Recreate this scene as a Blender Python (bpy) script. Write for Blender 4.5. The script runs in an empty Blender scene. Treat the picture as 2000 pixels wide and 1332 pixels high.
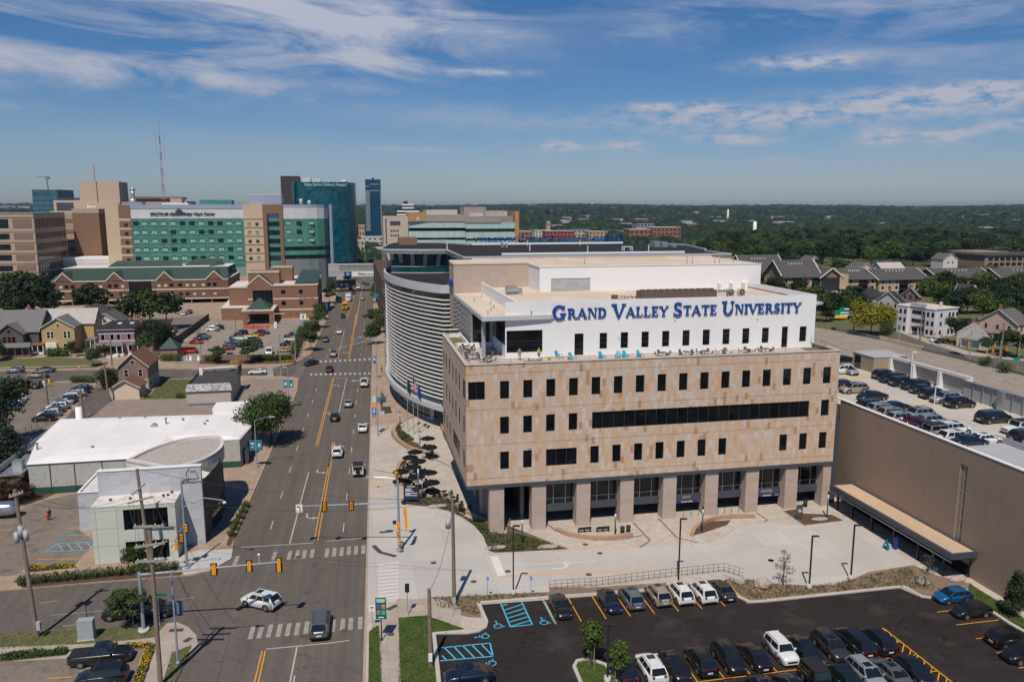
import bpy,math,random
from math import cos,sin,pi
from mathutils import Vector,Matrix,noise
R=math.radians
rnd=random.Random(7)
SC=bpy.context.scene
COL=SC.collection
# ---- camera geometry, used to survey the site
CAMH=44.0;FPX=1550.0;PITCH=math.atan(261/1550.0)
_c=cos(PITCH);_s=sin(PITCH)
BE=R(11.4)
RO=R(9.57)
def ray(u,v):
 cx=(u-1000)/FPX;cy=(v-666)/FPX
 return(cx,_c-cy*_s,-_s-cy*_c)
def G(u,v,z=0.0):
 d=ray(u,v);t=(CAMH-z)/(-d[2]);return(d[0]*t,d[1]*t)
def rot(p,a):return(p[0]*cos(a)-p[1]*sin(a),p[0]*sin(a)+p[1]*cos(a))
def loc(p,a):return(p[0]*cos(a)+p[1]*sin(a),-p[0]*sin(a)+p[1]*cos(a))
def HT(g,v):
 """height above the ground at site point g that lies on the sight line of row v"""
 cy=(v-666)/FPX
 return CAMH+g[1]*(cy*_c+_s)/(-_c+cy*_s)
def at_depth(u,y):
 """x of a column u at northing y for heights near the horizon"""
 return(u-1000)/FPX*(y*_c)
def L7(X,Y):return(X/2.946,880+Y/2.946)
def R8(X,Y):return(400+X/2.946,880+Y/2.946)
def L5(X,Y):return(X/4,580+Y/4)
def M6(X,Y):return(400+X/4,580+Y/4)
def T1(X,Y):return(X/4,320+Y/4)
def T2(X,Y):return(450+X/4,320+Y/4)
def T4(X,Y):return(1350+X/3.077,320+Y/3.077)
def Z5(X,Y):return(1500+X/4,650+Y/4)
def Z6(X,Y):return(1600+X/4.0125,900+Y/4.0125)
def Z7(X,Y):return(840+X/4,1060+Y/4)
def Z9(X,Y):return(1300+X/2.857,1060+Y/2.857)
def ZF(X,Y):return(720+X/6.66,800+Y/6.66)
def ZE(X,Y):return(900+X/6.66,880+Y/6.66)
def Z3(X,Y):return(850+X/4,800+Y/4)
def Z4(X,Y):return(1200+X/4,800+Y/4)
def ZH(X,Y):return(1640+X/5.556,560+Y/5.556)
def GP(conv,pts,z=0.0):return[G(*conv(*p),z)for p in pts]
# ---- materials
def srgb(c):
 return tuple((x/255/12.92 if x/255<=.04045 else((x/255+.055)/1.055)**2.4)for x in c)
MT={}
class NT:
 def __init__(s,m):s.t=m.node_tree;s.n=s.t.nodes;s.l=s.t.links
 def new(s,typ,**k):
  n=s.n.new(typ)
  for a,b in k.items():setattr(n,a,b)
  return n
 def link(s,a,b):s.l.new(a,b)
 def math(s,op,a,b=None,c=None,clamp=False):
  n=s.n.new('ShaderNodeMath');n.operation=op;n.use_clamp=clamp
  for i,x in enumerate((a,b,c)):
   if x is None:continue
   if isinstance(x,(int,float)):n.inputs[i].default_value=x
   else:s.l.new(x,n.inputs[i])
  return n.outputs[0]
 def ramp(s,fac,stops,interp='LINEAR'):
  n=s.n.new('ShaderNodeValToRGB');cr=n.color_ramp;cr.interpolation=interp
  while len(cr.elements)<len(stops):cr.elements.new(0.5)
  for e,(p,c)in zip(cr.elements,stops):
   e.position=p;e.color=(*c,1)if len(c)==3 else c
  s.l.new(fac,n.inputs[0]);return n.outputs[0]
 def mix(s,fac,a,b,mode='MIX'):
  n=s.n.new('ShaderNodeMix');n.data_type='RGBA';n.blend_type=mode
  for sock,x in((n.inputs[0],fac),(n.inputs[6],a),(n.inputs[7],b)):
   if isinstance(x,(int,float)):sock.default_value=x
   elif isinstance(x,tuple):sock.default_value=(*x,1)if len(x)==3 else x
   else:s.l.new(x,sock)
  return n.outputs[2]
 def noise(s,scale,detail=4,vec=None,rough=.55):
  n=s.n.new('ShaderNodeTexNoise');n.inputs['Scale'].default_value=scale
  n.inputs['Detail'].default_value=detail;n.inputs['Roughness'].default_value=rough
  if vec is not None:s.l.new(vec,n.inputs['Vector'])
  return n.outputs[0]
def newmat(name):
 m=bpy.data.materials.new(name);m.use_nodes=True
 nt=NT(m);b=nt.n['Principled BSDF']
 return m,nt,b
def setc(nt,sock,c):
 if isinstance(c,tuple):sock.default_value=(*c,1)if len(c)==3 else c
 else:nt.link(c,sock)
def mat(name,col,rough=.7,metal=0.,var=.12,scale=.6,spec=.4,bump=0.,bscale=8.,coat=0.,fine=0.):
 """plain painted or mineral surface with weathering variation"""
 if name in MT:return MT[name]
 m,nt,b=newmat(name)
 tc=nt.new('ShaderNodeTexCoord').outputs['Object']
 c=tuple(col)
 if var>0:
  n1=nt.noise(scale,5,tc);n2=nt.noise(scale*9,4,tc)
  f=nt.math('ADD',nt.math('MULTIPLY',n1,.65),nt.math('MULTIPLY',n2,.35))
  if fine:f=nt.math('ADD',nt.math('MULTIPLY',f,1-fine),nt.math('MULTIPLY',nt.noise(scale*60,2,tc),fine))
  lo=tuple(x*(1-var)for x in c);hi=tuple(min(1,x*(1+var))for x in c)
  out=nt.ramp(f,[(.32,lo),(.68,hi)])
  nt.link(out,b.inputs['Base Color'])
 else:b.inputs['Base Color'].default_value=(*c,1)
 b.inputs['Roughness'].default_value=rough;b.inputs['Metallic'].default_value=metal
 b.inputs['Specular IOR Level'].default_value=spec
 if coat:b.inputs['Coat Weight'].default_value=coat;b.inputs['Coat Roughness'].default_value=.05
 if bump:
  bn=nt.new('ShaderNodeBump');bn.inputs['Strength'].default_value=bump;bn.inputs['Distance'].default_value=.05
  nt.link(nt.noise(bscale,4,tc),bn.inputs['Height']);nt.link(bn.outputs[0],b.inputs['Normal'])
 MT[name]=m;return m
def GLM(name,col,rough=.06,var=.5,scale=.5,spec=.6):
 """window glass over a dim room: dark, glossy, slightly uneven"""
 if name in MT:return MT[name]
 m,nt,b=newmat(name)
 tc=nt.new('ShaderNodeTexCoord').outputs['Object']
 n=nt.noise(scale,3,tc)
 nt.link(nt.ramp(n,[(.35,tuple(x*(1-var)for x in col)),(.7,tuple(x*(1+var)for x in col))]),b.inputs['Base Color'])
 b.inputs['Roughness'].default_value=rough;b.inputs['Specular IOR Level'].default_value=spec
 bn=nt.new('ShaderNodeBump');bn.inputs['Strength'].default_value=.03;bn.inputs['Distance'].default_value=.3
 nt.link(nt.noise(.8,1,tc),bn.inputs['Height']);nt.link(bn.outputs[0],b.inputs['Normal'])
 MT[name]=m;return m
def PM(name,cols,pw,ph,joint=.03,jc=.6,rough=.75,stagger=True,zero=0.,nv=.1):
 """rectangular panels: width pw, height ph, one colour each out of cols; joints darker; laid in the wall's plane"""
 if name in MT:return MT[name]
 m,nt,b=newmat(name)
 tc=nt.new('ShaderNodeTexCoord').outputs['Object']
 sp=nt.new('ShaderNodeSeparateXYZ');nt.link(tc,sp.inputs[0])
 u=nt.math('DIVIDE',nt.math('ADD',sp.outputs[0],sp.outputs[1]),pw)
 cid=nt.math('FLOOR',u);fu=nt.math('FRACT',u)
 if stagger:
  wn=nt.new('ShaderNodeTexWhiteNoise',noise_dimensions='1D');nt.link(cid,wn.inputs['W'])
  off=nt.math('MULTIPLY',wn.outputs[0],7.)
  v=nt.math('ADD',nt.math('DIVIDE',sp.outputs[2],ph),off)
 else:v=nt.math('DIVIDE',nt.math('SUBTRACT',sp.outputs[2],zero),ph)
 rid=nt.math('FLOOR',v);fv=nt.math('FRACT',v)
 cb=nt.new('ShaderNodeCombineXYZ');nt.link(cid,cb.inputs[0]);nt.link(rid,cb.inputs[1])
 w2=nt.new('ShaderNodeTexWhiteNoise',noise_dimensions='2D');nt.link(cb.outputs[0],w2.inputs['Vector'])
 k=len(cols)
 col=nt.ramp(w2.outputs[0],[(i/k,cols[i])for i in range(k)],'CONSTANT')
 col=nt.mix(nt.math('MULTIPLY',nt.noise(3.,5,tc),nv*2),col,tuple(x*.72 for x in cols[0]))
 j=nt.math('MAXIMUM',nt.math('LESS_THAN',fu,joint/pw),nt.math('LESS_THAN',fv,joint/ph))
 col=nt.mix(nt.math('MULTIPLY',j,jc),col,(.05,.045,.04))
 nt.link(col,b.inputs['Base Color']);b.inputs['Roughness'].default_value=rough
 b.inputs['Specular IOR Level'].default_value=.25
 MT[name]=m;return m
def LM(name,col,var=.45,trans=.25):
 if name in MT:return MT[name]
 m,nt,b=newmat(name)
 g=nt.new('ShaderNodeNewGeometry')
 rp=g.outputs['Random Per Island']
 oi=nt.new('ShaderNodeObjectInfo').outputs['Random']
 lo=tuple(x*(1-var)for x in col);hi=(col[0]*(1+var*1.3),col[1]*(1+var),col[2]*(1+var*.4))
 c=nt.ramp(rp,[(0.,lo),(1.,hi)])
 c2=nt.mix(nt.math('MULTIPLY',oi,.45),c,(col[0]*.6,col[1]*.75,col[2]*.8))
 nt.link(c2,b.inputs['Base Color']);b.inputs['Roughness'].default_value=.6
 b.inputs['Specular IOR Level'].default_value=.25
 MT[name]=m;return m
# ---- meshes
def MQ(a=None):return MB(a or BE)
MW={}
class MB:
 """collects faces in a rotated site frame; build() links them as one mesh object"""
 def __init__(s,ang=0.,org=(0,0,0)):
  s.v=[];s.f=[];s.m=[];s.sm=[];s.ang=ang;s.org=org;s.mi=0;s.smooth=False
 def P(s,pts):i=len(s.v);s.v+=[tuple(p)for p in pts];return i
 def face(s,idx):s.f.append(tuple(idx));s.m.append(s.mi);s.sm.append(s.smooth)
 def pl(s,pts):i=s.P(pts);s.face(range(i,i+len(pts)));return s
 def box(s,x0,x1,y0,y1,z0,z1):
  if x0>x1:x0,x1=x1,x0
  if y0>y1:y0,y1=y1,y0
  i=s.P([(x0,y0,z0),(x1,y0,z0),(x1,y1,z0),(x0,y1,z0),(x0,y0,z1),(x1,y0,z1),(x1,y1,z1),(x0,y1,z1)])
  for q in((0,3,2,1),(4,5,6,7),(0,1,5,4),(1,2,6,5),(2,3,7,6),(3,0,4,7)):s.face([i+k for k in q])
  return s
 def pm(s,pl,z0,z1,bottom=True):
  ar=sum(pl[k][0]*pl[(k+1)%len(pl)][1]-pl[(k+1)%len(pl)][0]*pl[k][1]for k in range(len(pl)))
  if ar<0:pl=pl[::-1]
  n=len(pl);i=s.P([(p[0],p[1],z0)for p in pl]);j=s.P([(p[0],p[1],z1)for p in pl])
  s.face([j+k for k in range(n)])
  if bottom:s.face([i+n-1-k for k in range(n)])
  sm=s.smooth;s.smooth=False
  for k in range(n):s.face([i+k,i+(k+1)%n,j+(k+1)%n,j+k])
  s.smooth=sm
  return s
 def cyl(s,x,y,z0,z1,r,n=12,r2=None,cap=True):
  r2=r if r2 is None else r2
  i=s.P([(x+r*cos(2*pi*k/n),y+r*sin(2*pi*k/n),z0)for k in range(n)])
  j=s.P([(x+r2*cos(2*pi*k/n),y+r2*sin(2*pi*k/n),z1)for k in range(n)])
  sm=s.smooth;s.smooth=True
  for k in range(n):s.face([i+k,i+(k+1)%n,j+(k+1)%n,j+k])
  s.smooth=False
  if cap:s.face([j+k for k in range(n)]);s.face([i+n-1-k for k in range(n)])
  s.smooth=sm;return s
 def tube(s,p,q,r,n=8,r2=None):
  p=Vector(p);q=Vector(q);d=q-p
  if d.length<1e-6:return s
  r2=r if r2 is None else r2
  z=d.normalized();x=z.orthogonal().normalized();y=z.cross(x)
  i=s.P([tuple(p+(x*cos(2*pi*k/n)+y*sin(2*pi*k/n))*r)for k in range(n)])
  j=s.P([tuple(q+(x*cos(2*pi*k/n)+y*sin(2*pi*k/n))*r2)for k in range(n)])
  for k in range(n):s.face([i+k,i+(k+1)%n,j+(k+1)%n,j+k])
  s.face([i+n-1-k for k in range(n)]);s.face([j+k for k in range(n)])
  return s
 def path(s,pts,r,n=6):
  for a,b in zip(pts,pts[1:]):s.tube(a,b,r,n)
  return s
 def ball(s,c,rx,ry=None,rz=None,n=10,m=6):
  ry=ry or rx;rz=rz or rx;rows=[]
  for a in range(1,m):
   t=pi*a/m
   rows.append(s.P([(c[0]+rx*sin(t)*cos(2*pi*k/n),c[1]+ry*sin(t)*sin(2*pi*k/n),c[2]+rz*cos(t))for k in range(n)]))
  t0=s.P([(c[0],c[1],c[2]+rz)]);b0=s.P([(c[0],c[1],c[2]-rz)])
  for k in range(n):
   s.face((t0,rows[0]+k,rows[0]+(k+1)%n));s.face((b0,rows[-1]+(k+1)%n,rows[-1]+k))
  for a,b in zip(rows,rows[1:]):
   for k in range(n):s.face((a+k,b+k,b+(k+1)%n,a+(k+1)%n))
  return s
 def rb(s,pts,w,z,h=None):
  """flat strip (or low wall when h is given) of width w along plan points"""
  n=len(pts);L=[];Rr=[]
  for i,p in enumerate(pts):
   a=pts[max(i-1,0)];b=pts[min(i+1,n-1)]
   dx,dy=b[0]-a[0],b[1]-a[1];l=math.hypot(dx,dy)or 1
   L.append((p[0]-dy/l*w/2,p[1]+dx/l*w/2));Rr.append((p[0]+dy/l*w/2,p[1]-dx/l*w/2))
  for i in range(n-1):
   if h is None:s.pl([(*Rr[i],z),(*Rr[i+1],z),(*L[i+1],z),(*L[i],z)])
   else:
    a,b,c,d=Rr[i],Rr[i+1],L[i+1],L[i]
    s.pl([(*a,z+h),(*b,z+h),(*c,z+h),(*d,z+h)])
    s.pl([(*a,z),(*b,z),(*b,z+h),(*a,z+h)]);s.pl([(*c,z),(*d,z),(*d,z+h),(*c,z+h)])
    if i==0:s.pl([(*d,z),(*a,z),(*a,z+h),(*d,z+h)])
    if i==n-2:s.pl([(*b,z),(*c,z),(*c,z+h),(*b,z+h)])
  return s
 def bd(s,name,mats,parent=None,M=None):
  if not isinstance(mats,(list,tuple)):mats=[mats]
  ca,sa=cos(s.ang),sin(s.ang)
  W=[(s.org[0]+x*ca-y*sa,s.org[1]+x*sa+y*ca,s.org[2]+z)for x,y,z in s.v]
  if parent is not None:M=MW[parent.name];inv=M.inverted();W=[tuple(inv@Vector(p))for p in W];base=None
  else:
   if M is None:
    xs=[p[0]for p in W];ys=[p[1]for p in W];zs=[p[2]for p in W]
    M=Matrix.Translation(((min(xs)+max(xs))/2,(min(ys)+max(ys))/2,min(zs)))@Matrix.Rotation(s.ang,4,'Z')
   inv=M.inverted();W=[tuple(inv@Vector(p))for p in W]
  me=bpy.data.meshes.new(name);me.from_pydata(W,[],s.f)
  for m in mats:me.materials.append(m)
  if any(s.m):me.polygons.foreach_set('material_index',s.m)
  if any(s.sm):me.polygons.foreach_set('use_smooth',s.sm)
  me.update()
  o=bpy.data.objects.new(name,me);COL.objects.link(o)
  if parent is not None:o.parent=parent
  else:o.matrix_world=M
  MW[o.name]=M
  return o
LABELS={}
def tag(o,label=None,cat=None,group=None,kind=None):
 if label:
  o['label']=label
  if label in LABELS and not group:print('DUP LABEL',label)
  LABELS[label]=1
 if cat:o['category']=cat
 if group:o['group']=group
 if kind:o['kind']=kind
 return o
def TH(name,label,cat,xy,rz=0.,z=0.,group=None):
 o=bpy.data.objects.new(name,None);COL.objects.link(o)
 o.empty_display_size=.5
 M=Matrix.Translation((xy[0],xy[1],z))@Matrix.Rotation(rz,4,'Z')
 o.matrix_world=M;MW[o.name]=M
 return tag(o,label,cat,group)
def ST(name,mb,m):return tag(mb.bd(name,m),kind='structure')
KIDS={}
def kids(o):
 return[c for c in bpy.data.objects if c.parent==o]
def dup(root,tree,xy,rz,z=0.,label=None,group=None,cat=None,scale=1.,paint=None):
 """copy of a thing with copies of its parts; tree = [(part, [sub-parts])]"""
 r=root.copy();COL.objects.link(r)
 M=Matrix.Translation((xy[0],xy[1],z))@Matrix.Rotation(rz,4,'Z')@Matrix.Scale(scale,4)
 r.parent=None;r.matrix_world=M;MW[r.name]=M
 tag(r,label,cat,group)
 def cp(o,par):
  c=o.copy();COL.objects.link(c);c.parent=par
  if paint and o.type=='MESH':
   for sl,om in zip(c.material_slots,o.data.materials):
    if om and om.name in paint:sl.link='OBJECT';sl.material=paint[om.name]
  return c
 for p,subs in tree:
  c=cp(p,r)
  for q in subs:cp(q,c)
 return r
def tree_of(root):
 allo=list(COL.objects)
 ps=[o for o in allo if o.parent==root]
 return[(p,[q for q in allo if q.parent==p])for p in ps]
def text_mesh(s,size,ext=.03,font_bold=0.):
 cu=bpy.data.curves.new('txt','FONT');cu.body=s;cu.size=size;cu.extrude=ext
 cu.align_x='CENTER';cu.align_y='CENTER';cu.offset=font_bold;cu.resolution_u=2
 o=bpy.data.objects.new('txt',cu);COL.objects.link(o)
 dg=bpy.context.evaluated_depsgraph_get();dg.update()
 me=bpy.data.meshes.new_from_object(o.evaluated_get(dg))
 bpy.data.objects.remove(o);bpy.data.curves.remove(cu)
 return me
def PT(name,s,size,pos,M3,m,parent=None,ext=.02,bold=0.,width=None):
 """lettering standing in a plane: M3 maps text x,y,z to the world; pos = world centre"""
 me=text_mesh(s,size,ext,bold)
 k=1.
 if width:
  xs=[v.co.x for v in me.vertices];k=width/max(.01,max(xs)-min(xs))
 T=Matrix.Translation(pos)@M3.to_4x4()@Matrix.Diagonal((k,1,1,1))
 if parent is not None:T=MW[parent.name].inverted()@T
 me.transform(T);me.materials.clear();me.materials.append(m)
 me.name=name
 o=bpy.data.objects.new(name,me);COL.objects.link(o)
 if parent is not None:o.parent=parent;MW[o.name]=MW[parent.name]
 else:MW[o.name]=Matrix.Identity(4)
 return o
def UP(ang):
 """text plane facing the camera side of a wall whose run has bearing ang"""
 return Matrix(((cos(ang),0,sin(ang)),(sin(ang),0,-cos(ang)),(0,1,0)))
def flat(ang):return Matrix.Rotation(ang,3,'Z')
def WG(mb,fn,u0,u1,z0,z1,holes,depth=.25):
 """wall face with rectangular openings and their reveals; fn(u, z, d) -> point, d into the wall"""
 us=sorted(set([u0,u1]+[min(max(h[k],u0),u1)for h in holes for k in(0,1)]))
 zs=sorted(set([z0,z1]+[min(max(h[k],z0),z1)for h in holes for k in(2,3)]))
 for a,b in zip(us,us[1:]):
  for c,d in zip(zs,zs[1:]):
   m=((a+b)/2,(c+d)/2)
   if any(h[0]<m[0]<h[1]and h[2]<m[1]<h[3]for h in holes):continue
   mb.pl([fn(a,c,0),fn(b,c,0),fn(b,d,0),fn(a,d,0)])
 for h in holes:
  a,b,c,d=h[:4]
  mb.pl([fn(a,c,0),fn(a,c,depth),fn(b,c,depth),fn(b,c,0)])
  mb.pl([fn(a,d,0),fn(b,d,0),fn(b,d,depth),fn(a,d,depth)])
  mb.pl([fn(a,c,0),fn(a,d,0),fn(a,d,depth),fn(a,c,depth)])
  mb.pl([fn(b,c,0),fn(b,c,depth),fn(b,d,depth),fn(b,d,0)])
def WIN(fn,h,mats,parent,ang,nv=1,nh=1,fr=.07,depth=.2,name='window',split=True):
 """frame plus pane set in an opening h = (u0, u1, z0, z1)"""
 a,b,c,d=h[:4]
 f=MB(ang)
 def bar(u0,u1,z0,z1,d0=depth-.06,d1=depth+.04):
  P=[fn(u0,z0,d0),fn(u1,z0,d0),fn(u1,z1,d0),fn(u0,z1,d0),fn(u0,z0,d1),fn(u1,z0,d1),fn(u1,z1,d1),fn(u0,z1,d1)]
  i=f.P(P)
  for q in((0,1,2,3),(0,4,5,1),(1,5,6,2),(2,6,7,3),(3,7,4,0)):f.face([i+k for k in q])
 bar(a,a+fr,c,d);bar(b-fr,b,c,d);bar(a+fr,b-fr,c,c+fr);bar(a+fr,b-fr,d-fr,d)
 for k in range(1,nv):
  x=a+(b-a)*k/nv;bar(x-fr/2,x+fr/2,c+fr,d-fr,depth-.05,depth+.03)
 for k in range(1,nh):
  z=c+(d-c)*k/nh;bar(a+fr,b-fr,z-fr/2,z+fr/2,depth-.045,depth+.025)
 g=MB(ang)if split else f
 if not split:f.mi=1
 g.pl([fn(a,c,depth),fn(b,c,depth),fn(b,d,depth),fn(a,d,depth)])
 o=f.bd(name,mats,parent)if not split else f.bd(name,mats[0],parent)
 if split:g.bd('pane',mats[1],o)
 return o
# ---- camera, sun, sky
cam=bpy.data.cameras.new('camera');camo=bpy.data.objects.new('camera',cam);COL.objects.link(camo)
cam.sensor_width=36;cam.sensor_fit='HORIZONTAL';cam.lens=FPX/2000*36;cam.clip_start=.5;cam.clip_end=40000
camo.location=(0,0,CAMH);camo.rotation_euler=(pi/2-PITCH,0,0);SC.camera=camo
SUN_EL=R(56);SUN_AZ=R(10.4)
sl=bpy.data.lights.new('sun','SUN');sl.energy=4.3;sl.angle=R(.53);sl.color=(1.,.91,.79)
so=bpy.data.objects.new('sun',sl);COL.objects.link(so)
dv=Vector((sin(SUN_AZ)*cos(SUN_EL),cos(SUN_AZ)*cos(SUN_EL),-sin(SUN_EL)))
so.rotation_euler=dv.to_track_quat('-Z','Y').to_euler();so.location=(0,-20,120)
W=bpy.data.worlds.new('World');SC.world=W;W.use_nodes=True
nt=NT(W);nt.n.clear()
out=nt.new('ShaderNodeOutputWorld');bg=nt.new('ShaderNodeBackground');nt.link(bg.outputs[0],out.inputs[0])
sky=nt.new('ShaderNodeTexSky');sky.sky_type='NISHITA';sky.sun_disc=False;sky.sun_elevation=SUN_EL
sky.sun_rotation=pi+SUN_AZ;sky.altitude=0;sky.air_density=1.0;sky.dust_density=.35;sky.ozone_density=2.2
bg.inputs[1].default_value=.075
tc=nt.new('ShaderNodeTexCoord').outputs['Generated']
sp=nt.new('ShaderNodeSeparateXYZ');nt.link(tc,sp.inputs[0])
az=nt.math('ARCTAN2',sp.outputs[0],sp.outputs[1]);el=nt.math('ARCSINE',sp.outputs[2])
hyp=nt.math('MULTIPLY',az,57.2958);elv=nt.math('MULTIPLY',el,57.2958)
def cvec(sx,sy,dx=0.,shear=0.):
 c=nt.new('ShaderNodeCombineXYZ')
 nt.link(nt.math('ADD',nt.math('MULTIPLY',hyp,sx),nt.math('ADD',nt.math('MULTIPLY',elv,shear),dx)),c.inputs[0])
 nt.link(nt.math('MULTIPLY',elv,sy),c.inputs[1]);return c.outputs[0]
def nz(vec,scale,detail,rough,dist=0.):
 n=nt.new('ShaderNodeTexNoise');n.inputs['Scale'].default_value=scale;n.inputs['Detail'].default_value=detail
 n.inputs['Roughness'].default_value=rough;n.inputs['Distortion'].default_value=dist;nt.link(vec,n.inputs['Vector']);return n.outputs[0]
wisp=nz(cvec(.07,.34,3.1,.12),1.,9,.62,.7)
lump=nz(cvec(.55,1.5,8.),1.,6,.62,.3)
warpa=nt.math('MULTIPLY',nt.math('SUBTRACT',nz(cvec(.2,.5,20.),1.,4,.6),.5),9.)
warpe=nt.math('MULTIPLY',nt.math('SUBTRACT',nz(cvec(.25,.6,40.),1.,5,.65),.5),4.2)
A2=nt.math('ADD',hyp,warpa);E2=nt.math('ADD',elv,warpe)
def blobs(lst,A,E):
 tot=None
 for(u,v,ru,rv,s)in lst:
  a0=math.degrees(math.atan((u-1000)/1572.));e0=math.degrees(math.atan((405-v)/1590.))
  ra=ru/27.6;re=rv/27.6
  d=nt.math('ADD',nt.math('POWER',nt.math('DIVIDE',nt.math('SUBTRACT',A,a0),ra),2.),nt.math('POWER',nt.math('DIVIDE',nt.math('SUBTRACT',E,e0),re),2.))
  g=nt.math('MULTIPLY',nt.math('POWER',2.718,nt.math('MULTIPLY',d,-1.)),s)
  tot=g if tot is None else nt.math('ADD',tot,g)
 return tot
big=blobs([(120,150,420,48,.85),(330,20,330,45,.9),(640,70,330,62,1.15),(850,60,140,60,.6),(740,140,210,28,.8),(60,90,160,22,.7),(380,175,260,22,.6),(1480,50,280,44,.55),(1850,110,260,70,.62),(1950,40,160,40,.45),(1330,60,120,25,.3),(900,232,200,20,.28),(1750,-60,900,60,.3),(100,-80,700,70,.5)],A2,E2)
small=blobs([(1560,146,105,13,1.05),(1430,243,300,20,.8),(1820,226,260,22,.95),(1850,208,120,12,.8),(1085,287,64,9,1.15),(1222,288,36,10,1.1),(1422,280,72,10,1.2),(1712,281,44,13,1.25),(1825,283,50,12,1.1),(1965,272,60,11,1.),(1358,220,44,9,1.),(1280,217,60,7,.9),(1520,318,30,9,.4),(950,150,70,6,.9),(800,295,90,6,.5),(-200,240,160,14,.7)],nt.math('ADD',hyp,nt.math('MULTIPLY',warpa,.25)),nt.math('ADD',elv,nt.math('MULTIPLY',warpe,.16)))
d1=nt.math('MULTIPLY',big,nt.ramp(wisp,[(.38,(0,0,0)),(.62,(1,1,1))]))
d2=nt.math('MULTIPLY',small,nt.ramp(lump,[(.36,(0,0,0)),(.58,(1,1,1))]))
veil=nt.math('MULTIPLY',blobs([(1200,330,1300,50,.30),(300,290,420,45,.22),(1600,350,700,40,.16),(900,240,300,30,.14)],hyp,elv),nt.ramp(wisp,[(.25,(.4,.4,.4)),(.7,(1,1,1))]))
dens=nt.math('ADD',nt.math('ADD',nt.math('MULTIPLY',d1,1.0),nt.math('MULTIPLY',d2,1.1)),veil,clamp=True)
dens=nt.math('MULTIPLY',dens,nt.math('GREATER_THAN',sp.outputs[2],0.))
skyc=nt.mix(1.,sky.outputs[0],nt.ramp(nt.math('DIVIDE',elv,16.,clamp=True),[(0.,(.60,.70,.95)),(.35,(.46,.67,.94)),(1.,(.27,.60,.95))]),'MULTIPLY')
cc=nt.mix(nt.math('DIVIDE',elv,14.,clamp=True),(5.6,5.5,6.2),(6.4,6.8,8.2))
fin=nt.mix(nt.math('MULTIPLY',dens,.92),skyc,cc)
nt.link(fin,bg.inputs[0])
vs=SC.view_settings;vs.view_transform='Standard';vs.look='None';vs.exposure=0;vs.gamma=1;vs.use_curve_mapping=False
SC.cycles.max_bounces=6;SC.cycles.diffuse_bounces=3;SC.cycles.glossy_bounces=3;SC.cycles.transparent_max_bounces=6
try:SC.cycles.use_denoising=True
except Exception:pass
# ---- common materials
WHITE=mat('white_metal_panel',(.74,.73,.73),.5,var=.04,scale=.15)
WHITEP=mat('white_paint',(.72,.72,.71),.6,var=.06)
GREYD=mat('charcoal_metal',(.055,.062,.08),.45,var=.1,scale=.3)
FRAME=mat('window_frame_dark',(.035,.04,.05),.4,var=0)
GL=GLM('dark_glass',(.006,.007,.009),spec=.35)
GLB=GLM('blue_black_glass',(.008,.012,.018))
BLACK=mat('black_metal',(.018,.018,.02),.45,var=.1)
STEEL=mat('galvanised_steel',(.42,.44,.46),.42,.7,var=.08)
CONC=mat('pale_concrete',(.47,.44,.405),.85,var=.1,scale=.15,fine=.3)
# ---- university building (front centre)
UB=TH('university_building','long four storey stone clad building with white top floor and blue serif lettering','building',rot((14.2,101.2),BE),BE)
STC=[(0.503,0.377,0.281),(0.522,0.409,0.329),(0.494,0.359,0.253),(0.513,0.391,0.3),(0.541,0.447,0.384),(0.513,0.344,0.225),(0.494,0.382,0.3),(0.532,0.409,0.319),(0.484,0.363,0.281),(0.541,0.372,0.225),(0.503,0.382,0.3),(0.494,0.307,0.187),(0.522,0.419,0.347),(0.494,0.363,0.272),(0.513,0.391,0.31),(0.551,0.465,0.413),(0.513,0.354,0.235),(0.503,0.372,0.272),(0.38,0.223,0.141),(0.513,0.382,0.281),(0.522,0.401,0.31),(0.503,0.363,0.253),(0.532,0.428,0.356)]
STONE=PM('sandstone_cladding',STC,.47,1.0,.015,.22,nv=.06)
STONE2=PM('smooth_beige_stone',[(.42,.335,.28),(.44,.35,.30),(.40,.32,.27),(.43,.345,.29)],1.6,.75,.02,.25)
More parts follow.
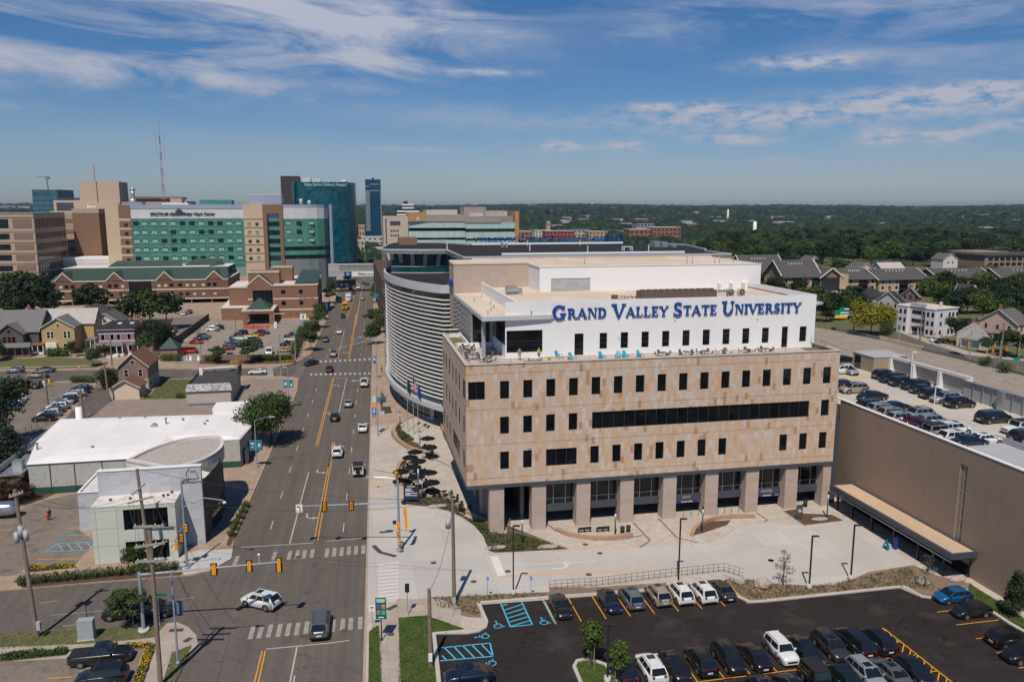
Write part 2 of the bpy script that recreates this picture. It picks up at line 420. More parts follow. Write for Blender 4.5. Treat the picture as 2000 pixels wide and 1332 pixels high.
def SM(name,c1,c2,gx,gy,jc,scale=.3,jw=.03,rot_=0.,c3=None):
 """cast concrete or paving with joints every gx, gy metres in the site grid"""
 if name in MT:return MT[name]
 m,nt,b=newmat(name)
 tc=nt.new('ShaderNodeTexCoord').outputs['Object']
 mp=nt.new('ShaderNodeMapping');mp.inputs['Rotation'].default_value=(0,0,rot_);nt.link(tc,mp.inputs[0])
 sp=nt.new('ShaderNodeSeparateXYZ');nt.link(mp.outputs[0],sp.inputs[0])
 x=nt.math('DIVIDE',sp.outputs[0],gx);y=nt.math('DIVIDE',sp.outputs[1],gy)
 cb=nt.new('ShaderNodeCombineXYZ');nt.link(nt.math('FLOOR',x),cb.inputs[0]);nt.link(nt.math('FLOOR',y),cb.inputs[1])
 wn=nt.new('ShaderNodeTexWhiteNoise',noise_dimensions='2D');nt.link(cb.outputs[0],wn.inputs['Vector'])
 f=nt.math('ADD',nt.math('MULTIPLY',nt.noise(scale,6,tc,.62),.75),nt.math('MULTIPLY',wn.outputs[0],.25))
 col=nt.ramp(f,[(.36,c1),(.66,c2)])
 if c3:col=nt.mix(nt.ramp(nt.noise(.11,5,tc,.6),[(.5,(0,0,0)),(.68,(.7,.7,.7))]),col,c3)
 j=nt.math('MAXIMUM',nt.math('LESS_THAN',nt.math('FRACT',x),jw/gx),nt.math('LESS_THAN',nt.math('FRACT',y),jw/gy))
 col=nt.mix(nt.math('MULTIPLY',j,.55),col,jc)
 nt.link(col,b.inputs['Base Color']);b.inputs['Roughness'].default_value=.9;b.inputs['Specular IOR Level'].default_value=.2
 MT[name]=m;return m
TAN=SM('tan_roof_membrane',(.55,.455,.365),(.63,.53,.43),3.1,21,(.33,.27,.21),.12,.05,c3=(.53,.42,.31))
PAVT=mat('terrace_pavers',(.47,.41,.36),.85,var=.1,scale=.5,fine=.3)
F0,Z0,Z1=101.2,7.0,23.55
ffn=lambda u,z,d:(u,F0+d,z)
sfn=lambda u,z,d:(14.2+d,u,z)
rfn=lambda u,z,d:(68.8-d,u,z)
r1=[18.78+3.167*k for k in range(16)]
H=[(14.5,16.75,18.85,21.3)]+[(x,x+1.25,18.83,21.27)for x in r1]
H+=[(x,x+1.23,14.0,16.38)for x in r1[:4]]+[(31.6,64.4,14.0,16.38),(r1[15],r1[15]+1.3,14.02,16.42)]
H+=[(x,x+1.22,9.07,11.54)for x in r1[:2]]+[(25.15,29.5,9.1,11.5)]+[(r1[k],r1[k]+1.22,9.09,11.56)for k in(4,5,6,7,8,9,10,13,14,15)]
HS=[(101.5,103.8,18.9,21.3)]+[(b,b+.95,18.9,21.2)for b in(107.0,110.6,114.2,118.4,122.4,126.0)]
HS+=[(b,b+.95,14.0,16.25)for b in(102.7,107.3,111.1,114.7,118.7,122.5)]+[(102.9,104.1,9.1,11.4),(107.7,115.1,9.1,11.2),(118.7,119.6,9,11.1),(122.6,123.5,9,11.1),(126.1,127,9,11.1)]
mb=MQ()
WG(mb,ffn,14.2,68.8,Z0,Z1,H)
WG(mb,lambda u,z,d:(14.2+d,128.7+101.2-u,z),101.2,128.7,Z0,Z1,[(229.9-h[1],229.9-h[0],h[2],h[3])for h in HS],.06)
mb.pl([(68.8,101.2,Z0),(68.8,128.7,Z0),(68.8,128.7,Z1),(68.8,101.2,Z1)])
mb.pl([(14.2,128.7,Z0),(14.2,128.7,Z1),(17.4,128.7,Z1),(17.4,128.7,Z0)])
mb.bd('stone_facade',STONE,UB)
j=MQ()
for z in(22.3,17.45,12.6,7.9):
 j.box(14.195,68.805,101.196,101.2,z,z+.035);j.box(14.196,14.2,101.2,128.7,z,z+.035)
j.bd('storey_joint',FRAME,UB)
for h in H:WIN(ffn,h,(FRAME,GL),UB,BE,nv=(2 if 1.5<h[1]-h[0]<4 else 3 if h[1]-h[0]<6 and h[1]-h[0]>4 else 21 if h[1]-h[0]>20 else 1),fr=.06)
for h in HS:WIN(sfn,h,(FRAME,GL),UB,BE,nv=(4 if h[1]-h[0]>4 else 1),fr=.06,depth=.04)
mb=MQ()
mb.box(14.1,68.9,101.1,101.65,Z1,Z1+.12);mb.box(14.1,14.65,101.65,128.75,Z1,Z1+.12);mb.box(68.4,68.9,101.65,128.7,Z1,Z1+.12)
mb.box(14.45,14.65,101.65,128.7,23.0,Z1);mb.box(14.65,68.4,101.45,101.65,23.,Z1);mb.bd('parapet_cap',PAVT,UB)
mb=MQ();mb.box(14.65,68.4,101.65,128.7,22.6,23.0);mb.bd('terrace_floor',PAVT,UB)
mb=MQ();mb.box(14.15,68.85,101.15,128.7,6.5,6.99);mb.bd('soffit',GREYD,UB)
cols=[17.35,23.25,29.62,36.0,42.4,48.8,55.15,61.42,67.5]
for k,a in enumerate(cols):
 c=MQ();w=2.0 if k<8 else 1.3
 c.box(a,a+w,101.42,103.2 if k else 102.9,0,6.5);c.box(a+.04,a+w-.04,101.39,101.42,.0,.12)
 c.bd('column',STONE2,UB)
for(a,b,dp)in((17.2,107.4,2.2),(17.2,113.6,2.0),(17.2,119.8,2.),(17.2,126.,2.)):
 c=MQ();c.box(a,a+1.1,b,b+dp,0,6.5);c.bd('column',STONE2,UB)
c=MQ();c.box(22.6,23.2,106.3,112,0,6.5);c.bd('stone_wall',STONE2,UB)
gm=MQ();gg=MQ();spn=MQ()
for k in range(1,8):
 a0=cols[k]+2.0;a1=cols[k+1]
 gg.pl([(a0,103.,3.),(a1,103.,3.),(a1,103.,6.5),(a0,103.,6.5)])
 for f in(0.02,.32,.72,.98):x=a0+(a1-a0)*f;gm.box(x-.035,x+.035,102.9,103.04,3.0,6.5)
 gm.box(a0,a1,102.91,103.03,3.72,3.8);gm.box(a0,a1,102.91,103.03,6.38,6.5)
 spn.box(a0,a1,102.75,103.3,1.95,3.0)
gm.bd('mullion',STEEL,UB);gg.bd('storefront_glass',GL,UB);spn.bd('spandrel',GREYD,UB)
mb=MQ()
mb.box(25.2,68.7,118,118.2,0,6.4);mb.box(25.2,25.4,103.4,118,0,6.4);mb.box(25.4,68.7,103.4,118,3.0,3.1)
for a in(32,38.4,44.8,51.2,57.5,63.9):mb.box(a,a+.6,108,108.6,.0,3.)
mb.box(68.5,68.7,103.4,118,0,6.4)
mb.bd('garage_interior',mat('garage_concrete_shaded',(.09,.09,.09),.9),UB)  # concrete colour darkened to stand in for the shade inside the garage
mb=MQ();mb.pl([(20.,104.4,0),(20.,104.4,6.5),(20.,128.7,6.5),(20.,128.7,0)]);mb.pl([(20,112.,0),(23,112,0),(23,112,6.5),(20,112,6.5)])
mb.bd('lobby_glass',GLB,UB)
SIGNW=mat('sign_white',(.8,.8,.8),.5,var=0);SIGNB=mat('sign_blue',(.015,.035,.16),.5,var=0)
for a0,a1,s1,s2 in((44.4,48.8,'EXIT','DO NOT ENTER'),(63.42-6.3,61.42,'ENTER','CLEARANCE')):
 mb=MQ();mb.box(a0+.1,a1-.1,102.66,102.74,1.7,2.05);sg=mb.bd('clearance_bar',SIGNB,UB)
 p=rot(((a0+a1)/2,102.7),BE);PT('lettering',s1,.62,(p[0],p[1],2.5),UP(BE),mat('sign_bronze',(.33,.3,.27),.5),UB,.03,.01)
 p=rot(((a0+a1)/2,102.64),BE);PT('lettering',s2,.24,(p[0],p[1],1.87),UP(BE),SIGNW,sg,.01,.005)
 if s1=='EXIT':
  for q in(a0+.4,a1-.4):
   d=MQ();d.tube((q,102.655,1.87),(q,102.63,1.87),.15,12);d.bd('no_entry_disc',mat('sign_red',(.5,.02,.02),.5,var=0),sg)
 else:
  for q in(a0+.55,a1-.55):p=rot((q,102.64),BE);PT('lettering',"8'-2\"",.24,(p[0],p[1],1.87),UP(BE),SIGNW,sg,.01)
wfn=lambda u,z,d:(u,108.+d,z)
HW=[(30.9,32.25,23.05,26.2)]+[(34.65+3.18*k,35.78+3.18*k,23.85,26.18)for k in range(9)]+[(63.35,64.35,23.05,26.25),(66.3,67.45,23.85,26.2)]+[(21.0,26.2,23.75,26.9)]
mb=MQ();WG(mb,wfn,20.8,68.78,23.0,30.98,HW,.2)
mb.pl([(68.78,108,23),(68.78,129.5,23),(68.78,129.5,30.98),(68.78,108,30.98)])
mb.pl([(20.8,108,23),(20.8,108,24.75),(20.8,118.5,24.75),(20.8,118.5,23.)]);
for x in(27.2,33.2,39.5,45.9,52.3,58.7,65.):mb.box(x,x+.02,107.994,108.,26.3,30.98)
mb.box(22.3,68.77,108.03,108.35,30.2,30.972);mb.box(68.4,68.78,108.35,129.5,30.2,30.975);mb.box(22.3,22.6,108.35,138,29.0,30.975)
mb.bd('white_wall',WHITE,UB)
for h in HW:
 o=WIN(wfn,h,(FRAME,GL),UB,BE,nv=1,nh=3 if h[3]-h[2]<2.6 else 2,name='door' if h[2]<23.5 else 'window')
mb=MQ();mb.pl([(20.8,108,24.75),(20.8,108,27.5),(20.8,118.5,27.5),(20.8,118.5,24.75)]);mb.pl([(17.4,118.2,23.),(20.8,118.2,23.),(20.8,118.2,28.),(17.4,118.2,28.)])
mb.pl([(17.4,118.2,23.6),(17.4,118.2,28.3),(17.4,138,28.3),(17.4,138,23.6)]);mb.bd('corner_glazing',GLB,UB)
mb=MQ()
for b in(119.5,121.2,123,124.8,126.6,128.4,130.2,132,134,136):mb.box(17.34,17.42,b,b+.07,23.6,28.4)
for z in(24.6,25.6,26.6,27.5):mb.box(17.33,17.41,118.2,137,z,z+.06)
for a in(17.4,20.5):mb.box(a,a+.3,118.05,118.3,23.,28.4)
mb.box(20.3,20.9,117.8,118.5,23,28.4)
mb.bd('mullion',STEEL,UB)
mb=MQ();mb.box(15.0,17.0,118.,118.25,23.,23.7);mb.box(16.9,17.15,118.25,128.6,23.,23.7);mb.box(15.2,16.9,127.,127.3,23,23.65);mb.box(17.15,20.6,117.7,117.95,23.,23.7);mb.bd('planter_wall',WHITE,UB)
mb=MQ();mb.box(14.7,16.85,118.3,126.9,23.0,23.12);mb.bd('roof_garden',mat('sedum',(.13,.14,.05),.95,var=.35,scale=1.5),UB)
mb=MQ();mb.box(66.0,68.2,102.6,106.9,23.0,23.12);mb.bd('roof_garden',mat('sedum',(.13,.14,.05),.95),UB)
mb=MQ();mb.pm([(17.6,109.0),(18.15,109.0),(18.3,109.5),(17.75,109.6)],23.,28.4);mb.bd('canopy_post',mat('post_grey',(.3,.31,.33),.5),UB)
mb=MQ();mb.pm([(17.4,107.2),(27.2,107.6),(28.2,107.99),(20.5,107.99),(20.5,138),(17.4,138)],28.45,29.05);mb.box(20.5,22.3,108.0,138,28.4,29.04)
mb.pm([(68.8,108.3),(71.4,110.2),(71.4,118),(68.8,118)],29.2,29.5);mb.bd('canopy',mat('silver_panel',(.60,.61,.63),.45,.3,var=.05),UB)
mb=MQ();mb.pm([(17.6,107.45),(27.0,107.8),(22.3,107.99),(22.3,137.9),(17.6,137.9)],29.052,29.1)
mb.box(22.6,68.4,108.35,129.5,29.9,30.0);mb.box(22.6,30.8,129.5,138.,29.9,30.);mb.bd('roof',TAN,UB)
mb=MQ();mb.box(17.44,30.83,138.0,144.5,23,34.1);mb.bd('stone_tower',STONE2,UB)
mb=MQ();mb.box(17.35,30.9,137.9,138.3,34.1,34.3);mb.box(17.35,17.8,138.3,144.5,34.1,34.3);mb.bd('tower_coping',PAVT,UB)
mb=MQ();mb.box(30.84,71.2,129.5,150,29,34.1)
for x in(45,52,59,66):mb.box(x,x+.015,129.495,129.5,30,34.1)
mb.bd('penthouse',WHITE,UB)
mb=MQ();mb.box(30.7,71.3,129.4,129.65,34.1,34.22);mb.box(30.7,30.95,129.65,138.2,34.1,34.22);mb.bd('penthouse_coping',WHITEP,UB)
mb=MQ();mb.box(30.95,71.2,129.65,150,34.11,34.16);mb.box(18,31,138.3,150,34.12,34.17);mb.box(22.4,71.2,149.5,150.2,34.17,34.4);mb.bd('penthouse_roof',TAN,UB)
mb=MQ()
for k in range(19):z=28.6+k*.19;mb.pl([(32.85,129.42,z),(39.6,129.42,z),(39.6,129.49,z+.15),(32.85,129.49,z+.15)])
for x in(32.8,35.06,37.3,39.58):mb.box(x,x+.06,129.38,129.5,28.5,32.15)
mb.box(32.8,39.64,129.38,129.5,32.12,32.2);mb.bd('louvre_panel',mat('louvre_grey',(.45,.45,.46),.5),UB)
mb=MQ();mb.pl([(32.9,129.497,28.5),(39.6,129.497,28.5),(39.6,129.497,32.1),(32.9,129.497,32.1)]);mb.bd('louvre_back',GREYD,UB)
mb=MQ()
def rail(p,q,z,h,n):
 for k in range(n+1):
  x=p[0]+(q[0]-p[0])*k/n;y=p[1]+(q[1]-p[1])*k/n;mb.tube((x,y,z),(x,y,z+h),.025,5)
 for f in(1.,.66,.33):mb.tube((*p,z+h*f),(*q,z+h*f),.018 if f<1 else .025,5)
rail((14.9,101.95),(66,101.95),23.0,1.05,28);rail((14.9,101.95),(14.9,117.8),23.,1.05,9);rail((66,101.95),(68.2,104.),23.,1.05,2);rail((68.25,104.),(68.25,108.),23.5,1.,3)
rail((15.2,127.2),(17.1,127.2),23.6,1.,3);rail((17.2,127.2),(17.2,118.2),23.6,1.,8)
mb.bd('railing',mat('railing_grey',(.2,.2,.2),.5,.5),UB)
def ring(mb,cx,cz,rx,rz,w1,w2,a0,a1,fn,d0,d1,n=18):
 pp_=[]
 for k in range(n+1):
  t=a0+(a1-a0)*k/n;w=w2+(w1-w2)*abs(cos(t))
  o=(cx+rx*cos(t),cz+rz*sin(t));i_=(cx+(rx-w)*cos(t),cz+(rz-w)*sin(t))
  pp_.append((o,i_))
 for(o,i_),(o2,i2)in zip(pp_,pp_[1:]):slab(mb,[o,o2,i2,i_],fn,d0,d1)
def slab(mb,pts,fn,d0,d1):
 ar=sum(pts[k][0]*pts[(k+1)%len(pts)][1]-pts[(k+1)%len(pts)][0]*pts[k][1]for k in range(len(pts)))
 if ar<0:pts=pts[::-1]
 n=len(pts);i=mb.P([fn(x,z,d0)for x,z in pts]);j2=mb.P([fn(x,z,d1)for x,z in pts])
 mb.face([i+k for k in range(n)])
 for k in range(n):mb.face([i+(k+1)%n,i+k,j2+k,j2+(k+1)%n])
def glyph(ch):
 """list of shapes in a unit box of height 1; returns (width, polys, rings)"""
 T,t,sr,sh=.215,.085,.07,.085
 def bar(x0,x1,z0=0,z1=1):return[(x0,z0),(x1,z0),(x1,z1),(x0,z1)]
 def serif(x0,x1,top):return bar(x0-sr,x1+sr,1-sh,1)if top else bar(x0-sr,x1+sr,0,sh)
 P=[];Q=[]
 if ch in 'IlTELDRN':
  pass
 if ch=='I':P+=[bar(.1,.1+T),serif(.1,.1+T,1),serif(.1,.1+T,0)];w=.37
 elif ch=='T':P+=[bar(.32,.32+T),serif(.32,.32+T,0),bar(.02,.79,1-.09,1),bar(.02,.09,.76,1),bar(.72,.79,.76,1)];w=.81
 elif ch=='L':P+=[bar(.1,.1+T),serif(.1,.1+T,1),bar(.02,.68,0,.08),bar(.61,.68,0,.27)];w=.72
 elif ch=='E':P+=[bar(.1,.1+T),bar(.02,.68,0,.08),bar(.61,.68,0,.25),bar(.02,.66,.92,1),bar(.59,.66,.77,1),bar(.2,.52,.47,.55),bar(.46,.52,.4,.62)];w=.73
 elif ch=='D':P+=[bar(.1,.1+T),bar(.02,.42,0,.07),bar(.02,.42,.93,1)];Q+=[(.40,.5,.42,.5,T,.1,-pi/2,pi/2)];w=.88
 elif ch=='R':P+=[bar(.1,.1+T),serif(.1,.1+T,0),bar(.02,.42,.93,1),bar(.2,.42,.45,.52),[(.38,.48),(.55,.48),(.84,0),(.64,0)],bar(.62,.92,0,sh)];Q+=[(.40,.725,.28,.275,.19,.1,-pi/2,pi/2)];w=.88
 elif ch=='N':P+=[bar(.12,.23),bar(.73,.84),serif(.14,.22,0),bar(.02,.25,1-sh,1),bar(.67,.9,1-sh,1),[(.14,1),(.34,1),(.82,0),(.68,0)]];w=.93
 elif ch=='A':P+=[[(.05,0),(.16,0),(.49,.95),(.42,1)],[(.36,1),(.54,1),(.92,0),(.67,0)],bar(.22,.68,.3,.37),bar(0,.27,0,sh),bar(.62,.97,0,sh)];w=.94
 elif ch=='V':P+=[[(.04,1),(.29,1),(.54,0),(.41,0)],[(.78,1),(.90,1),(.53,0),(.45,.06)],bar(-.02,.35,1-sh,1),bar(.68,.97,1-sh,1)];w=.92
 elif ch=='Y':P+=[[(.06,1),(.26,1),(.52,.45),(.36,.45)],[(.76,1),(.84,1),(.52,.45),(.44,.48)],bar(.36,.53,0,.47),bar(.27,.62,0,sh),bar(-.02,.34,1-sh,1),bar(.66,.93,1-sh,1)];w=.9
 elif ch=='U':P+=[bar(.12,.12+T,.36,1),bar(.73,.81,.36,1),bar(.02,.39,1-sh,1),bar(.64,.9,1-sh,1)];Q+=[(.465,.38,.345,.39,.17,.13,pi,2*pi)];w=.92
 elif ch=='G':Q+=[(.5,.5,.46,.52,.22,.12,R(40),R(320))];P+=[bar(.70,.86,.05,.42),bar(.56,.95,.38,.45),bar(.80,.86,.74,.98)];w=1.0
 elif ch=='S':Q+=[(.34,.73,.27,.28,.16,.13,R(30),R(270)),(.34,.27,.29,.28,.18,.13,R(-150),R(90))];P+=[bar(.53,.59,.72,.98),bar(.05,.11,.02,.29)];w=.68
 else:w=.4
 return w,P,Q
def STX(words,x0,x1,z0,cap,small,fn,d0,d1,name,m,parent,ang,zslope=0.):
 seq=[]
 for wi,wd in enumerate(words):
  if wi:seq.append((' ',0,small*.42))
  for k,ch in enumerate(wd):seq.append((ch,cap if k==0 else small,None))
 tot=sum((g[2]if g[0]==' ' else glyph(g[0])[0]*g[1]+.05*small)for g in seq)
 k=(x1-x0)/tot;x=x0;mb=MB(ang)
 for ch,hh,sp_ in seq:
  if ch==' ':x+=sp_*k;continue
  w,P,Q=glyph(ch);b=z0-(.25*(hh-small)if hh>small else 0);q=0
  for i,pl in enumerate(P):slab(mb,[(x+px*hh*k,b+pz*hh)for px,pz in pl],fn,d0-i*.002,d1)
  for i,(cx,cz,rx,rz,w1,w2,a0,a1)in enumerate(Q):
   f2=lambda u,z,d,x=x,b=b,hh=hh:fn(x+u*hh*k,b+z*hh,d)
   ring(mb,cx,cz,rx,rz,w1,w2,a0,a1,f2,d0-.015-i*.002,d1)
  x+=w*hh*k+.05*small*k
 return mb.bd(name,m,parent)
LBLUE=mat('letter_blue',(.012,.060,.27),.45,var=0)
WORDS=['GRAND','VALLEY','STATE','UNIVERSITY']
STX(WORDS,27.45,66.3,28.45,2.05,1.42,lambda u,z,d:(u,108+d,z),-.22,-.08,'lettering',LBLUE,UB,BE)
STX(['GVSU'],139,144.4,30.2,1.,1.,lambda u,z,d:(17.44-.3-d,144.6-(u-138.6),z+0),-.2,.2,'lettering',LBLUE,UB,BE)
mb=MQ();mb.box(42,54.1,111.2,113.4,30.0,31.65)
for x in range(12):mb.box(42.2+x,42.9+x,111.15,111.2,30.3,31.55)
t=tag(mb.bd('rooftop_chiller',mat('bronze_metal',(.12,.09,.075),.6)),'long brown rooftop chiller behind the white wall','chiller')
t2=MQ()
for x in range(12):t2.cyl(42.6+x,112.3,31.65,31.85,.42,10)
t2.bd('fan_housing',mat('bronze_metal',()),t)
for k,x in enumerate((56.8,58.6)):
 mb=MQ();mb.tube((x,112.0,31.15),(x,112.5,31.15),.62,20);mb.box(x-.55,x+.55,112.1,112.5,30.0,31.1)
 o=tag(mb.bd('exhaust_fan',mat('putty_metal',(.5,.46,.41),.6)),('round roof exhaust fan nearer the brown chiller','round roof exhaust fan with orange cover below')[k],'fan')
 m2=MQ();m2.tube((x,111.97,31.15),(x,111.99,31.15),.46,18);m2.mi=1;m2.tube((x,111.95,31.15),(x,111.968,31.15),.2,12);m2.bd('fan_grille',[GREYD,STEEL],o)
mb=MQ();mb.box(58.3,58.8,111.3,111.7,30.,30.6);mb.ball((58.55,111.5,30.6),.25);tag(mb.bd('worker_cover',mat('hi_vis_orange',(.75,.13,.03),.6)),'small bright orange cover under the roof exhaust fan','cover')
mb=MQ()
for k in range(5):mb.box(54.6+k*.42,54.9+k*.42,111.6,112,31.3,31.6);mb.tube((54.75+k*.42,111.8,31.3),(54.75+k*.42,111.8,30.),.03,5)
tag(mb.bd('pipe_rack',STEEL),'row of five short vent pipes beside the brown chiller','pipe rack')
mb=MQ();mb.box(37.6,38.4,111.2,112,30,31.2);
for k in range(9):mb.tube((38.6+k*.36,111.3,30.1),(38.6+(k+(k%3))*.36,112.2,31.-.1*(k%3)),.05,5)
mb.tube((38.5,111.2,30.7),(41.6,111.2,30.6),.05,5);mb.tube((38.5,112.,31.),(41.6,111.8,30.8),.05,5)
tag(mb.bd('pipe_manifold',mat('rust_pipe',(.16,.07,.05),.7)),'tangle of rust red pipes left of the brown rooftop chiller','pipes')
mb=MQ();mb.box(24.6,26.3,126.,127.6,30.,31.3);mb.tube((24.3,125.7,30.6),(26.5,125.9,30.7),.25,8);mb.box(26.3,27.1,125.8,126.9,30.,31.);tag(mb.bd('air_handler',STEEL),'silver air handling unit on the tan roof before the stone tower','air handler')
for k,x in enumerate((61.7,63.9,66.2)):
 mb=MQ();mb.pm([(x,127),(x+.5,127),(x+.5,125.6),(x,125.6)],30,31.1);mb.tube((x+.25,125.4,30.),(x+.25,127,31.6),.12,6)
 tag(mb.bd('roof_brace',WHITEP),('white steel roof brace nearest the penthouse','middle white steel roof brace by the side parapet','white steel roof brace farthest from the penthouse')[k],'brace')
def vents(pts,lab):
 for k,(a,b,z,h)in enumerate(pts):
  m_=MQ();m_.cyl(a,b,z,z+h,.07,6);m_.cyl(a,b,z+h,z+h+.08,.12,6);tag(m_.bd('vent_pipe',mat('vent_grey',(.35,.31,.28),.6)),lab,'vent','vent pipes on the tan roof')
vents([(19.5,112,29.1,.5),(20.6,116,29.1,.4),(21.,121,29.1,.5),(19.2,126,29.1,.4),(21.2,131,29.1,.5),(18.6,109.4,29.1,.45),(24.5,107.85,29.1,.5)],'small grey vent pipe on the tan canopy roof')
vents([(40,134,34.16,1.),(58.,131.5,34.16,1.3),(59,131.5,34.16,1.3),(63.5,132,34.16,1.3),(64.4,132,34.16,1.3),(67.6,133,34.16,.8)],'thin vent pipe on the flat tan penthouse roof')
# ---- ground, roads, pavements, lots
def GM(name,c1,c2,scale,rough=.95,extra=None,c3=None,crack=0.,bump=0.,lanes=False):
 if name in MT:return MT[name]
 m,nt,b=newmat(name)
 tc=nt.new('ShaderNodeTexCoord').outputs['Object']
 f=nt.math('ADD',nt.math('MULTIPLY',nt.noise(scale,6,tc,.6),.6),nt.math('MULTIPLY',nt.noise(scale*14,4,tc),.4))
 col=nt.ramp(f,[(.36,c1),(.64,c2)])
 if c3:col=nt.mix(nt.ramp(nt.noise(scale*3.1,5,tc,.65),[(.52,(0,0,0)),(.66,(1,1,1))]),col,c3)
 if lanes:
  mp=nt.new('ShaderNodeMapping');mp.inputs['Rotation'].default_value=(0,0,0);nt.link(tc,mp.inputs[0])
  sp=nt.new('ShaderNodeSeparateXYZ');nt.link(mp.outputs[0],sp.inputs[0])
  cx=nt.new('ShaderNodeCombineXYZ');nt.link(nt.math('MULTIPLY',sp.outputs[0],1.),cx.inputs[0]);nt.link(nt.math('MULTIPLY',sp.outputs[1],.03),cx.inputs[1])
  st=nt.noise(1.1,4,cx.outputs[0],.6)
  col=nt.mix(nt.ramp(st,[(.35,(0,0,0)),(.7,(.6,.6,.6))]),col,tuple(x*.74 for x in c1))
 if crack:
  v=nt.new('ShaderNodeTexVoronoi');v.feature='DISTANCE_TO_EDGE';v.inputs['Scale'].default_value=crack
  wv=nt.new('ShaderNodeVectorMath');wv.operation='ADD';nz_=nt.new('ShaderNodeTexNoise');nz_.inputs['Scale'].default_value=.5;nt.link(tc,nz_.inputs['Vector'])
  sc_=nt.new('ShaderNodeVectorMath');sc_.operation='SCALE';sc_.inputs['Scale'].default_value=6;nt.link(nz_.outputs['Color'],sc_.inputs[0])
  nt.link(tc,wv.inputs[0]);nt.link(sc_.outputs[0],wv.inputs[1]);nt.link(wv.outputs[0],v.inputs['Vector'])
  col=nt.mix(nt.math('MULTIPLY',nt.math('LESS_THAN',v.outputs[0],.006),.55),col,tuple(x*.45 for x in c1))
 nt.link(col,b.inputs['Base Color']);b.inputs['Roughness'].default_value=rough;b.inputs['Specular IOR Level'].default_value=.2
 MT[name]=m;return m
EARTH=GM('valley_ground',(.030,.045,.018),(.055,.07,.028),.02,c3=(.10,.09,.065))
ASPH=GM('worn_asphalt',(.110,.094,.083),(.150,.129,.113),.12,lanes=True,crack=.12,c3=(.132,.113,.099))
ASPH2=GM('old_lot_asphalt',(.165,.136,.112),(.215,.180,.150),.15,c3=(.13,.11,.095),crack=.16)
ASPHD=GM('fresh_black_asphalt',(.020,.016,.0155),(.030,.025,.0235),.07,c3=(.043,.036,.034),crack=.05)
HWY=GM('highway_concrete',(.26,.215,.175),(.31,.262,.22),.1,c3=(.225,.185,.155))
TANW=SM('tan_sidewalk',(.30,.215,.16),(.37,.275,.21),1.5,1.5,(.12,.09,.07),.4)
WALKC=SM('grey_sidewalk',(.33,.28,.235),(.40,.345,.295),1.5,1.5,(.15,.13,.11),.4)
PLAZA=SM('plaza_pavers',(.40,.35,.30),(.50,.445,.39),.6,.3,(.25,.21,.18),.8,.02,c3=(.37,.315,.27))
DRIVE=SM('driveway_concrete',(.40,.378,.355),(.475,.452,.425),4.6,4.6,(.25,.235,.22),.12,.04,c3=(.43,.405,.375))
GRASS=GM('lawn_soil',(.045,.070,.016),(.075,.108,.026),.5,c3=(.12,.115,.045))
DRYG=GM('dry_lawn',(.085,.095,.035),(.125,.125,.055),.4,c3=(.19,.155,.09))
MULCH=GM('brown_mulch',(.075,.045,.030),(.12,.077,.052),1.2)
MULCHL=GM('light_mulch',(.17,.115,.08),(.24,.17,.125),1.2)
YEL=mat('road_yellow',(.62,.30,.03),.7,var=.16,scale=1.5);WLN=mat('road_white',(.42,.39,.36),.8,var=.25,scale=2.)
WLF=mat('faded_white',(.30,.27,.245),.9,var=.35,scale=1.6);CYAN=mat('accessible_blue',(.07,.42,.62),.7,var=.1,scale=2.)
ORL=mat('stall_orange',(.72,.32,.02),.7,var=.12,scale=2.);FOR=mat('faded_orange',(.5,.28,.12),.85,var=.2,scale=2)
JOINTD=mat('dark_paver_band',(.16,.135,.12),.9,var=.15);KERB=mat('kerb_concrete',(.45,.41,.37),.85,var=.12,scale=.8);KERBT=mat('kerb_tan',(.36,.28,.22),.85,var=.15,scale=.8)
def SHT(name,pts,z,m,kind='structure',ang=BE):
 """flat sheet given by site points (world xy)"""
 mb=MB(ang);P=[loc(p,ang)for p in pts]
 ar=sum(P[k][0]*P[(k+1)%len(P)][1]-P[(k+1)%len(P)][0]*P[k][1]for k in range(len(P)))
 if ar<0:P=P[::-1]
 mb.pl([(x,y,z)for x,y in P]);o=mb.bd(name,m);tag(o,kind=kind);return o
def block(name,pts,m,z0=-.3,z1=0.,ang=BE):
 mb=MB(ang);mb.pm([loc(p,ang)for p in pts],z0,z1);return ST(name,mb,m)
def arc(cx,cy,r,a0,a1,n=8):return[(cx+r*cos(R(a0+(a1-a0)*k/n)),cy+r*sin(R(a0+(a1-a0)*k/n)))for k in range(n+1)]
mb=MB();N=64
mb.pm([(14000*cos(2*pi*k/N),14000*sin(2*pi*k/N))for k in range(N)],-.6,-.32);ST('ground',mb,EARTH)
RZ=-.12
mb=MB(RO);mb.pl([(-24,40,RZ),(1,40,RZ),(1,560,RZ),(-24,560,RZ)]);ST('road',mb,ASPH)
mb=MQ();mb.pl([(-150,84,RZ-.004),(-14,84,RZ-.004),(-14,98,RZ-.004),(-150,98,RZ-.004)]);ST('side_street',mb,ASPH)
fs=GP(L5,[(-900,668),(0,664),(560,652),(1260,633),(1950,626)])+GP(M6,[(700,606),(860,590)])+GP(M6,[(860,470),(700,532),(560,552),(0,566)])+GP(L5,[(1260,562),(760,568),(440,576),(0,582),(-900,590)])
SHT('cross_street',fs,RZ-.008,ASPH)
b2=lambda L:[rot(p,BE)for p in L]
r2=lambda L:[rot(p,RO)for p in L]
block('near_left_pavement',b2([(-150,30),(-16.9,30)])+r2([(-20.3,70),(-20.3,76)])+GP(L7,[(1140,1110),(1130,1060),(1080,1010),(1020,985)])+b2([(-22,84.8),(-150,86)]),WALKC)
far_e=GP(M6,[(740,640)])[0]
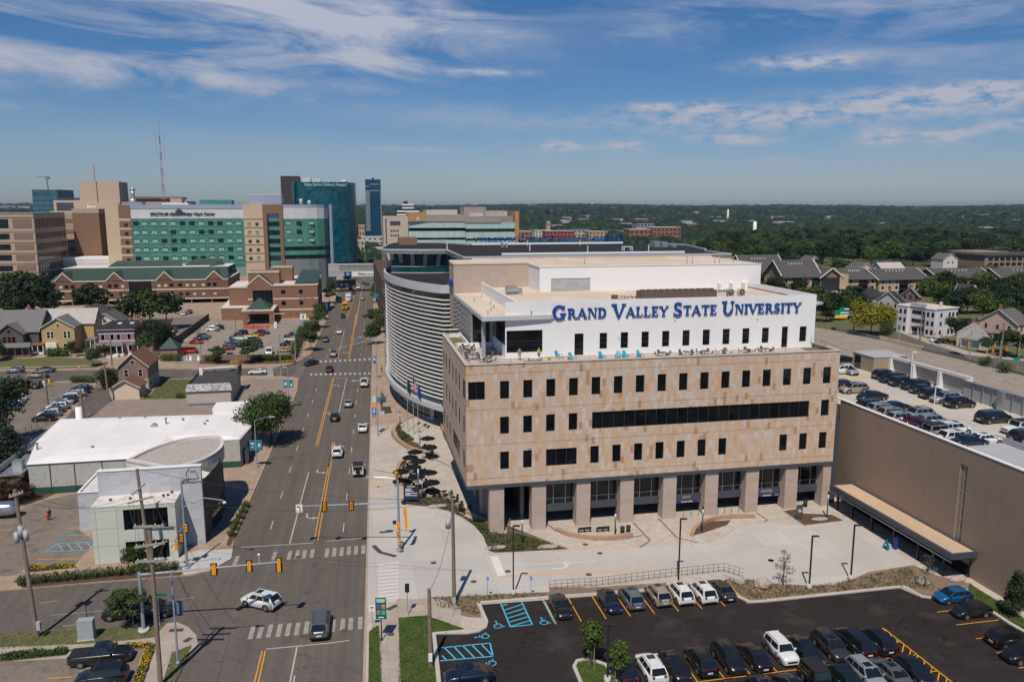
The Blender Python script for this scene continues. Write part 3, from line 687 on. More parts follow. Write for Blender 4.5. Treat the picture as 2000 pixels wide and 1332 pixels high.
block('left_pavement',b2([(-150,96.6),(-30,96.5)])+GP(L7,[(1100,715),(1210,690),(1330,620)])+r2([(-20.35,108),(-20.35,196)])+GP(M6,[(735,628),(600,616),(280,612)])+GP(L5,[(1260,637),(560,656),(0,668),(-900,672)]),TANW)
block('far_left_pavement',GP(L5,[(-900,586),(0,578),(440,572),(760,564),(1260,558)])+GP(M6,[(0,562),(560,548),(690,520),(760,488)])+r2([(-20.6,246),(-21.3,560)])+b2([(-300,560),(-300,240)]),TANW)
block('plaza',r2([(-2.35,40),(-2.35,560),(10,560)])+b2([(60,240),(101,225),(101,30)]),PLAZA)
block('parkland',r2([(10.05,560)])+b2([(420,620),(420,30),(101.05,30),(101.05,225),(60,240.1)]),DRYG)
for k,(lst,mt,zz)in enumerate([([(-300,1045),(0,1050),(500,1028),(960,990),(890,1072),(780,1085),(500,1110),(-300,1140)],DRYG,.004),([(-300,1210),(0,1170),(330,1140),(400,1150),(380,1175),(0,1215),(-300,1250)],GRASS,.004),([(-300,1225),(385,1195),(560,1130),(840,1138),(750,1340),(-300,1345)],ASPH2,.006),([(845,1110),(893,1115),(880,1170),(820,1345),(745,1345),(800,1240)],MULCH,.008),([(725,1110),(845,1110),(840,1136),(735,1140)],MULCH,.009),([(990,1160),(1105,1118),(1060,1225),(1000,1345),(930,1345)],DRYG,.005)]):
 SHT(('lawn','lawn','parking_lot','flower_bed','flower_bed','lawn')[k],GP(L7,lst),zz,mt)
SHT('parking_lot',GP(L7,[(-500,330),(0,400),(165,315),(275,282),(460,240),(455,455),(545,520),(440,650),(150,668),(95,715),(-500,760)]),.004,ASPH2)
SHT('planting_bed',GP(L7,[(90,745),(110,730),(560,700),(1050,675),(1045,715),(560,752),(130,790)]),.006,MULCH)
SHT('planting_bed',GP(L7,[(150,668),(430,652),(440,672),(160,700)]),.006,MULCH)
SHT('planting_bed',GP(L7,[(-300,330),(0,330),(150,315),(270,270),(390,215),(300,205),(120,150),(-300,150)]),.006,MULCH)
SHT('planting_bed',GP(L7,[(290,175),(500,155),(500,190),(300,222)]),.007,MULCH)
SHT('planting_bed',GP(L7,[(1300,540),(1325,550),(1440,310),(1400,300)]),.006,MULCH)
SHT('corner_pavement',GP(L7,[(890,650),(1050,600),(1150,568),(1340,568),(1330,620),(1210,685),(1060,715),(1045,672)]),.008,DRIVE)
SHT('parking_lot',GP(L5,[(-900,675),(0,672),(410,668),(600,668),(700,705),(470,900),(430,985),(160,1140),(-200,1332),(-900,1332)]),.004,ASPH2)
SHT('alley',GP(L5,[(745,700),(840,730),(880,810),(680,960),(500,960)]),.006,ASPH)
SHT('rear_lot',GP(L5,[(690,950),(860,802),(1480,800)])+GP(M6,[(330,640),(640,640),(700,650),(560,850),(350,900)])+GP(L5,[(1700,960)]),.004,GM('pinkish_lot_concrete',(.23,.185,.15),(.29,.235,.195),.2,c3=(.20,.16,.13)))
SHT('lawn',GP(L5,[(1090,800),(1180,760),(1262,645),(1530,643),(1445,795)]),.006,DRYG)
SHT('lawn',GP(L5,[(-400,655),(440,648),(420,668),(-400,672)]),.007,GRASS)
SHT('lawn',GP(L5,[(-300,570),(0,566),(440,560),(760,553),(800,500),(660,480),(380,470),(180,480),(-300,480)]),.004,DRYG)
SHT('garden_walk',GP(L5,[(-300,556),(180,545),(760,532),(760,540),(180,554),(-300,566)]),.008,TANW)
SHT('verge',GP(L5,[(1262,636),(1500,630),(1500,636),(1262,642)]),.008,GRASS)
S5_=lambda X,Y:(380+X/7.143,600+Y/7.143)
SHT('hospital_lot',GP(S5_,[(60,800),(110,690),(1375,690),(1530,330),(1600,180),(1190,175),(400,175),(-100,50),(-700,60),(-700,120),(170,180),(0,440),(-200,560),(-300,800)]),.006,GM('hospital_lot_concrete',(.235,.20,.165),(.30,.255,.215),.15,c3=(.20,.165,.135)))
SHT('parking_lot',GP(T1,[(900,1210),(1600,1190),(1560,1330),(1200,1332)]),.007,ASPH2)
SHT('planting_bed',GP(S5_,[(60,790),(90,735),(1380,725),(1440,770),(1100,790),(300,800)]),.01,MULCH)
SHT('drop_off_pavement',GP(S5_,[(660,300),(690,250),(1060,250),(1030,310)]),.012,mat('red_paving',(.36,.07,.055),.8,var=.15))
drive=GP(R8,[(958,300),(1000,285),(1060,290)])+GP(Z3,[(0,775),(100,800),(200,845),(300,915),(370,1000),(400,1080),(410,1120),(470,1128),(1060,1098),(1595,1078)])+GP(Z4,[(195,1075),(600,1050),(740,1035),(850,985),(950,920),(1050,892),(1180,885),(1480,905),(1790,868),(1830,875),(1990,960)])+GP(Z6,[(740,810),(380,865),(260,920),(100,965),(0,970)])+GP(Z9,[(820,232),(640,225),(430,195),(330,150)])+GP(Z7,[(1995,225),(930,320),(930,380),(430,400),(0,420)])+GP(R8,[(1110,870),(930,875),(935,600)])
SHT('driveway',drive,.006,DRIVE)
for pts,w in((GP(Z3,[(0,775),(100,800),(200,845),(300,915),(370,1000),(400,1080),(410,1120),(470,1128),(1060,1098)]),.35),(GP(Z6,[(740,812),(380,868),(260,922),(100,968),(0,972)])+GP(Z9,[(820,235),(640,228),(430,198)]),.3),(GP(Z4,[(600,1050),(740,1035),(850,985),(950,920),(1050,892),(1180,885)]),.25)):
 mb=MQ();mb.rb([loc(p,BE)for p in pts],w,.004,.1);ST('kerb',mb,KERB)
SHT('planting_bed',GP(Z3,[(-130,700),(0,690),(100,740),(250,850),(420,890),(420,960),(560,970),(560,900),(1055,1094),(470,1116),(415,1100),(372,990),(290,905),(100,790),(0,765),(-160,740)]),.008,MULCH)
SHT('planting_bed',GP(ZF,[(420,1195),(560,1090),(840,1055),(900,1100),(1220,1330),(1100,1332),(800,1260),(420,1225)]),.009,MULCH)
SHT('planting_bed',GP(ZF,[(400,870),(440,700),(480,660),(500,680),(450,800),(430,870),(580,955),(480,1010)]),.009,MULCH)
SHT('planting_bed',GP(ZF,[(350,220),(390,190),(420,260),(600,390),(560,410),(650,440),(670,520),(480,440),(380,370)]),.009,MULCH)
SHT('planting_bed',GP(Z4,[(1320,790),(1420,775),(1480,810),(1700,820),(1790,865),(1480,903)]),.009,MULCH)
SHT('planting_bed',GP(Z4,[(600,985),(640,920),(760,870),(910,862),(880,900),(700,960)]),.01,MULCH)
SHT('planting_bed',GP(Z7,[(0,425),(930,384),(935,350),(1200,345),(1210,372),(850,425),(375,462),(400,582),(300,580),(60,520),(0,480)]),.009,MULCHL)
SHT('planting_bed',GP(Z7,[(930,380),(1200,350),(1990,300),(1995,330),(1600,365),(930,425)]),.010,MULCHL)
SHT('planting_bed',GP(Z9,[(340,190),(430,196),(640,227),(820,234)])+GP(Z6,[(0,972),(100,966),(260,922),(380,866),(740,814),(900,890),(1190,960),(1160,1000),(920,1060),(860,1065),(800,1055),(650,985),(0,1065)])+GP(Z9,[(550,325),(460,325),(400,290),(340,230)]),.009,MULCHL)
lot=GP(Z7,[(400,482),(900,445),(1640,385),(2000,365)])+GP(Z9,[(340,250),(400,305),(470,335),(550,332),(1310,252)])+GP(Z6,[(800,1070),(900,1085),(1190,1090),(1345,1190),(1500,1285),(1620,1350)])+b2([(72,55),(72,40),(8,40)])+GP(Z7,[(90,1200),(40,715),(290,698),(380,680),(440,620)])
SHT('parking_lot',lot,.012,ASPHD)
lawn1=GP(Z7,[(0,575),(260,668),(280,672),(20,695),(60,1200),(-240,1200)])+GP(R8,[(1115,1332),(1115,960),(1290,945)])
SHT('lawn',lawn1,.009,GRASS)
SHT('lawn',GP(R8,[(945,1040),(1000,1000),(1015,1095),(1020,1400),(940,1400)]),.009,GRASS)
SHT('sidewalk',GP(R8,[(1000,1000),(1115,850),(1200,855),(1340,850),(1473,900),(1473,1010),(1300,945),(1115,958),(1128,1400),(1020,1400)]),.010,WALKC)
SHT('lawn',GP(Z6,[(1180,960),(1605,1230),(1610,1340),(1500,1275),(1345,1180),(1200,1085),(1165,1000)]),.010,GRASS)
for pts in(GP(Z7,[(375,470),(385,490),(440,620),(430,660),(380,690),(290,705),(30,712),(60,1000),(85,1300)]),GP(Z7,[(375,472),(900,430),(1640,378),(2010,355)]),GP(Z9,[(330,240),(400,300),(470,332),(550,327),(1310,247)]),GP(Z6,[(655,985),(800,1062),(900,1080),(1190,1085)]),GP(Z6,[(1340,1175),(1500,1280),(1650,1365)])):
 mb=MQ();mb.rb([loc(p,BE)for p in pts],.42,.012,.14);ST('kerb',mb,KERB)
isl=GP(Z7,[(1125,960),(1150,925),(1210,912),(1290,925),(1370,960),(1420,1040),(1460,1110),(1180,1110)])
SHT('traffic_island',isl,.02,GRASS);mb=MQ();mb.rb([loc(p,BE)for p in GP(Z7,[(1200,1150),(1125,970),(1150,925),(1210,912),(1290,925),(1370,955),(1430,1030),(1500,1130)])],.35,.012,.15);ST('kerb',mb,KERB)
for pts in(GP(Z3,[(870,890),(950,950),(1050,990),(1250,1020),(1450,1015),(1620,980)]),GP(Z3,[(1545,880),(1680,1020),(1600,1075)]),GP(Z3,[(1740,845),(1890,1000),(2070,1040)]),GP(Z4,[(1105,800),(1195,860),(1160,885)]),GP(Z4,[(1320,790),(1490,905)]),GP(ZE,[(580,1020),(900,1105),(1430,1290)]),GP(ZF,[(50,775),(330,830)]),GP(ZF,[(860,640),(1080,750),(1150,900),(1220,1070)]),GP(ZF,[(630,60),(420,180),(300,280),(310,360),(380,430),(520,520)]),GP(ZF,[(900,130),(960,280),(1000,400)])):
 mb=MQ();mb.rb([loc(p,BE)for p in pts],.28,.013);ST('paving_band',mb,JOINTD)
SHT('brown_pavement',GP(M6,[(1300,640),(1560,640),(1700,760),(1830,890),(1560,965),(1460,1000),(1300,1000)])+[],.009,SM('brown_pavers',(.31,.225,.17),(.38,.285,.22),1.5,1.5,(.14,.1,.08),.4))
SHT('brown_pavement',r2([(-2.3,205),(8,205),(8,470),(-2.3,470)]),.010,MT['brown_pavers'])
mb=MB(RO);mb.box(-2.5,-2.25,40,560,RZ,.02);ST('kerb',mb,KERBT)
mb=MB(RO);mb.box(-20.45,-20.2,108,196,RZ,.02);ST('kerb',mb,KERBT)
ZM=RZ+.006
def STR(name,L,m,ang=RO,z=ZM):
 mb=MB(ang)
 for x0,x1,y0,y1 in L:mb.pl([(x0,y0,z),(x1,y0,z),(x1,y1,z),(x0,y1,z)])
 return ST(name,mb,m)
def STS(name,segs,w,m,z=ZM):
 mb=MB()
 for p,q in segs:
  dx,dy=q[0]-p[0],q[1]-p[1];l=math.hypot(dx,dy);nx,ny=-dy/l*w/2,dx/l*w/2
  mb.pl([(p[0]-nx,p[1]-ny,z),(q[0]-nx,q[1]-ny,z),(q[0]+nx,q[1]+ny,z),(p[0]+nx,p[1]+ny,z)])
  mb.v[-4:]=mb.v[-4:]
 for i,f in enumerate(mb.f):
  a,b,c=[mb.v[k]for k in f[:3]]
  if(b[0]-a[0])*(c[1]-a[1])-(b[1]-a[1])*(c[0]-a[0])<0:mb.f[i]=f[::-1]
 return ST(name,mb,m)
dash=[(-15.82,-15.68,108.5+12.2*k,111.7+12.2*k)for k in range(8)]+[(-5.82,-5.68,106+12.2*k,109.2+12.2*k)for k in range(8)]
dash+=[(-15.8,-15.66,238+12.2*k,241+12.2*k)for k in range(20)]+[(-5.9,-5.76,240+12.2*k,243+12.2*k)for k in range(20)]+[(-5.85,-5.7,62,69),(-15.85,-15.7,52,60),(-2.6-6.4,-2.6-6.26,70-18,72.)]
STR('lane_marking',dash,WLN)
def gseg(conv,L):return[(G(*conv(*a),RZ),G(*conv(*b),RZ))for a,b in L]
STS('lane_marking',gseg(R8,[((488,535),(598,122)),((190,557),(625,530)),((700,520),(930,500)),((355,1140),(725,1105)),((725,1105),(830,1090)),((490,1332),(530,1130))])+gseg(M6,[((1045,910),(1110,632)),((1000,632),(1110,632)),((1040,480),(1090,260)),((880,490),(1120,486))]),.16,WLN)
STS('centre_line',gseg(R8,[((630,515),(728,0)),((650,515),(738,0)),((285,1332),(330,1150)),((308,1332),(348,1150))])+gseg(M6,[((963,1332),(1001,1130)),((983,1332),(1015,1130)),((866,1162),(1000,635)),((882,1162),(1010,635)),((1122,478),(1182,130)),((1132,478),(1188,130)),((1110,175),(1142,0))]),.13,YEL)
STR('centre_line',[(-8.9,-8.78,300,520),(-9.2,-9.08,300,520),(-12.4,-12.28,330,520)],YEL)
for cv,pts,w,h in((R8,[(180,630),(400,605),(487,602),(532,597),(573,595),(618,590),(702,587),(745,583),(787,580),(829,575),(870,572),(912,568)],.5,2.6),(R8,[(270,1045),(320,1040),(373,1036),(428,1032),(480,1028),(532,1024),(585,1016),(738,1005),(793,1000),(840,995),(895,990)],.48,2.6)):
 P=[G(*cv(*p),RZ)for p in pts];STS('crosswalk',[((x+sin(RO)*h/2,y-cos(RO)*h/2),(x-sin(RO)*h/2,y+cos(RO)*h/2))for x,y in P],w,WLF)
STS('crosswalk',[(G(*M6(905+38*k,512-k*1.8),RZ),G(*M6(907+38*k,498-k*1.8),RZ))for k in range(11)]+[(G(*M6(830+38*k,612-k*.6),RZ),G(*M6(832+38*k,598-k*.6),RZ))for k in range(13)],.6,WLN)
STS('crosswalk',[(G(*R8(998,655+20*k),.0),G(*R8(1115,652+20*k-8),.0))for k in range(11)],.28,mat('crosswalk_white',(.62,.6,.58),.8,var=.1),.014)
STS('crosswalk',[(G(*M6(700+4*k,610-k*9),RZ),G(*M6(760+4*k,607-k*9),RZ))for k in range(8)],.3,WLF)
def arrow(p,ang,kind,m=WLN,z=ZM,k=1.):
 """turn arrow painted on the road: shaft, bend and head"""
 mb=MB(ang,(p[0],p[1],0))
 if kind=='L':pl=[[(-.1,-1.6),(.1,-1.6),(.1,-.2),(-.1,-.4)],[(-.1,-.4),(.1,-.2),(-.3,.35),(-.4,.1)],[(-.4,.1),(-.3,.35),(-.9,.45),(-.9,.2)]];hd=[(-.85,.8),(-1.7,.33),(-.85,-.15)]
 else:pl=[[(-.1,-1.6),(.1,-1.6),(.1,.4),(-.1,.4)]];hd=[(-.4,.4),(.4,.4),(0,1.5)]
 for q in pl+[hd]:
  q=[(x*k,y*k)for x,y in q]
  ar=sum(q[i][0]*q[(i+1)%len(q)][1]-q[(i+1)%len(q)][0]*q[i][1]for i in range(len(q)))
  mb.pl([(x,y,z)for x,y in(q if ar>0 else q[::-1])])
 return ST('arrow_marking',mb,m)
for cv,x,y,kd in((R8,645,125,'U'),(R8,585,385,'U')):
 p=G(*cv(x,y),RZ);arrow(p,RO+pi,'L')
arrow(G(*M6(1050,690),RZ),RO,'L');arrow(G(*M6(975,905),RZ),RO,'L');arrow(G(*M6(1145,330),RZ),RO+pi,'L');arrow(G(*M6(1085,438),RZ),RO+pi,'L')
arrow(G(*Z7(1060,195)),BE-pi/2,'L',mat('crosswalk_white',()),.014,1.1)
STS('lane_marking',[(G(*Z7(500,105)),G(*Z7(560,258)))],1.0,MT['crosswalk_white'],.014)
STS('lane_marking',[(G(*Z7(540,262)),G(*Z7(1722,207)))],.2,ORL,.016)
STS('lane_marking',[(G(*Z7(560,172)),G(*Z7(1300,146)))],.1,MT['crosswalk_white'],.014)
LZ=.018
STR('stall_line',[(a-.05,a+.05,76.3,81.5)for a in[20.22+2.79*k for k in range(10)]],ORL,BE,LZ)
STR('stall_line',[(a-.05,a+.05,63.6,68.5)for a in[25.2+2.72*k for k in range(11)]]+[(a-.05,a+.05,53,63.4)for a in[25.2+2.72*k for k in range(11)]]+[(25,53.9,63.45,63.55)],ORL,BE,LZ)
STR('stall_line',[(62.1,67.4,b-.05,b+.05)for b in(70.5,67.7,64.9,62.2,59.5,56.8)],ORL,BE,LZ)
STR('stall_line',[(52.9,54.0,68.5,68.62),(54.0,54.12,53,68.62),(53.1,54.0,60.6,60.7),(53.,54.,65.9,66.)],ORL,BE,LZ)
HB=[((54.05,68.4-1.0*k),(52.9,67.2-1.0*k))for k in range(12)]
STS('hatching',[(rot(p,BE),rot(q,BE))for p,q in HB],.1,ORL,LZ)
z7s=lambda L,w:STS('accessible_marking',[(G(*Z7(*a)),G(*Z7(*b)))for a,b in L],w,CYAN,LZ)
z7s([((553,475),(628,655)),((715,460),(800,640)),((580,525),(715,480)),((590,557),(730,512)),((607,587),(745,545)),((622,617),(763,577)),((632,650),(778,607)),((628,655),(800,637)),((560,490),(605,480)),((880,447),(975,625)),((68,820),(468,782)),((80,920),(492,885)),((468,782),(492,885)),((110,815),(200,905)),((185,808),(270,898)),((255,802),(345,892)),((325,795),(418,888)),((400,790),(492,885)),((95,880),(128,915))],.15)
def isa(p,ang,m,z,k=1.):
 """wheelchair symbol"""
 mb=MB(ang,(p[0],p[1],0));pts=[(.42*cos(R(a))*k,(.42*sin(R(a))-.25)*k)for a in range(100,401,25)]
 L=[pts,[(-.05*k,.55*k),(-.05*k,-.02*k),(.35*k,-.02*k),(.55*k,-.5*k),(.72*k,-.45*k)],[(-.05*k,.28*k),(.3*k,.28*k)]]
 for j_,q in enumerate(L):mb.rb(q,.11*k,z+j_*.001)
 o=[(-.05*k+.13*k*cos(R(a)),.75*k+.13*k*sin(R(a)))for a in range(0,360,45)];mb.pl([(x,y,z)for x,y in o])
 return ST('accessible_marking',mb,m)
isa(G(*Z7(527,640)),BE,CYAN,LZ);isa(G(*Z7(885,612)),BE,CYAN,LZ);isa(G(*Z7(410,730)),BE+pi/2,CYAN,LZ);isa(G(*Z7(463,942)),BE+pi/2,CYAN,LZ)
l7s=lambda nm,L,w,m,z=.012:STS(nm,[(G(*L7(*a)),G(*L7(*b)))for a,b in L],w,m,z)
l7s('accessible_marking',[((258,580),(500,572)),((335,532),(545,525)),((258,580),(335,532)),((330,532),(365,576)),((385,530),(418,574)),((440,528),(475,572)),((500,527),(530,560)),((350,489),(540,484)),((330,516),(380,508))],.13,CYAN)
l7s('stall_line',[((0,415),(75,413)),((0,455),(70,454)),((425,404),(460,403)),((385,445),(465,443)),((212,624),(455,621)),((0,497),(20,497)),((275,1310),(415,1300)),((800,1230),(835,1140))],.12,ORL)
l7s('lane_marking',[((290,940),(700,905)),((1030,850),(1120,835))],.12,WLF,RZ+.003);l7s('centre_line',[((230,870),(330,855)),((360,1002),(480,990))],.12,FOR,RZ+.003)
STS('stall_line',[(G(*L5(670+105*k,945)),G(*L5(700+105*k,910)))for k in range(11)],.12,FOR,.012)
STS('centre_line',[(G(*L5(500,607),RZ),G(*L5(740,603),RZ)),(G(*L5(-100,618),RZ),G(*L5(180,614),RZ))],.12,FOR,RZ+.003)
STS('lane_marking',[(G(*S5_(200,425)),G(*S5_(1170,420))),(G(*S5_(960,305)),G(*S5_(990,262)))],.25,WLN,.014)
MHM=mat('manhole_iron',(.09,.065,.05),.7)
for cv,x,y,z in((R8,537,607,ZM+.004),(R8,632,657,ZM),(R8,588,810,ZM),(R8,570,1060,ZM+.004),(R8,798,1030,ZM+.004),(R8,1070,1055,.02),(R8,1316,645,.016),(R8,1130,578,.016),(Z7,608,222,.018),(Z7,340,302,.018),(Z7,28,155,.018),(Z7,1240,247,.018),(Z7,1327,81,.018),(Z7,1213,12,.018),(Z9,588,98,.018),(ZE,675,1105,.02),(Z4,1222,1176,.018)):
 g=G(*cv(x,y));mb=MB(0,(g[0],g[1],0));mb.pl([(.38*cos(R(a)),.38*sin(R(a)),z)for a in range(0,360,24)]);ST('manhole_cover_surface',mb,MHM)
STS('detectable_paving',[(G(*L7(1060,1100)),G(*L7(1100,1075))),(G(*L7(975,1033)),G(*L7(1055,1030))),(G(*R8(970,545)),G(*R8(1010,585))),(G(*R8(1010,585)),G(*R8(1100,608))),(G(*R8(1005,470)),G(*R8(1083,464))),(G(*R8(1050,915)),G(*R8(1105,888)))],.6,mat('tactile_dark',(.06,.055,.055),.8),.02)
hw=[G(*p)for p in((1560,632),(1600,648),(1700,690),(1830,700+36),(2010,812),(2300,930))]
hwf=[G(*ZH(*p))for p in((2300,1040),(2000,965),(1600,860),(1200,765),(900,695),(440,580),(0,490),(-400,410),(-800,330))]
SHT('highway',[G(*p)for p in((1400,625),(1500,700),(1640,790),(2000,960),(2400,1100))]+hwf,.004,HWY)
hq=lambda L,w,m,z=.012:STS('lane_marking',[(G(*ZH(*a)),G(*ZH(*b)))for a,b in L],w,m,z)
hq([((20,580),(130,608)),((200,598),(250,610)),((360,665),(450,690)),((390,645),(430,655)),((550,685),(600,697)),((720,765),(840,797)),((930,788),(1000,802)),((1150,845),(1205,858)),((1130,872),(1260,910)),((1370,903),(1440,922)),((1440,1005),(1600,1055)),((1600,965),(1980,1060)),((1580,995),(1720,1040)),((1700,985),(1960,1062))],.25,WLN)
SHT('access_street',[G(*ZH(*p))for p in((190,200),(300,250),(420,330),(600,470),(700,500),(960,620),(1180,680),(1600,772),(2300,845),(2300,900),(1500,800),(1180,750),(1000,695),(800,655),(570,570),(560,480),(380,360),(250,280),(150,220))],.006,ASPH)
SHT('verge',[G(*ZH(*p))for p in((-300,440),(0,480),(440,570),(560,560),(560,460),(300,330),(100,300),(-300,300))],.005,DRYG)
SHT('sidewalk',[G(*ZH(*p))for p in((560,460),(620,440),(1000,580),(1400,700),(2300,830),(2300,840),(1380,740),(960,615))],.008,WALKC)
SHT('lawn',[G(*ZH(*p))for p in((1200,590),(1500,620),(2300,680),(2300,760),(1700,720),(1400,700),(1180,640))],.007,DRYG)
# ---- health sciences building with the louvred drum
HB_=TH('health_science_building','curved glass building banded with white horizontal louvres and a flat black roof','building',rot((8,190),BE),BE)
TGL=GLM('teal_green_glass',(.022,.085,.076),.08,.5,.25);TGD=GLM('deep_teal_glass',(.006,.06,.06),.08,.4,.3)
ROOFD=mat('black_roof_membrane',(.032,.030,.033),.95,var=.2,scale=.08,fine=.2,spec=.1)
LOUV=mat('louvre_white',(.62,.59,.56),.5,var=.03);PANW=mat('silver_white_panel',(.56,.57,.59),.42,.25,var=.05,scale=.2)
drum=[(10.5,208),(8.6,200),(7.8,194),(7.65,190),(7.75,184),(8.4,177),(9.7,170),(11.2,164.3),(13.1,159.2),(15.1,155.2),(16.9,152.3)]
def SML(P,n=4):
 out=[]
 for i in range(len(P)-1):
  p0=P[max(i-1,0)];p1=P[i];p2=P[i+1];p3=P[min(i+2,len(P)-1)]
  for k in range(n):
   t=k/n
   out.append(tuple(.5*(2*p1[j]+(p2[j]-p0[j])*t+(2*p0[j]-5*p1[j]+4*p2[j]-p3[j])*t*t+(3*p1[j]-p0[j]-3*p2[j]+p3[j])*t**3)for j in(0,1)))
 return out+[P[-1]]
drum=SML(drum)
def OFS(P,d):
 out=[]
 for i,p in enumerate(P):
  a=P[max(i-1,0)];b=P[min(i+1,len(P)-1)];dx,dy=b[0]-a[0],b[1]-a[1];l=math.hypot(dx,dy)or 1
  out.append((p[0]-dy/l*d,p[1]+dx/l*d))
 return out
inner=OFS(drum,.75);flank=[(18.2,152.3),(24,152.3)]
mb=MQ()
for P in(inner+[(18.2,153.1),(24,153.1)],):
 for p,q in zip(P,P[1:]):mb.pl([(*p,5.),(*q,5.),(*q,27.6),(*p,27.6)])
mb.bd('curtain_wall',TGL,HB_)
mb=MQ()
P=inner+[(18.2,153.1)]
for k in range(0,len(P),3):mb.box(P[k][0]-.05,P[k][0]+.05,P[k][1]-.12,P[k][1]-.02,5,27.6)
for z in(5.4,9.3,13.2,17.1,21.,24.9):
 for p,q in zip(P,P[1:]):mb.pl([(p[0]-.03,p[1]-.03,z),(q[0]-.03,q[1]-.03,z),(q[0]-.03,q[1]-.03,z+.5),(p[0]-.03,p[1]-.03,z+.5)])
mb.bd('mullion',mat('green_mullion',(.10,.19,.18),.4,.3),HB_)
for k in range(25):
 z=6.45+k*.822;mb=MQ();out=drum+[(18.0,152.0),(24,152.0)]
 inn=OFS(drum,.42)+[(18.,152.4),(24,152.4)]
 for a,b,c,d in zip(out,out[1:],inn[1:],inn):
  mb.pl([(*a,z),(*b,z),(*b,z+.13),(*a,z+.13)]);mb.pl([(*a,z+.13),(*b,z+.13),(*c,z+.2),(*d,z+.2)]);mb.pl([(*d,z),(*c,z),(*b,z),(*a,z)])
 mb.bd('louvre',LOUV,HB_)
body=drum+[(18.2,152.0),(24,152.3),(24,208)]
mb=MQ()
def RW(mb,P,z0,z1,th=.35):
 Q=OFS(P,th)
 for a,b,c,d in zip(P,P[1:],Q[1:],Q):
  mb.pl([(*a,z0),(*b,z0),(*b,z1),(*a,z1)]);mb.pl([(*a,z1),(*b,z1),(*c,z1),(*d,z1)]);mb.pl([(*c,z0),(*d,z0),(*d,z1),(*c,z1)]);mb.pl([(*d,z0),(*c,z0),(*b,z0),(*a,z0)])
fd=OFS(drum,-.25);RW(mb,fd+[(18.2,151.9),(24,151.9)],27.6,29.2,.5);mb.bd('parapet',PANW,HB_)
mb=MQ();cn=OFS(drum,-.5);RW(mb,cn[6:]+[(18.2,152.2)],4.2,5.2,1.6)
mb.pm(drum+[(18,153),(24,153),(24,208)],4.6,5.0);mb.bd('entrance_canopy',PANW,HB_)
mb=MQ();base=[(9.5,203),(8.75,195),(8.9,189),(9.8,182),(10.7,176.8),(11.6,172),(13,167.6),(14.1,164.8),(15.4,162.3),(17,161.6),(17,154.4),(19,154.4)]
for p,q in zip(base,base[1:]):mb.pl([(*p,0.),(*q,0.),(*q,4.6),(*p,4.6)])
mb.bd('lobby_glass',TGL,HB_)
mb=MQ()
for p in base[:-3]:mb.box(p[0]-.1,p[0],p[1]-.12,p[1],0,4.6)
for p,q in zip(base[:-2],base[1:-1]):
 for z in(0.,1.1,2.9):mb.pl([(p[0]-.05,p[1]-.06,z),(q[0]-.05,q[1]-.06,z),(q[0]-.05,q[1]-.06,z+(.3 if z==0 else .1)),(p[0]-.05,p[1]-.06,z+(.3 if z==0 else .1))])
mb.box(15.2,15.9,161.3,162.,0,4.6);mb.bd('mullion',WHITEP,HB_)
mb=MQ();mb.pm(drum[4:]+[(18.2,152.4),(24,152.4),(24,204)],28.5,28.6,False);mb.bd('lower_roof',ROOFD,HB_)
big_=[(21.75,156.7),(79.5,157.3),(79.8,170.4),(82.6,176.4),(86.5,197),(83.1,210),(31.6,211)]
mb=MQ();mb.pm([(24.1,158)]+big_[1:]+[(22,211)],0,33.4);mb.bd('main_wall',mat('pale_metal_wall',(.6,.6,.61),.5,var=.05),HB_)
up=SML([(31.6,211),(24,226),(14,227),(10.2,218),(8.6,207),(7.2,197),(7.0,191.5),(8.4,188.9),(12.6,187.2),(16.6,186.1),(21.6,185.7)],3)
topo=up+[(21.75,156.7)]+big_[1:]
mb=MQ();RW(mb,topo[:-1],33.3,34.35,.4)
x=24.
while x<79:mb.box(x,x+.02,156.66+(x-21.75)*.0104,156.7+(x-21.75)*.0104,33.3,34.35);x+=1.2
mb.bd('fascia',PANW,HB_)
mb=MQ();mb.pm(topo,33.35,34.05,True);mb.bd('black_roof',ROOFD,HB_)
ug=OFS(up[6:],2.2);mb=MQ()
for p,q in zip(ug,ug[1:]):mb.pl([(*p,28.6),(*q,28.6),(*q,33.3),(*p,33.3)])
mb.pl([(ug[-1][0],ug[-1][1],28.6),(22.2,157,28.6),(22.2,157,33.3),(ug[-1][0],ug[-1][1],33.3)]);mb.bd('clerestory_glass',TGD,HB_)
mb=MQ()
for k,(t,b)in enumerate((((7.7,192),(9.2,196)),((9.2,189.3),(10.6,193.4)),((11.2,188.3),(12.1,191.6)),((14.,187.4),(14.3,190)),((17.1,186.8),(16.9,189.2)),((20.3,186.6),(19.8,188.8)))):
 w=.45;i=mb.P([(b[0]-w,b[1],28.6),(b[0]+w,b[1],28.6),(b[0]+w,b[1]+.5,28.6),(b[0]-w,b[1]+.5,28.6),(t[0]-w,t[1],33.3),(t[0]+w,t[1],33.3),(t[0]+w,t[1]+1,33.3),(t[0]-w,t[1]+1,33.3)])
 for q in((0,1,5,4),(1,2,6,5),(2,3,7,6),(3,0,4,7)):mb.face([i+v for v in q])
for z in(28.6,30.1):
 for p,q in zip(ug,ug[1:]):mb.pl([(p[0]-.1,p[1]-.1,z),(q[0]-.1,q[1]-.1,z),(q[0]-.1,q[1]-.1,z+.2),(p[0]-.1,p[1]-.1,z+.2)])
mb.bd('raking_fin',PANW,HB_)
mb=MQ();mb.box(31.5,74,211.2,211.6,34.05,34.55);mb.box(31,72,164.6,165,34.05,34.5);mb.bd('sign_base',WHITEP,HB_)
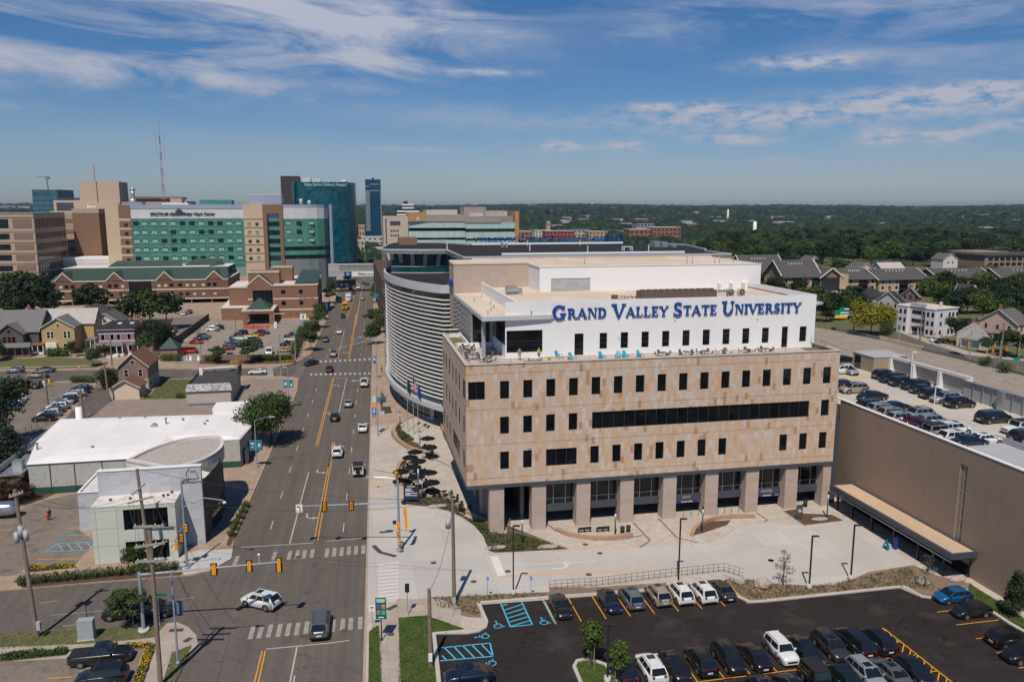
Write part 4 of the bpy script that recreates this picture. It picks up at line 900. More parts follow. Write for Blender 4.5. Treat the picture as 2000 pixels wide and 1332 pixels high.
STX(WORDS,32.,73.8,34.75,1.75,1.3,lambda u,z,d:(105.8-u,211.35-d,z),-.15,.15,'lettering',mat('letter_bright_blue',(.005,.20,.62),.5,var=0),HB_,BE)
for n_,lab,pr_,m_ in(('penthouse_box','brown mechanical box on the black roof above the drum',[(12.6,17.5,215,221,34.05,36.)],mat('brown_box',(.20,.125,.08),.7)),('roof_tank','pair of silver ducts near the right end of the black roof',[(75,76.5,190,194,34.05,35.5),(76.9,78.6,190,194,34.05,35.3),(79,80,188,193,34.05,34.7)],STEEL),('vent_cluster','two steel vent cowls on the black roof',[(37.,37.6,197,198,34.05,35.1),(37.9,38.5,196.4,197,34.05,35.)],STEEL),('roof_hatch','low white framed hatch towards the right of the black roof',[(62,62.1,176,178,34.05,35),(64.,64.1,176,178,34.05,35),(62.1,64,177.9,178,34.9,35),(62.1,64,176,176.1,34.9,35)],WHITEP)):
 mb=MQ()
 for q in pr_:mb.box(*q)
 tag(mb.bd(n_,m_),lab,n_.replace('_',' '))
for k,a in enumerate((22.5,45.5,52,59.5,67.2,40.5)):
 mb=MQ();b=(190,205,172,204,174,180)[k];mb.tube((a,b,34.05),(a,b,35.3),.13,6);mb.cyl(a,b,35.3,35.45,.2,6);tag(mb.bd('roof_vent',WHITEP),'slim white vent pipe standing on the black roof','vent','white vent pipes on the black roof')
mb=MQ()
for dx in(0,1.4):
 mb.box(64.8+dx,65.6+dx,165,168,34.06,34.08)
# ---- parking garage and its entrance canopy
SIDE=(lambda:None)
def SD(name,c,w,dark=.75,horiz=False):
 if name in MT:return MT[name]
 m,nt,b=newmat(name);tc=nt.new('ShaderNodeTexCoord').outputs['Object'];sp=nt.new('ShaderNodeSeparateXYZ');nt.link(tc,sp.inputs[0])
 u=sp.outputs[2]if horiz else nt.math('ADD',sp.outputs[0],sp.outputs[1])
 f=nt.math('FRACT',nt.math('DIVIDE',u,w));g=nt.math('LESS_THAN',f,.22)
 vs_=nt.new('ShaderNodeVectorMath');vs_.operation='MULTIPLY';nt.link(tc,vs_.inputs[0]);vs_.inputs[1].default_value=(1,1,.12)
 n=nt.math('ADD',nt.math('MULTIPLY',nt.noise(.12,5,tc),.6),nt.math('MULTIPLY',nt.noise(1.3,4,vs_.outputs[0]),.4));col=nt.ramp(n,[(.36,(c[0]*.88,c[1]*.9,c[2]*.92)),(.5,c),(.62,(c[0]*1.12,c[1]*1.04,c[2]*1.02))])
 nt.link(nt.mix(nt.math('MULTIPLY',g,1-dark),col,(.01,.01,.01)),b.inputs['Base Color']);b.inputs['Roughness'].default_value=.6;b.inputs['Specular IOR Level'].default_value=.3
 MT[name]=m;return m
BRN=SD('brown_ribbed_siding',(.27,.205,.155),.3,.85)
GA=TH('parking_garage','long brown ribbed parking garage with cars on its open concrete roof','garage',rot((71.8,80),BE),BE)
mb=MQ();WG(mb,lambda u,z,d:(71.8+d,179.9-u,z),75.2,139.9,0.0,15.35,[(99.8,101.,3.1,13.3)],.2)
mb.box(72.0,110,40,104.5,0,14.2);mb.box(72.,96.2,104.6,134.9,0,14.2)
mb.box(71.81,72.1,40,104.7,14.3,15.34);mb.bd('wall',BRN,GA)
WIN(lambda u,z,d:(71.8+d,179.9-u,z),(99.8,101.,3.1,13.3),(STEEL,GLB),GA,BE,2,6,.1)
mb=MQ();mb.box(71.72,72.25,40,104.75,15.35,15.47);mb.box(71.75,72.15,104.76,134,15.35,15.45);mb.bd('coping',WHITEP,GA)
DECK=SM('deck_concrete',(.42,.38,.34),(.50,.46,.42),9,9,(.25,.22,.2),.12,.05,c3=(.44,.40,.36))
mb=MQ();mb.box(72.1,96.3,84.1,134.8,14.2,14.3);mb.box(80.2,100,40,84.1,14.2,14.3);mb.bd('roof_deck',DECK,GA)
mb=MQ();mb.box(72.3,80.1,40,84.0,14.2,14.55);mb.bd('membrane_roof',mat('grey_membrane',(.36,.36,.38),.9,var=.06),GA)
mb=MQ();mb.box(72.2,80.2,83.95,84.15,14.3,15.3);mb.box(80.1,80.3,40,83.95,14.3,15.3);mb.bd('parapet_wall',mat('grey_parapet',(.33,.33,.35),.8),GA)
for k,b in enumerate((101,97.3,94.2,90.5,87)):mb=MQ();mb.box(75.6+.3*k,76.4+.3*k,b,b+.8,14.3,15.3);tag(mb.bd('concrete_block',mat('block_white',(.6,.58,.54),.8)),'short pale concrete lamp footing among the cars on the garage roof','footing','concrete footings on the garage roof')
HUT=mat('tan_stucco',(.30,.235,.17),.85,var=.06)
mb=MQ();mb.box(92.2,99,125.5,131.6,14.3,17.1);mb.bd('stair_house',HUT,GA)
mb=MQ();mb.box(92.1,99.1,125.4,131.7,17.1,17.25);mb.bd('stair_roof',mat('grey_membrane',()),GA)
mb=MQ();mb.box(92.15,92.2,129.2,131,14.3,16.7);mb.bd('glass_door',GLB,GA)
FW=mat('screen_white',(.66,.65,.64),.6,var=.04);FG=SD('screen_grey_slats',(.36,.36,.36),.35,.6,True)
mb=MQ();mb.box(95.6,96.1,106.3,125.4,16.9,17.4)
for b in(106.3,112.6,119.,125.):mb.box(95.3,96.1,b,b+.6,14.3,16.9)
mb.bd('screen_frame',FW,GA)
mb=MQ();mb.box(96.1,96.25,106.4,125.4,14.3,16.9);mb.bd('screen_panel',FG,GA)
mb=MQ();mb.box(94.2,94.35,60,106.,14.3,17.0);mb.bd('slatted_screen',FG,GA)
mb=MQ()
for k in range(24):mb.box(94.,94.2,60+1.9*k,60.15+1.9*k,14.3,17.1)
mb.box(93.95,94.4,60,106,17.0,17.15)
for b in(97.5,89.5):mb.box(93.4,94.2,b,b+.9,14.3,17.2)
mb.bd('screen_post',STEEL,GA)
st_=lambda L,m:[STR('deck_marking',L,m,BE,14.306)]
st_([(73.2,78.2,b,b+.1)for b in[86+2.7*k for k in range(7)]]+[(88.5,93.8,b,b+.1)for b in[88+2.7*k for k in range(14)]],ORL)
arrow(rot((84.8,103),BE),BE-pi/2,'U',ORL,14.308,1.4);arrow(rot((81.5,104),BE),BE+pi/2,'U',ORL,14.308,1.4)
st_([(83,86,116,118.5),(84.5,90,121.5,124.5)],mat('deck_stain',(.50,.38,.26),.9))
CN=TH('garage_canopy','long low canopy with tan roof and dark edge along the brown garage wall','canopy',rot((70,88),BE),BE)
mb=MQ();mb.box(68.5,71.55,76.3,100.2,3.5,3.6);mb.bd('canopy_roof',SD('tan_roof_slats',(.50,.375,.26),.35,.85),CN)
mb=MQ();mb.box(68.1,68.5,76.,100.5,3.0,3.72);mb.box(68.5,71.75,76.,76.3,3.,3.72);mb.box(68.5,71.75,100.2,100.5,3.,3.72);mb.box(71.55,71.78,76.3,100.2,3.1,3.75);mb.box(68.5,71.6,76.3,100.2,3.2,3.48);mb.bd('canopy_edge',GREYD,CN)
for b in(78,82.4,87,91.6,96,99.5):mb=MQ();mb.box(68.9,69.15,b,b+.25,0,3.2);mb.bd('post',BLACK,CN)
mb=MQ();mb.box(68.45,68.52,76.3,100.2,2.45,2.6);mb.bd('gutter_rail',STEEL,CN)
mb=MQ();mb.box(71.6,71.79,77,100,0,3.0);mb.bd('doors',GLB,CN)
mb=MQ();mb.box(69.05,70.4,102.5,110,0,12.6);mb.box(70.5,71.7,104.9,106,0,13);tag(mb.bd('link_block',SD('dark_blue_siding',(.055,.065,.085),.4)),'narrow dark blue grey block between stone building and garage','building')
# ---- low buildings left of the avenue
def stains(name,c,c2,scale=.7,rough=.85):
 return GM(name,tuple(x*.95 for x in c),tuple(x*1.05 for x in c),scale,rough,c3=c2)
BK=TH('bank_building','two storey bank branch with pale green glass front and tall grey block wall','building',rot((-27,106),BE),BE)
GRB=PM('grey_block',[(.43,.44,.47),(.47,.48,.51),(.41,.42,.45),(.45,.46,.49)],1.2,.6,.02,.3,zero=.0)
MINT=PM('mint_glass_panel',[(.50,.545,.475),(.52,.56,.49),(.49,.53,.465)],2.4,2.3,.05,.6,.3,False)
fb=lambda u,z,d:(u,101.5+d,z)
mb=MQ();WG(mb,fb,-32.6,-22.8,0,7.4,[(-28.9,-23.7,4.2,6.9),(-28.9,-23.8,.2,2.7)],.3)
mb.pl([(-22.8,101.5,0),(-22.8,105.5,0),(-22.8,105.5,7.4),(-22.8,101.5,7.4)]);mb.pl([(-32.6,105.5,0),(-32.6,101.5,0),(-32.6,101.5,7.4),(-32.6,105.5,7.4)])
mb.bd('panel_front',MINT,BK)
WIN(fb,(-28.9,-23.7,4.2,6.9),(FRAME,GL),BK,BE,3,1,depth=.28);WIN(fb,(-28.9,-23.8,.2,2.7),(FRAME,GL),BK,BE,5,1,depth=.28,name='shopfront')
mb=MQ();mb.pm([(-28.7,101.7),(-28.7,101.75),(-23.9,101.75),(-23.9,101.7)],.2,.21);i=mb.P([(-27.8,101.7,.6),(-24.,101.7,2.3),(-24.,101.7,2.6),(-27.8,101.7,.9)]);mb.face([i,i+1,i+2,i+3]);mb.bd('stair',MINT,BK)
mb=MQ();mb.pm([(-32.65,101.45),(-22.75,101.45),(-22.75,105.5),(-32.65,105.5)],7.4,7.5);mb.pm([(-31.9,113.5),(-20.6,106),(-19.9,110),(-23.,113)],8.25,8.3)
mb.pm([(-37.8,113.7),(-33,113.7),(-33,124),(-37.8,124)],5.2,5.3);mb.bd('white_roof',stains('white_roof_membrane',(.62,.58,.55),(.45,.41,.37),.5),BK)
mb=MQ();mb.box(-32.7,-20.2,105.5,106.1,0,10.75);mb.bd('block_wall',GRB,BK)
mb=MQ();mb.box(-32.75,-20.15,105.4,106.2,10.75,10.85);mb.box(-37.95,-33,113.4,113.7,5.4,5.5);mb.box(-37.95,-37.65,113.7,124,5.4,5.5);mb.bd('coping',WHITEP,BK)
mb=MQ();mb.box(-37.9,-32.7,113.5,124,0,5.2);mb.box(-37.9,-37.7,113.5,124,5.2,5.4);mb.box(-37.9,-33,113.5,113.7,5.2,5.4);mb.bd('side_wing',GRB,BK)
lens=SML([(-31.6,114.5),(-29.4,120),(-25.8,124),(-21.5,124.6),(-20.1,122.7),(-19.4,118.5),(-20.3,114.2),(-22.3,111.2),(-24.8,109.6)],4)
mb=MQ();bodyp=[(-32.5,106.1),(-20.9,106.1),(-20.0,110),(-19.5,114),(-19.6,118.5),(-20.2,122.5),(-21.5,124.4),(-25.8,123.8),(-29.4,120),(-32.4,114)]
mb.pm(bodyp,0,8.2,False);mb.bd('curved_wall',mat('stained_dark_concrete',(.10,.092,.078),.85,var=.35,scale=1.2),BK)
mb=MQ();L_=lens[::-1];RW(mb,L_+[lens[-1]],7.4,9.5,.5);mb.bd('curved_parapet',mat('lens_parapet',(.56,.53,.50),.85,var=.12),BK)
mb=MQ();mb.pm(lens,9.0,9.2,False);mb.bd('gravel_roof',stains('gravel_roof',(.40,.36,.33),(.26,.235,.215),.8),BK)
mb=MQ()
for p,q in zip(bodyp[2:6],bodyp[3:7]):mb.pl([(p[0]+.06,p[1],.2),(q[0]+.06,q[1],.2),(q[0]+.06,q[1],3.),(p[0]+.06,p[1],3.)])
mb.bd('side_glazing',GLB,BK)
mb=MQ()
for P_ in([(-21.9,9.2),(-22.05,9.6),(-21.95,10.1),(-21.55,10.5)],[(-21.9,9.15),(-21.2,9.05),(-20.55,9.1)],[(-20.55,9.1),(-20.7,9.75),(-20.95,10.2),(-21.15,10.)],[(-21.15,10.0),(-21.4,10.15),(-21.5,9.95)]):
 for p,q in zip(P_,P_[1:]):mb.tube((p[0],105.46,p[1]),(q[0],105.46,q[1]),.035,5)
mb.bd('emblem',BLACK,BK)
for s_,z,x in(('LAKE',8.95,-22.2),('MICHIGAN CU',8.6,-21.35)):p=rot((x,105.46),BE);PT('lettering',s_,.42,(p[0],p[1],z),UP(BE),BLACK,BK,.01,.004)
def small_vents(root,L,z,m,mth=.12):
 for k,(a,b,h)in enumerate(L):
  mb=MQ();mb.cyl(a,b,z,z+h,mth,7);mb.cyl(a,b,z+h,z+h+.12,mth*1.6,7);mb.bd('roof_vent',m,root)
small_vents(BK,[(-30.8,103.5,.15),(-28.5,103.6,.15),(-24.6,103.8,.18),(-24.1,104,.15),(-23.8,104.9,.15)],7.5,mat('rust_vent',(.12,.06,.04)))
WB=TH('white_warehouse','long low warehouse with a bright white roof behind the bank','building',rot((-36,142),BE),BE)
WBM=stains('pale_render',(.40,.40,.37),(.31,.30,.27),.6);GRN=mat('green_base',(.02,.07,.05),.7)
foot=[(-50,130),(-30,130),(-30,137.6),(-19.8,137.6),(-18.9,145),(-19.0,154.6),(-54.3,157.5),(-53.2,143)]
mb=MQ();mb.pm(foot,0,4.9,False)
mb.bd('wall',WBM,WB)
mb=MQ();mb.pl([(-19.79,137.5,0),(-19.79,137.45,0),(-19.79,137.45,1.2),(-19.79,137.5,1.2)])
mb.box(-49.9,-30,129.94,129.99,0,1.1);mb.box(-29.9,-19.78,137.54,137.59,0,1.1);mb.bd('green_plinth',GRN,WB)
def inset(P,d):
 cx=sum(p[0]for p in P)/len(P);cy=sum(p[1]for p in P)/len(P)
 return[(p[0]+(cx-p[0])*d,p[1]+(cy-p[1])*d)for p in P]
WR=SM('white_roof_coating',(.66,.635,.63),(.74,.715,.71),3.,40,(.5,.48,.46),.1,.04)
mb=MQ();rings=[(inset(foot,-.008),4.9),(inset(foot,.01),5.1),(inset(foot,.12),5.45),(inset(foot,.35),5.75)]
for(A,za),(B_,zb)in zip(rings,rings[1:]):
 n=len(A)
 for k in range(n):mb.pl([(*A[k],za),(*A[(k+1)%n],za),(*B_[(k+1)%n],zb),(*B_[k],zb)])
mb.pl([(*p,rings[-1][1])for p in rings[-1][0]]);mb.bd('white_roof',WR,WB)
mb=MQ();mb.box(-50,-30,129.88,129.95,4.75,4.9)
for x in(-47,-43.5,-39.5,-35.5):mb.box(x,x+.08,129.86,129.93,0,4.8)
mb.bd('downpipe',GREYD,WB)
mb=MQ();mb.box(-26.8,-18.9,154.7,159.5,0,6.4);mb.bd('white_annexe',WR,WB)
for b in(139,142.5,146):mb=MQ();mb.box(-19.3,-18.7,b,b+1.6,0,2.6);mb.bd('door',GREYD,WB)
mb=MQ();mb.box(-55.3,-54.9,131,158,3.4,4.1);mb.box(-55,-51.5,131,157,2.9,3.1)
mb.bd('gutter_screen',STEEL,WB)
small_vents(WB,[(-51,137,1.),(-42,134.5,.7),(-33.5,147.2,1.6),(-31,149,.9),(-26.6,147.7,.7),(-26.7,145.6,.8),(-43,154,.4),(-38.5,153.4,.4)],5.2,mat('dull_vent',(.28,.27,.26),.6,.3),.16)
mb=MQ();mb.tube((-35.2,145.4,5.8),(-35.2,146.2,5.8),.55,12);mb.bd('turbine_vent',STEEL,WB)
mb=MQ();mb.cyl(-50.4,155.6,0,7.6,.55,16);tag(mb.bd('flue_stack',WHITEP),'fat white flue pipe at the rear corner of the white warehouse','flue')
for k,(x,y,s)in enumerate(((-53.6,133.5,1.4),(-53.2,136.6,1.2),(-53.5,141,1.1))):mb=MQ();mb.box(x,x+s,y,y+s,3.12,3.1+s);tag(mb.bd('condenser',STEEL),('grey condenser unit at the near left corner of the warehouse','second grey condenser unit along the warehouse edge','grey condenser unit farthest along the warehouse edge')[k],'condenser')
RS=TH('restaurant','small pale flat roofed restaurant with grey shingled mansard by the rear lot','building',rot((-32,192),BE),BE)
mb=MQ();mb.box(-37.1,-27.8,184.4,201,0,3.4);mb.bd('wall',mat('pale_siding',(.42,.37,.33),.8,var=.06),RS)
SHG=PM('grey_shingle',[(.30,.30,.30),(.42,.42,.42),(.22,.22,.23),(.52,.52,.52),(.35,.35,.36)],.5,.3,.02,.3)
mb=MQ();o=[(-37.5,184.0),(-27.4,184.0),(-27.4,201.4),(-37.5,201.4)];i_=[(-37.0,184.7),(-27.9,184.7),(-27.9,200.8),(-37.,200.8)]
for k in range(4):mb.pl([(*o[k],3.3),(*o[(k+1)%4],3.3),(*i_[(k+1)%4],4.9),(*i_[k],4.9)])
mb.bd('mansard',SHG,RS)
mb=MQ();mb.pl([(*p,4.4)for p in i_]);mb.box(-27.8,-27.4,196,201,4.4,6.2);mb.bd('flat_roof',mat('charcoal_roof',(.055,.05,.05),.95,var=.15),RS)
mb=MQ();mb.box(-37.0,-28,184.34,184.4,0.1,.5);mb.bd('blue_band',mat('band_blue',(.12,.17,.3),.7),RS)
mb=MQ();mb.box(-36.6,-35.8,197,197.8,4.4,6);mb.tube((-36,199.6,5.4),(-29,200.3,5.6),.15,6);mb.bd('roof_unit',WHITEP,RS)
# ---- houses
SHIN={n:mat('shingle_'+n,c,.95,var=.14,scale=.8,fine=.35,spec=.15)for n,c in dict(brown=(.18,.095,.06),grey=(.16,.155,.155),dark=(.065,.06,.062),light=(.40,.37,.35),mid=(.115,.105,.105),red=(.17,.075,.045),black=(.035,.032,.034)).items()}
def clap(name,c):return SD('clapboard_'+name,c,.35,.86,True)
HANG=[BE]
def wall_fn(side,a0,a1,b0,b1):
 return{'f':lambda u,z,d:(a0+u,b0+d,z),'r':lambda u,z,d:(a1-d,b0+u,z),'l':lambda u,z,d:(a0+d,b1-u,z),'b':lambda u,z,d:(a1-u,b1-d,z)}[side]
def HSE(root,a0,a1,b0,b1,z0,eave,ridge,along,wm,rm,tm,wins=(),over=.45,gablemat=None,hip=0.,chimney=None,nm=''):
 """gabled or hipped volume: along = 'a' or 'b' is the run of the ridge"""
 mb=MB(HANG[0]);mb.box(a0,a1,b0,b1,z0,eave)
 w=mb.bd('wall',wm,root)
 g=MB(HANG[0]);t=MB(HANG[0]);r_=MB(HANG[0]);o=over;am=(a0+a1)/2;bm=(b0+b1)/2;k=(ridge-eave)
 th=.14
 if along=='b':
  sl=k/(a1-a0)*2;zl=eave-sl*o
  if not hip:
   for b in(b0,b1):g.pl([(a0,b,eave),(a1,b,eave),(am,b,ridge-.02)])
  h=hip*(b1-b0)/2
  A=[(a0-o,b0-o,zl),(a0-o,b1+o,zl),(am,b1+o-h,ridge),(am,b0-o+h,ridge)];B_=[(a1+o,b1+o,zl),(a1+o,b0-o,zl),(am,b0-o+h,ridge),(am,b1+o-h,ridge)]
  if hip:r_.pl([(a0-o,b0-o,zl+th),(a1+o,b0-o,zl+th),(am,b0-o+h,ridge+th)]);r_.pl([(a1+o,b1+o,zl+th),(a0-o,b1+o,zl+th),(am,b1+o-h,ridge+th)])
  for bb in()if hip else(b0-o,b1+o):
   for e in(a0-o,a1+o):t.tube((e,bb,zl),(am,bb,ridge),.14,4)
 else:
  sl=k/(b1-b0)*2;zl=eave-sl*o
  if not hip:
   for a in(a0,a1):g.pl([(a,b0,eave),(a,b1,eave),(a,bm,ridge-.02)])
  h=hip*(a1-a0)/2
  A=[(a0-o,b0-o,zl),(a1+o,b0-o,zl),(a1+o-h,bm,ridge),(a0-o+h,bm,ridge)][::1];B_=[(a1+o,b1+o,zl),(a0-o,b1+o,zl),(a0-o+h,bm,ridge),(a1+o-h,bm,ridge)]
  if hip:r_.pl([(a0-o,b1+o,zl+th),(a0-o,b0-o,zl+th),(a0-o+h,bm,ridge+th)]);r_.pl([(a1+o,b0-o,zl+th),(a1+o,b1+o,zl+th),(a1+o-h,bm,ridge+th)])
  for aa in()if hip else(a0-o,a1+o):
   for e in(b0-o,b1+o):t.tube((aa,e,zl),(aa,bm,ridge),.14,4)
 for Q in(A,B_):
  r_.pl([(x,y,z+th)for x,y,z in Q]);r_.pl([(x,y,z)for x,y,z in Q[::-1]])
  r_.pl([(Q[0][0],Q[0][1],Q[0][2]),(Q[1][0],Q[1][1],Q[1][2]),(Q[1][0],Q[1][1],Q[1][2]+th),(Q[0][0],Q[0][1],Q[0][2]+th)])
 rf=r_.bd('roof',rm,root)
 if g.v:g.bd('gable',gablemat or wm,root)
 if t.v:t.bd('bargeboard',tm,root)
 if chimney:
  c=MB(HANG[0]);c.box(chimney[0],chimney[0]+.7,chimney[1],chimney[1]+.7,eave,chimney[2]);c.bd('chimney',mat('brick_red',(.26,.12,.08),.85),rf)
 for side,u,z,ww,hh in wins:
  fn=wall_fn(side,a0,a1,b0,b1);m2=MB(HANG[0])
  def q(u0,u1,y0,y1,d):m2.pl([fn(u0,y0,d),fn(u1,y0,d),fn(u1,y1,d),fn(u0,y1,d)])
  m2.mi=0;q(u-.12,u+ww+.12,z-.12,z+hh+.12,-.05);m2.mi=1;q(u,u+ww,z+hh*.52,z+hh,-.07);q(u,u+ww,z,z+hh*.46,-.07);m2.bd('window',[tm,GL],root)
 return rf
def POR(root,a0,a1,b0,b1,z,rm,tm,n=4,top=.5):
 mb=MB(HANG[0]);mb.box(a0,a1,b0,b1,z,z+.2);i=mb.P([(a0,b0,z+.2),(a1,b0,z+.2),(a1,b1,z+.2),(a0,b1,z+.2),(a0+.8,b1,z+.2+top),(a1-.8,b1,z+.2+top)])
 mb.face([i,i+1,i+5,i+4]);mb.face([i+1,i+2,i+5]);mb.face([i+3,i,i+4]);mb.bd('porch_roof',rm,root)
 for k in range(n):x=a0+.2+(a1-a0-.4)*k/(n-1);m2=MB(HANG[0]);m2.box(x-.09,x+.09,b0+.1,b0+.28,0,z);m2.bd('porch_post',tm,root)
 m2=MB(HANG[0]);m2.box(a0,a1,b0,b1,0,.5);m2.bd('porch_floor',tm,root)
TW=mat('trim_white',(.66,.65,.62),.7,var=.05);TC=mat('trim_cream',(.58,.52,.42),.7,var=.05)
def hs(name,label,a,b):return TH(name,label,'house',rot((a,b),HANG[0]),HANG[0])
t=hs('brown_house','brown gabled house with cream lower walls and brown shingle roof',-53,210)
HSE(t,-56.2,-49.5,203,214,0,6.1,9.1,'b',clap('taupe',(.21,.155,.135)),SHIN['brown'],TC,[('f',1.4,3.6,.8,1.6),('f',4.6,3.6,.8,1.6),('f',2.95,6.6,.9,.8),('r',2,1.,.8,1.3),('r',6,1.,.8,1.3)])
mb=MQ();mb.box(-49.51,-49.47,203,214,0,2.9);mb.box(-50.3,-49.5,202.96,203.,0,2.9);mb.bd('lower_wall',mat('cream_wall',(.42,.38,.33),.8),t)
t=hs('garage_shed','cream garage with brown hipped roof in front of brown house',-52.5,197)
HSE(t,-55.6,-49.6,194.4,200.5,0,2.75,4.5,'b',mat('cream_boards',(.56,.47,.38),.8,var=.05),SHIN['brown'],TC)
t=hs('yellow_house','yellow two storey house with pale metal roof and small hedge',-80,262)
yl=clap('yellow',(.44,.33,.155))
HSE(t,-93.2,-84,262,272,0,8.0,10.8,'b',yl,SHIN['grey'],TW,[('f',1.5,4.7,.8,1.9),('f',2.6,4.7,.7,1.9),('f',6.2,4.7,.7,1.9),('f',7.3,4.7,.7,1.9),('f',4.4,8.0,.7,.8),('f',5.9,1.,.9,1.8)],hip=0.)
HSE(t,-96.,-80.5,269,278,0,8.2,12.2,'a',yl,SHIN['light'],TW,[('r',2,4.6,.9,1.8),('r',5,4.6,.9,1.8)],chimney=(-84.5,275,13.2))
POR(t,-97.3,-92.5,260.5,265.5,2.7,SHIN['brown'],TW,4,1.4);POR(t,-82.5,-79.5,266,270,3.,SHIN['grey'],TW,3)
mb=MQ();mb.box(-92,-89,261,262,0,3.3);mb.bd('bay_window',TW,t)
t=hs('purple_house','purple Italianate house with flat black roof and white bracketed trim',-70,262)
PUR=clap('purple',(.27,.14,.19))
mb=MQ();mb.box(-75.3,-65.3,255.5,272,0,7.6);mb.box(-65.3,-58,261,272,0,7.2);mb.bd('wall',PUR,t)
mb=MQ();mb.pm([(-76,254.7),(-64.8,254.7),(-64.8,260.4),(-57.4,260.4),(-57.4,272.8),(-76,272.8)],8.0,8.15);mb.bd('roof',SHIN['black'],t)
mb=MQ();mb.pm([(-75.8,254.9),(-65,254.9),(-65,260.6),(-57.6,260.6),(-57.6,272.6),(-75.8,272.6)],7.55,8.0);mb.box(-75.4,-65.2,255.4,255.5,6.3,6.6);mb.box(-75.4,-65.2,255.4,255.5,4.0,4.3);mb.bd('cornice',mat('trim_lilac_white',(.55,.52,.55),.7),t)
for k,u in enumerate((.6,3.2,5.,8.)):
 for z in(4.6,1.1):
  m2=MQ();fn=wall_fn('f',-75.3,-65.3,255.5,272);m2.pl([fn(u-.1,z-.1,-.04),fn(u+1.1,z-.1,-.04),fn(u+1.1,z+1.7,-.04),fn(u-.1,z+1.7,-.04)]);m2.mi=1;m2.pl([fn(u,z,-.06),fn(u+1,z,-.06),fn(u+1,z+1.6,-.06),fn(u,z+1.6,-.06)]);m2.bd('window',[TW,GL],t)
POR(t,-73.2,-68.,252.5,255.5,3.,SHIN['grey'],TW,4,.9);POR(t,-77,-74,254,256,3.1,SHIN['grey'],TW,2,.4);POR(t,-67,-64,253.5,255.5,3.1,SHIN['grey'],TW,2,.5)
mb=MQ();mb.box(-72.2,-69,250.5,252.5,0,.8);mb.bd('front_steps',TW,t)
for x in(-72,-68.5):mb=MQ();mb.box(x,x+1.2,264,265.2,8.15,8.5);mb.bd('skylight',WHITEP,t)
mb=MQ();mb.box(-66,-65.3,266,266.8,8.1,9.8);mb.bd('chimney',mat('brick_red',()),t)
t=hs('grey_victorian_house','dark grey Victorian house with steep intersecting roofs and deep porch',-99,264)
GV=clap('slate',(.10,.095,.10))
HSE(t,-104.5,-97.2,258.8,268,0,6.8,9.6,'b',GV,SHIN['grey'],mat('trim_brown',(.16,.09,.06),.7),[('f',1.8,4.2,.9,1.6),('f',3.1,4.2,.9,1.6),('f',4.3,4.2,.9,1.6),('f',3.2,7.,.9,.9)])
HSE(t,-108,-94,262,276,0,7.,12.6,'a',GV,SHIN['grey'],MT['trim_brown'],[('r',3,4,.9,1.7),('r',6,4,.9,1.7),('r',9,4,.9,1.7)],chimney=(-99.3,270,14.))
POR(t,-104.8,-94.6,256,259,2.9,SHIN['grey'],MT['trim_brown'],6,.9)
t=hs('orange_gabled_house','house with orange gable partly cut by the left edge of the photo',-112,268)
HSE(t,-114,-106.5,263,274,0,8.5,12.4,'b',mat('white_siding',(.55,.52,.48),.8),SHIN['grey'],MT['trim_brown'],[('f',4.6,6,.8,1.4)],gablemat=mat('orange_shingle',(.42,.22,.06),.85))
t=hs('blue_house','blue house with white framed windows behind yellow house',-86,300)
HSE(t,-96.5,-84.5,294,312,0,7.8,10.,'b',clap('blue',(.055,.075,.14)),SHIN['dark'],TW,[('f',6.2,5.2,1.1,1.4),('f',3.2,5.2,.9,1.6)],hip=.6)
t=hs('green_roofed_house','white gabled house with dark green grey roof behind yellow house',-82,286)
HSE(t,-85,-76.5,282,293,0,6.5,9.4,'b',mat('white_siding',()),SHIN['mid'],TW,[('f',3.6,6.4,1,.9)])
t=TH('gate_hut','tan gate hut with dark green pyramid roof beside the lot ramp','hut',rot((-53,246),BE),BE)
mb=MQ();mb.box(-55.6,-51,244,249.5,0,3.2);mb.bd('wall',mat('tan_brick',(.24,.17,.125),.85,var=.1),t)
GRF=SD('green_metal_roof',(.040,.070,.060),.5,.8)
def pyramid(mb,a0,a1,b0,b1,z0,z1,flat_=0.):
 am,bm=(a0+a1)/2,(b0+b1)/2
 c=[(a0,b0),(a1,b0),(a1,b1),(a0,b1)]
 for k in range(4):mb.pl([(*c[k],z0),(*c[(k+1)%4],z0),(am,bm,z1)])
 mb.pl([(*p,z0)for p in c[::-1]])
mb=MQ();pyramid(mb,-56,-50.6,243.6,250,3.2,6.2);mb.bd('roof',GRF,t)
FENCE=mat('dark_wood_fence',(.055,.058,.062),.85,var=.2)
BRW=mat('low_brick_wall',(.21,.135,.10),.85,var=.12,scale=.6)
mb=MQ();mb.pm([(-57.4,252),(-57.0,252),(-56.2,330),(-56.6,330)],0,2.3);tag(mb.bd('board_fence',FENCE),'long dark board fence on the left side of the hospital lot','fence')
mb=MQ();mb.box(-58.6,-57.5,252,292,0,1.0);tag(mb.bd('retaining_wall',mat('sand_wall',(.42,.32,.23),.85)),'low sandy retaining wall beside the dark board fence','wall')
mb=MQ();p0=loc(G(*S5_(100,735)),BE);p1=loc(G(*S5_(1385,735)),BE);mb.pm([p0,p1,(p1[0],p1[1]+.4),(p0[0],p0[1]+.4)],0,1.5)
p2=loc(G(*S5_(1530,350)),BE);mb.pm([(p1[0],p1[1]+.4),(p1[0]+.4,p1[1]+.4),(p2[0]+.2,p2[1]),(p2[0]-.2,p2[1])],0,1.3);tag(mb.bd('brick_lot_wall',BRW),'low brick wall along the street edge of the hospital lot','wall')
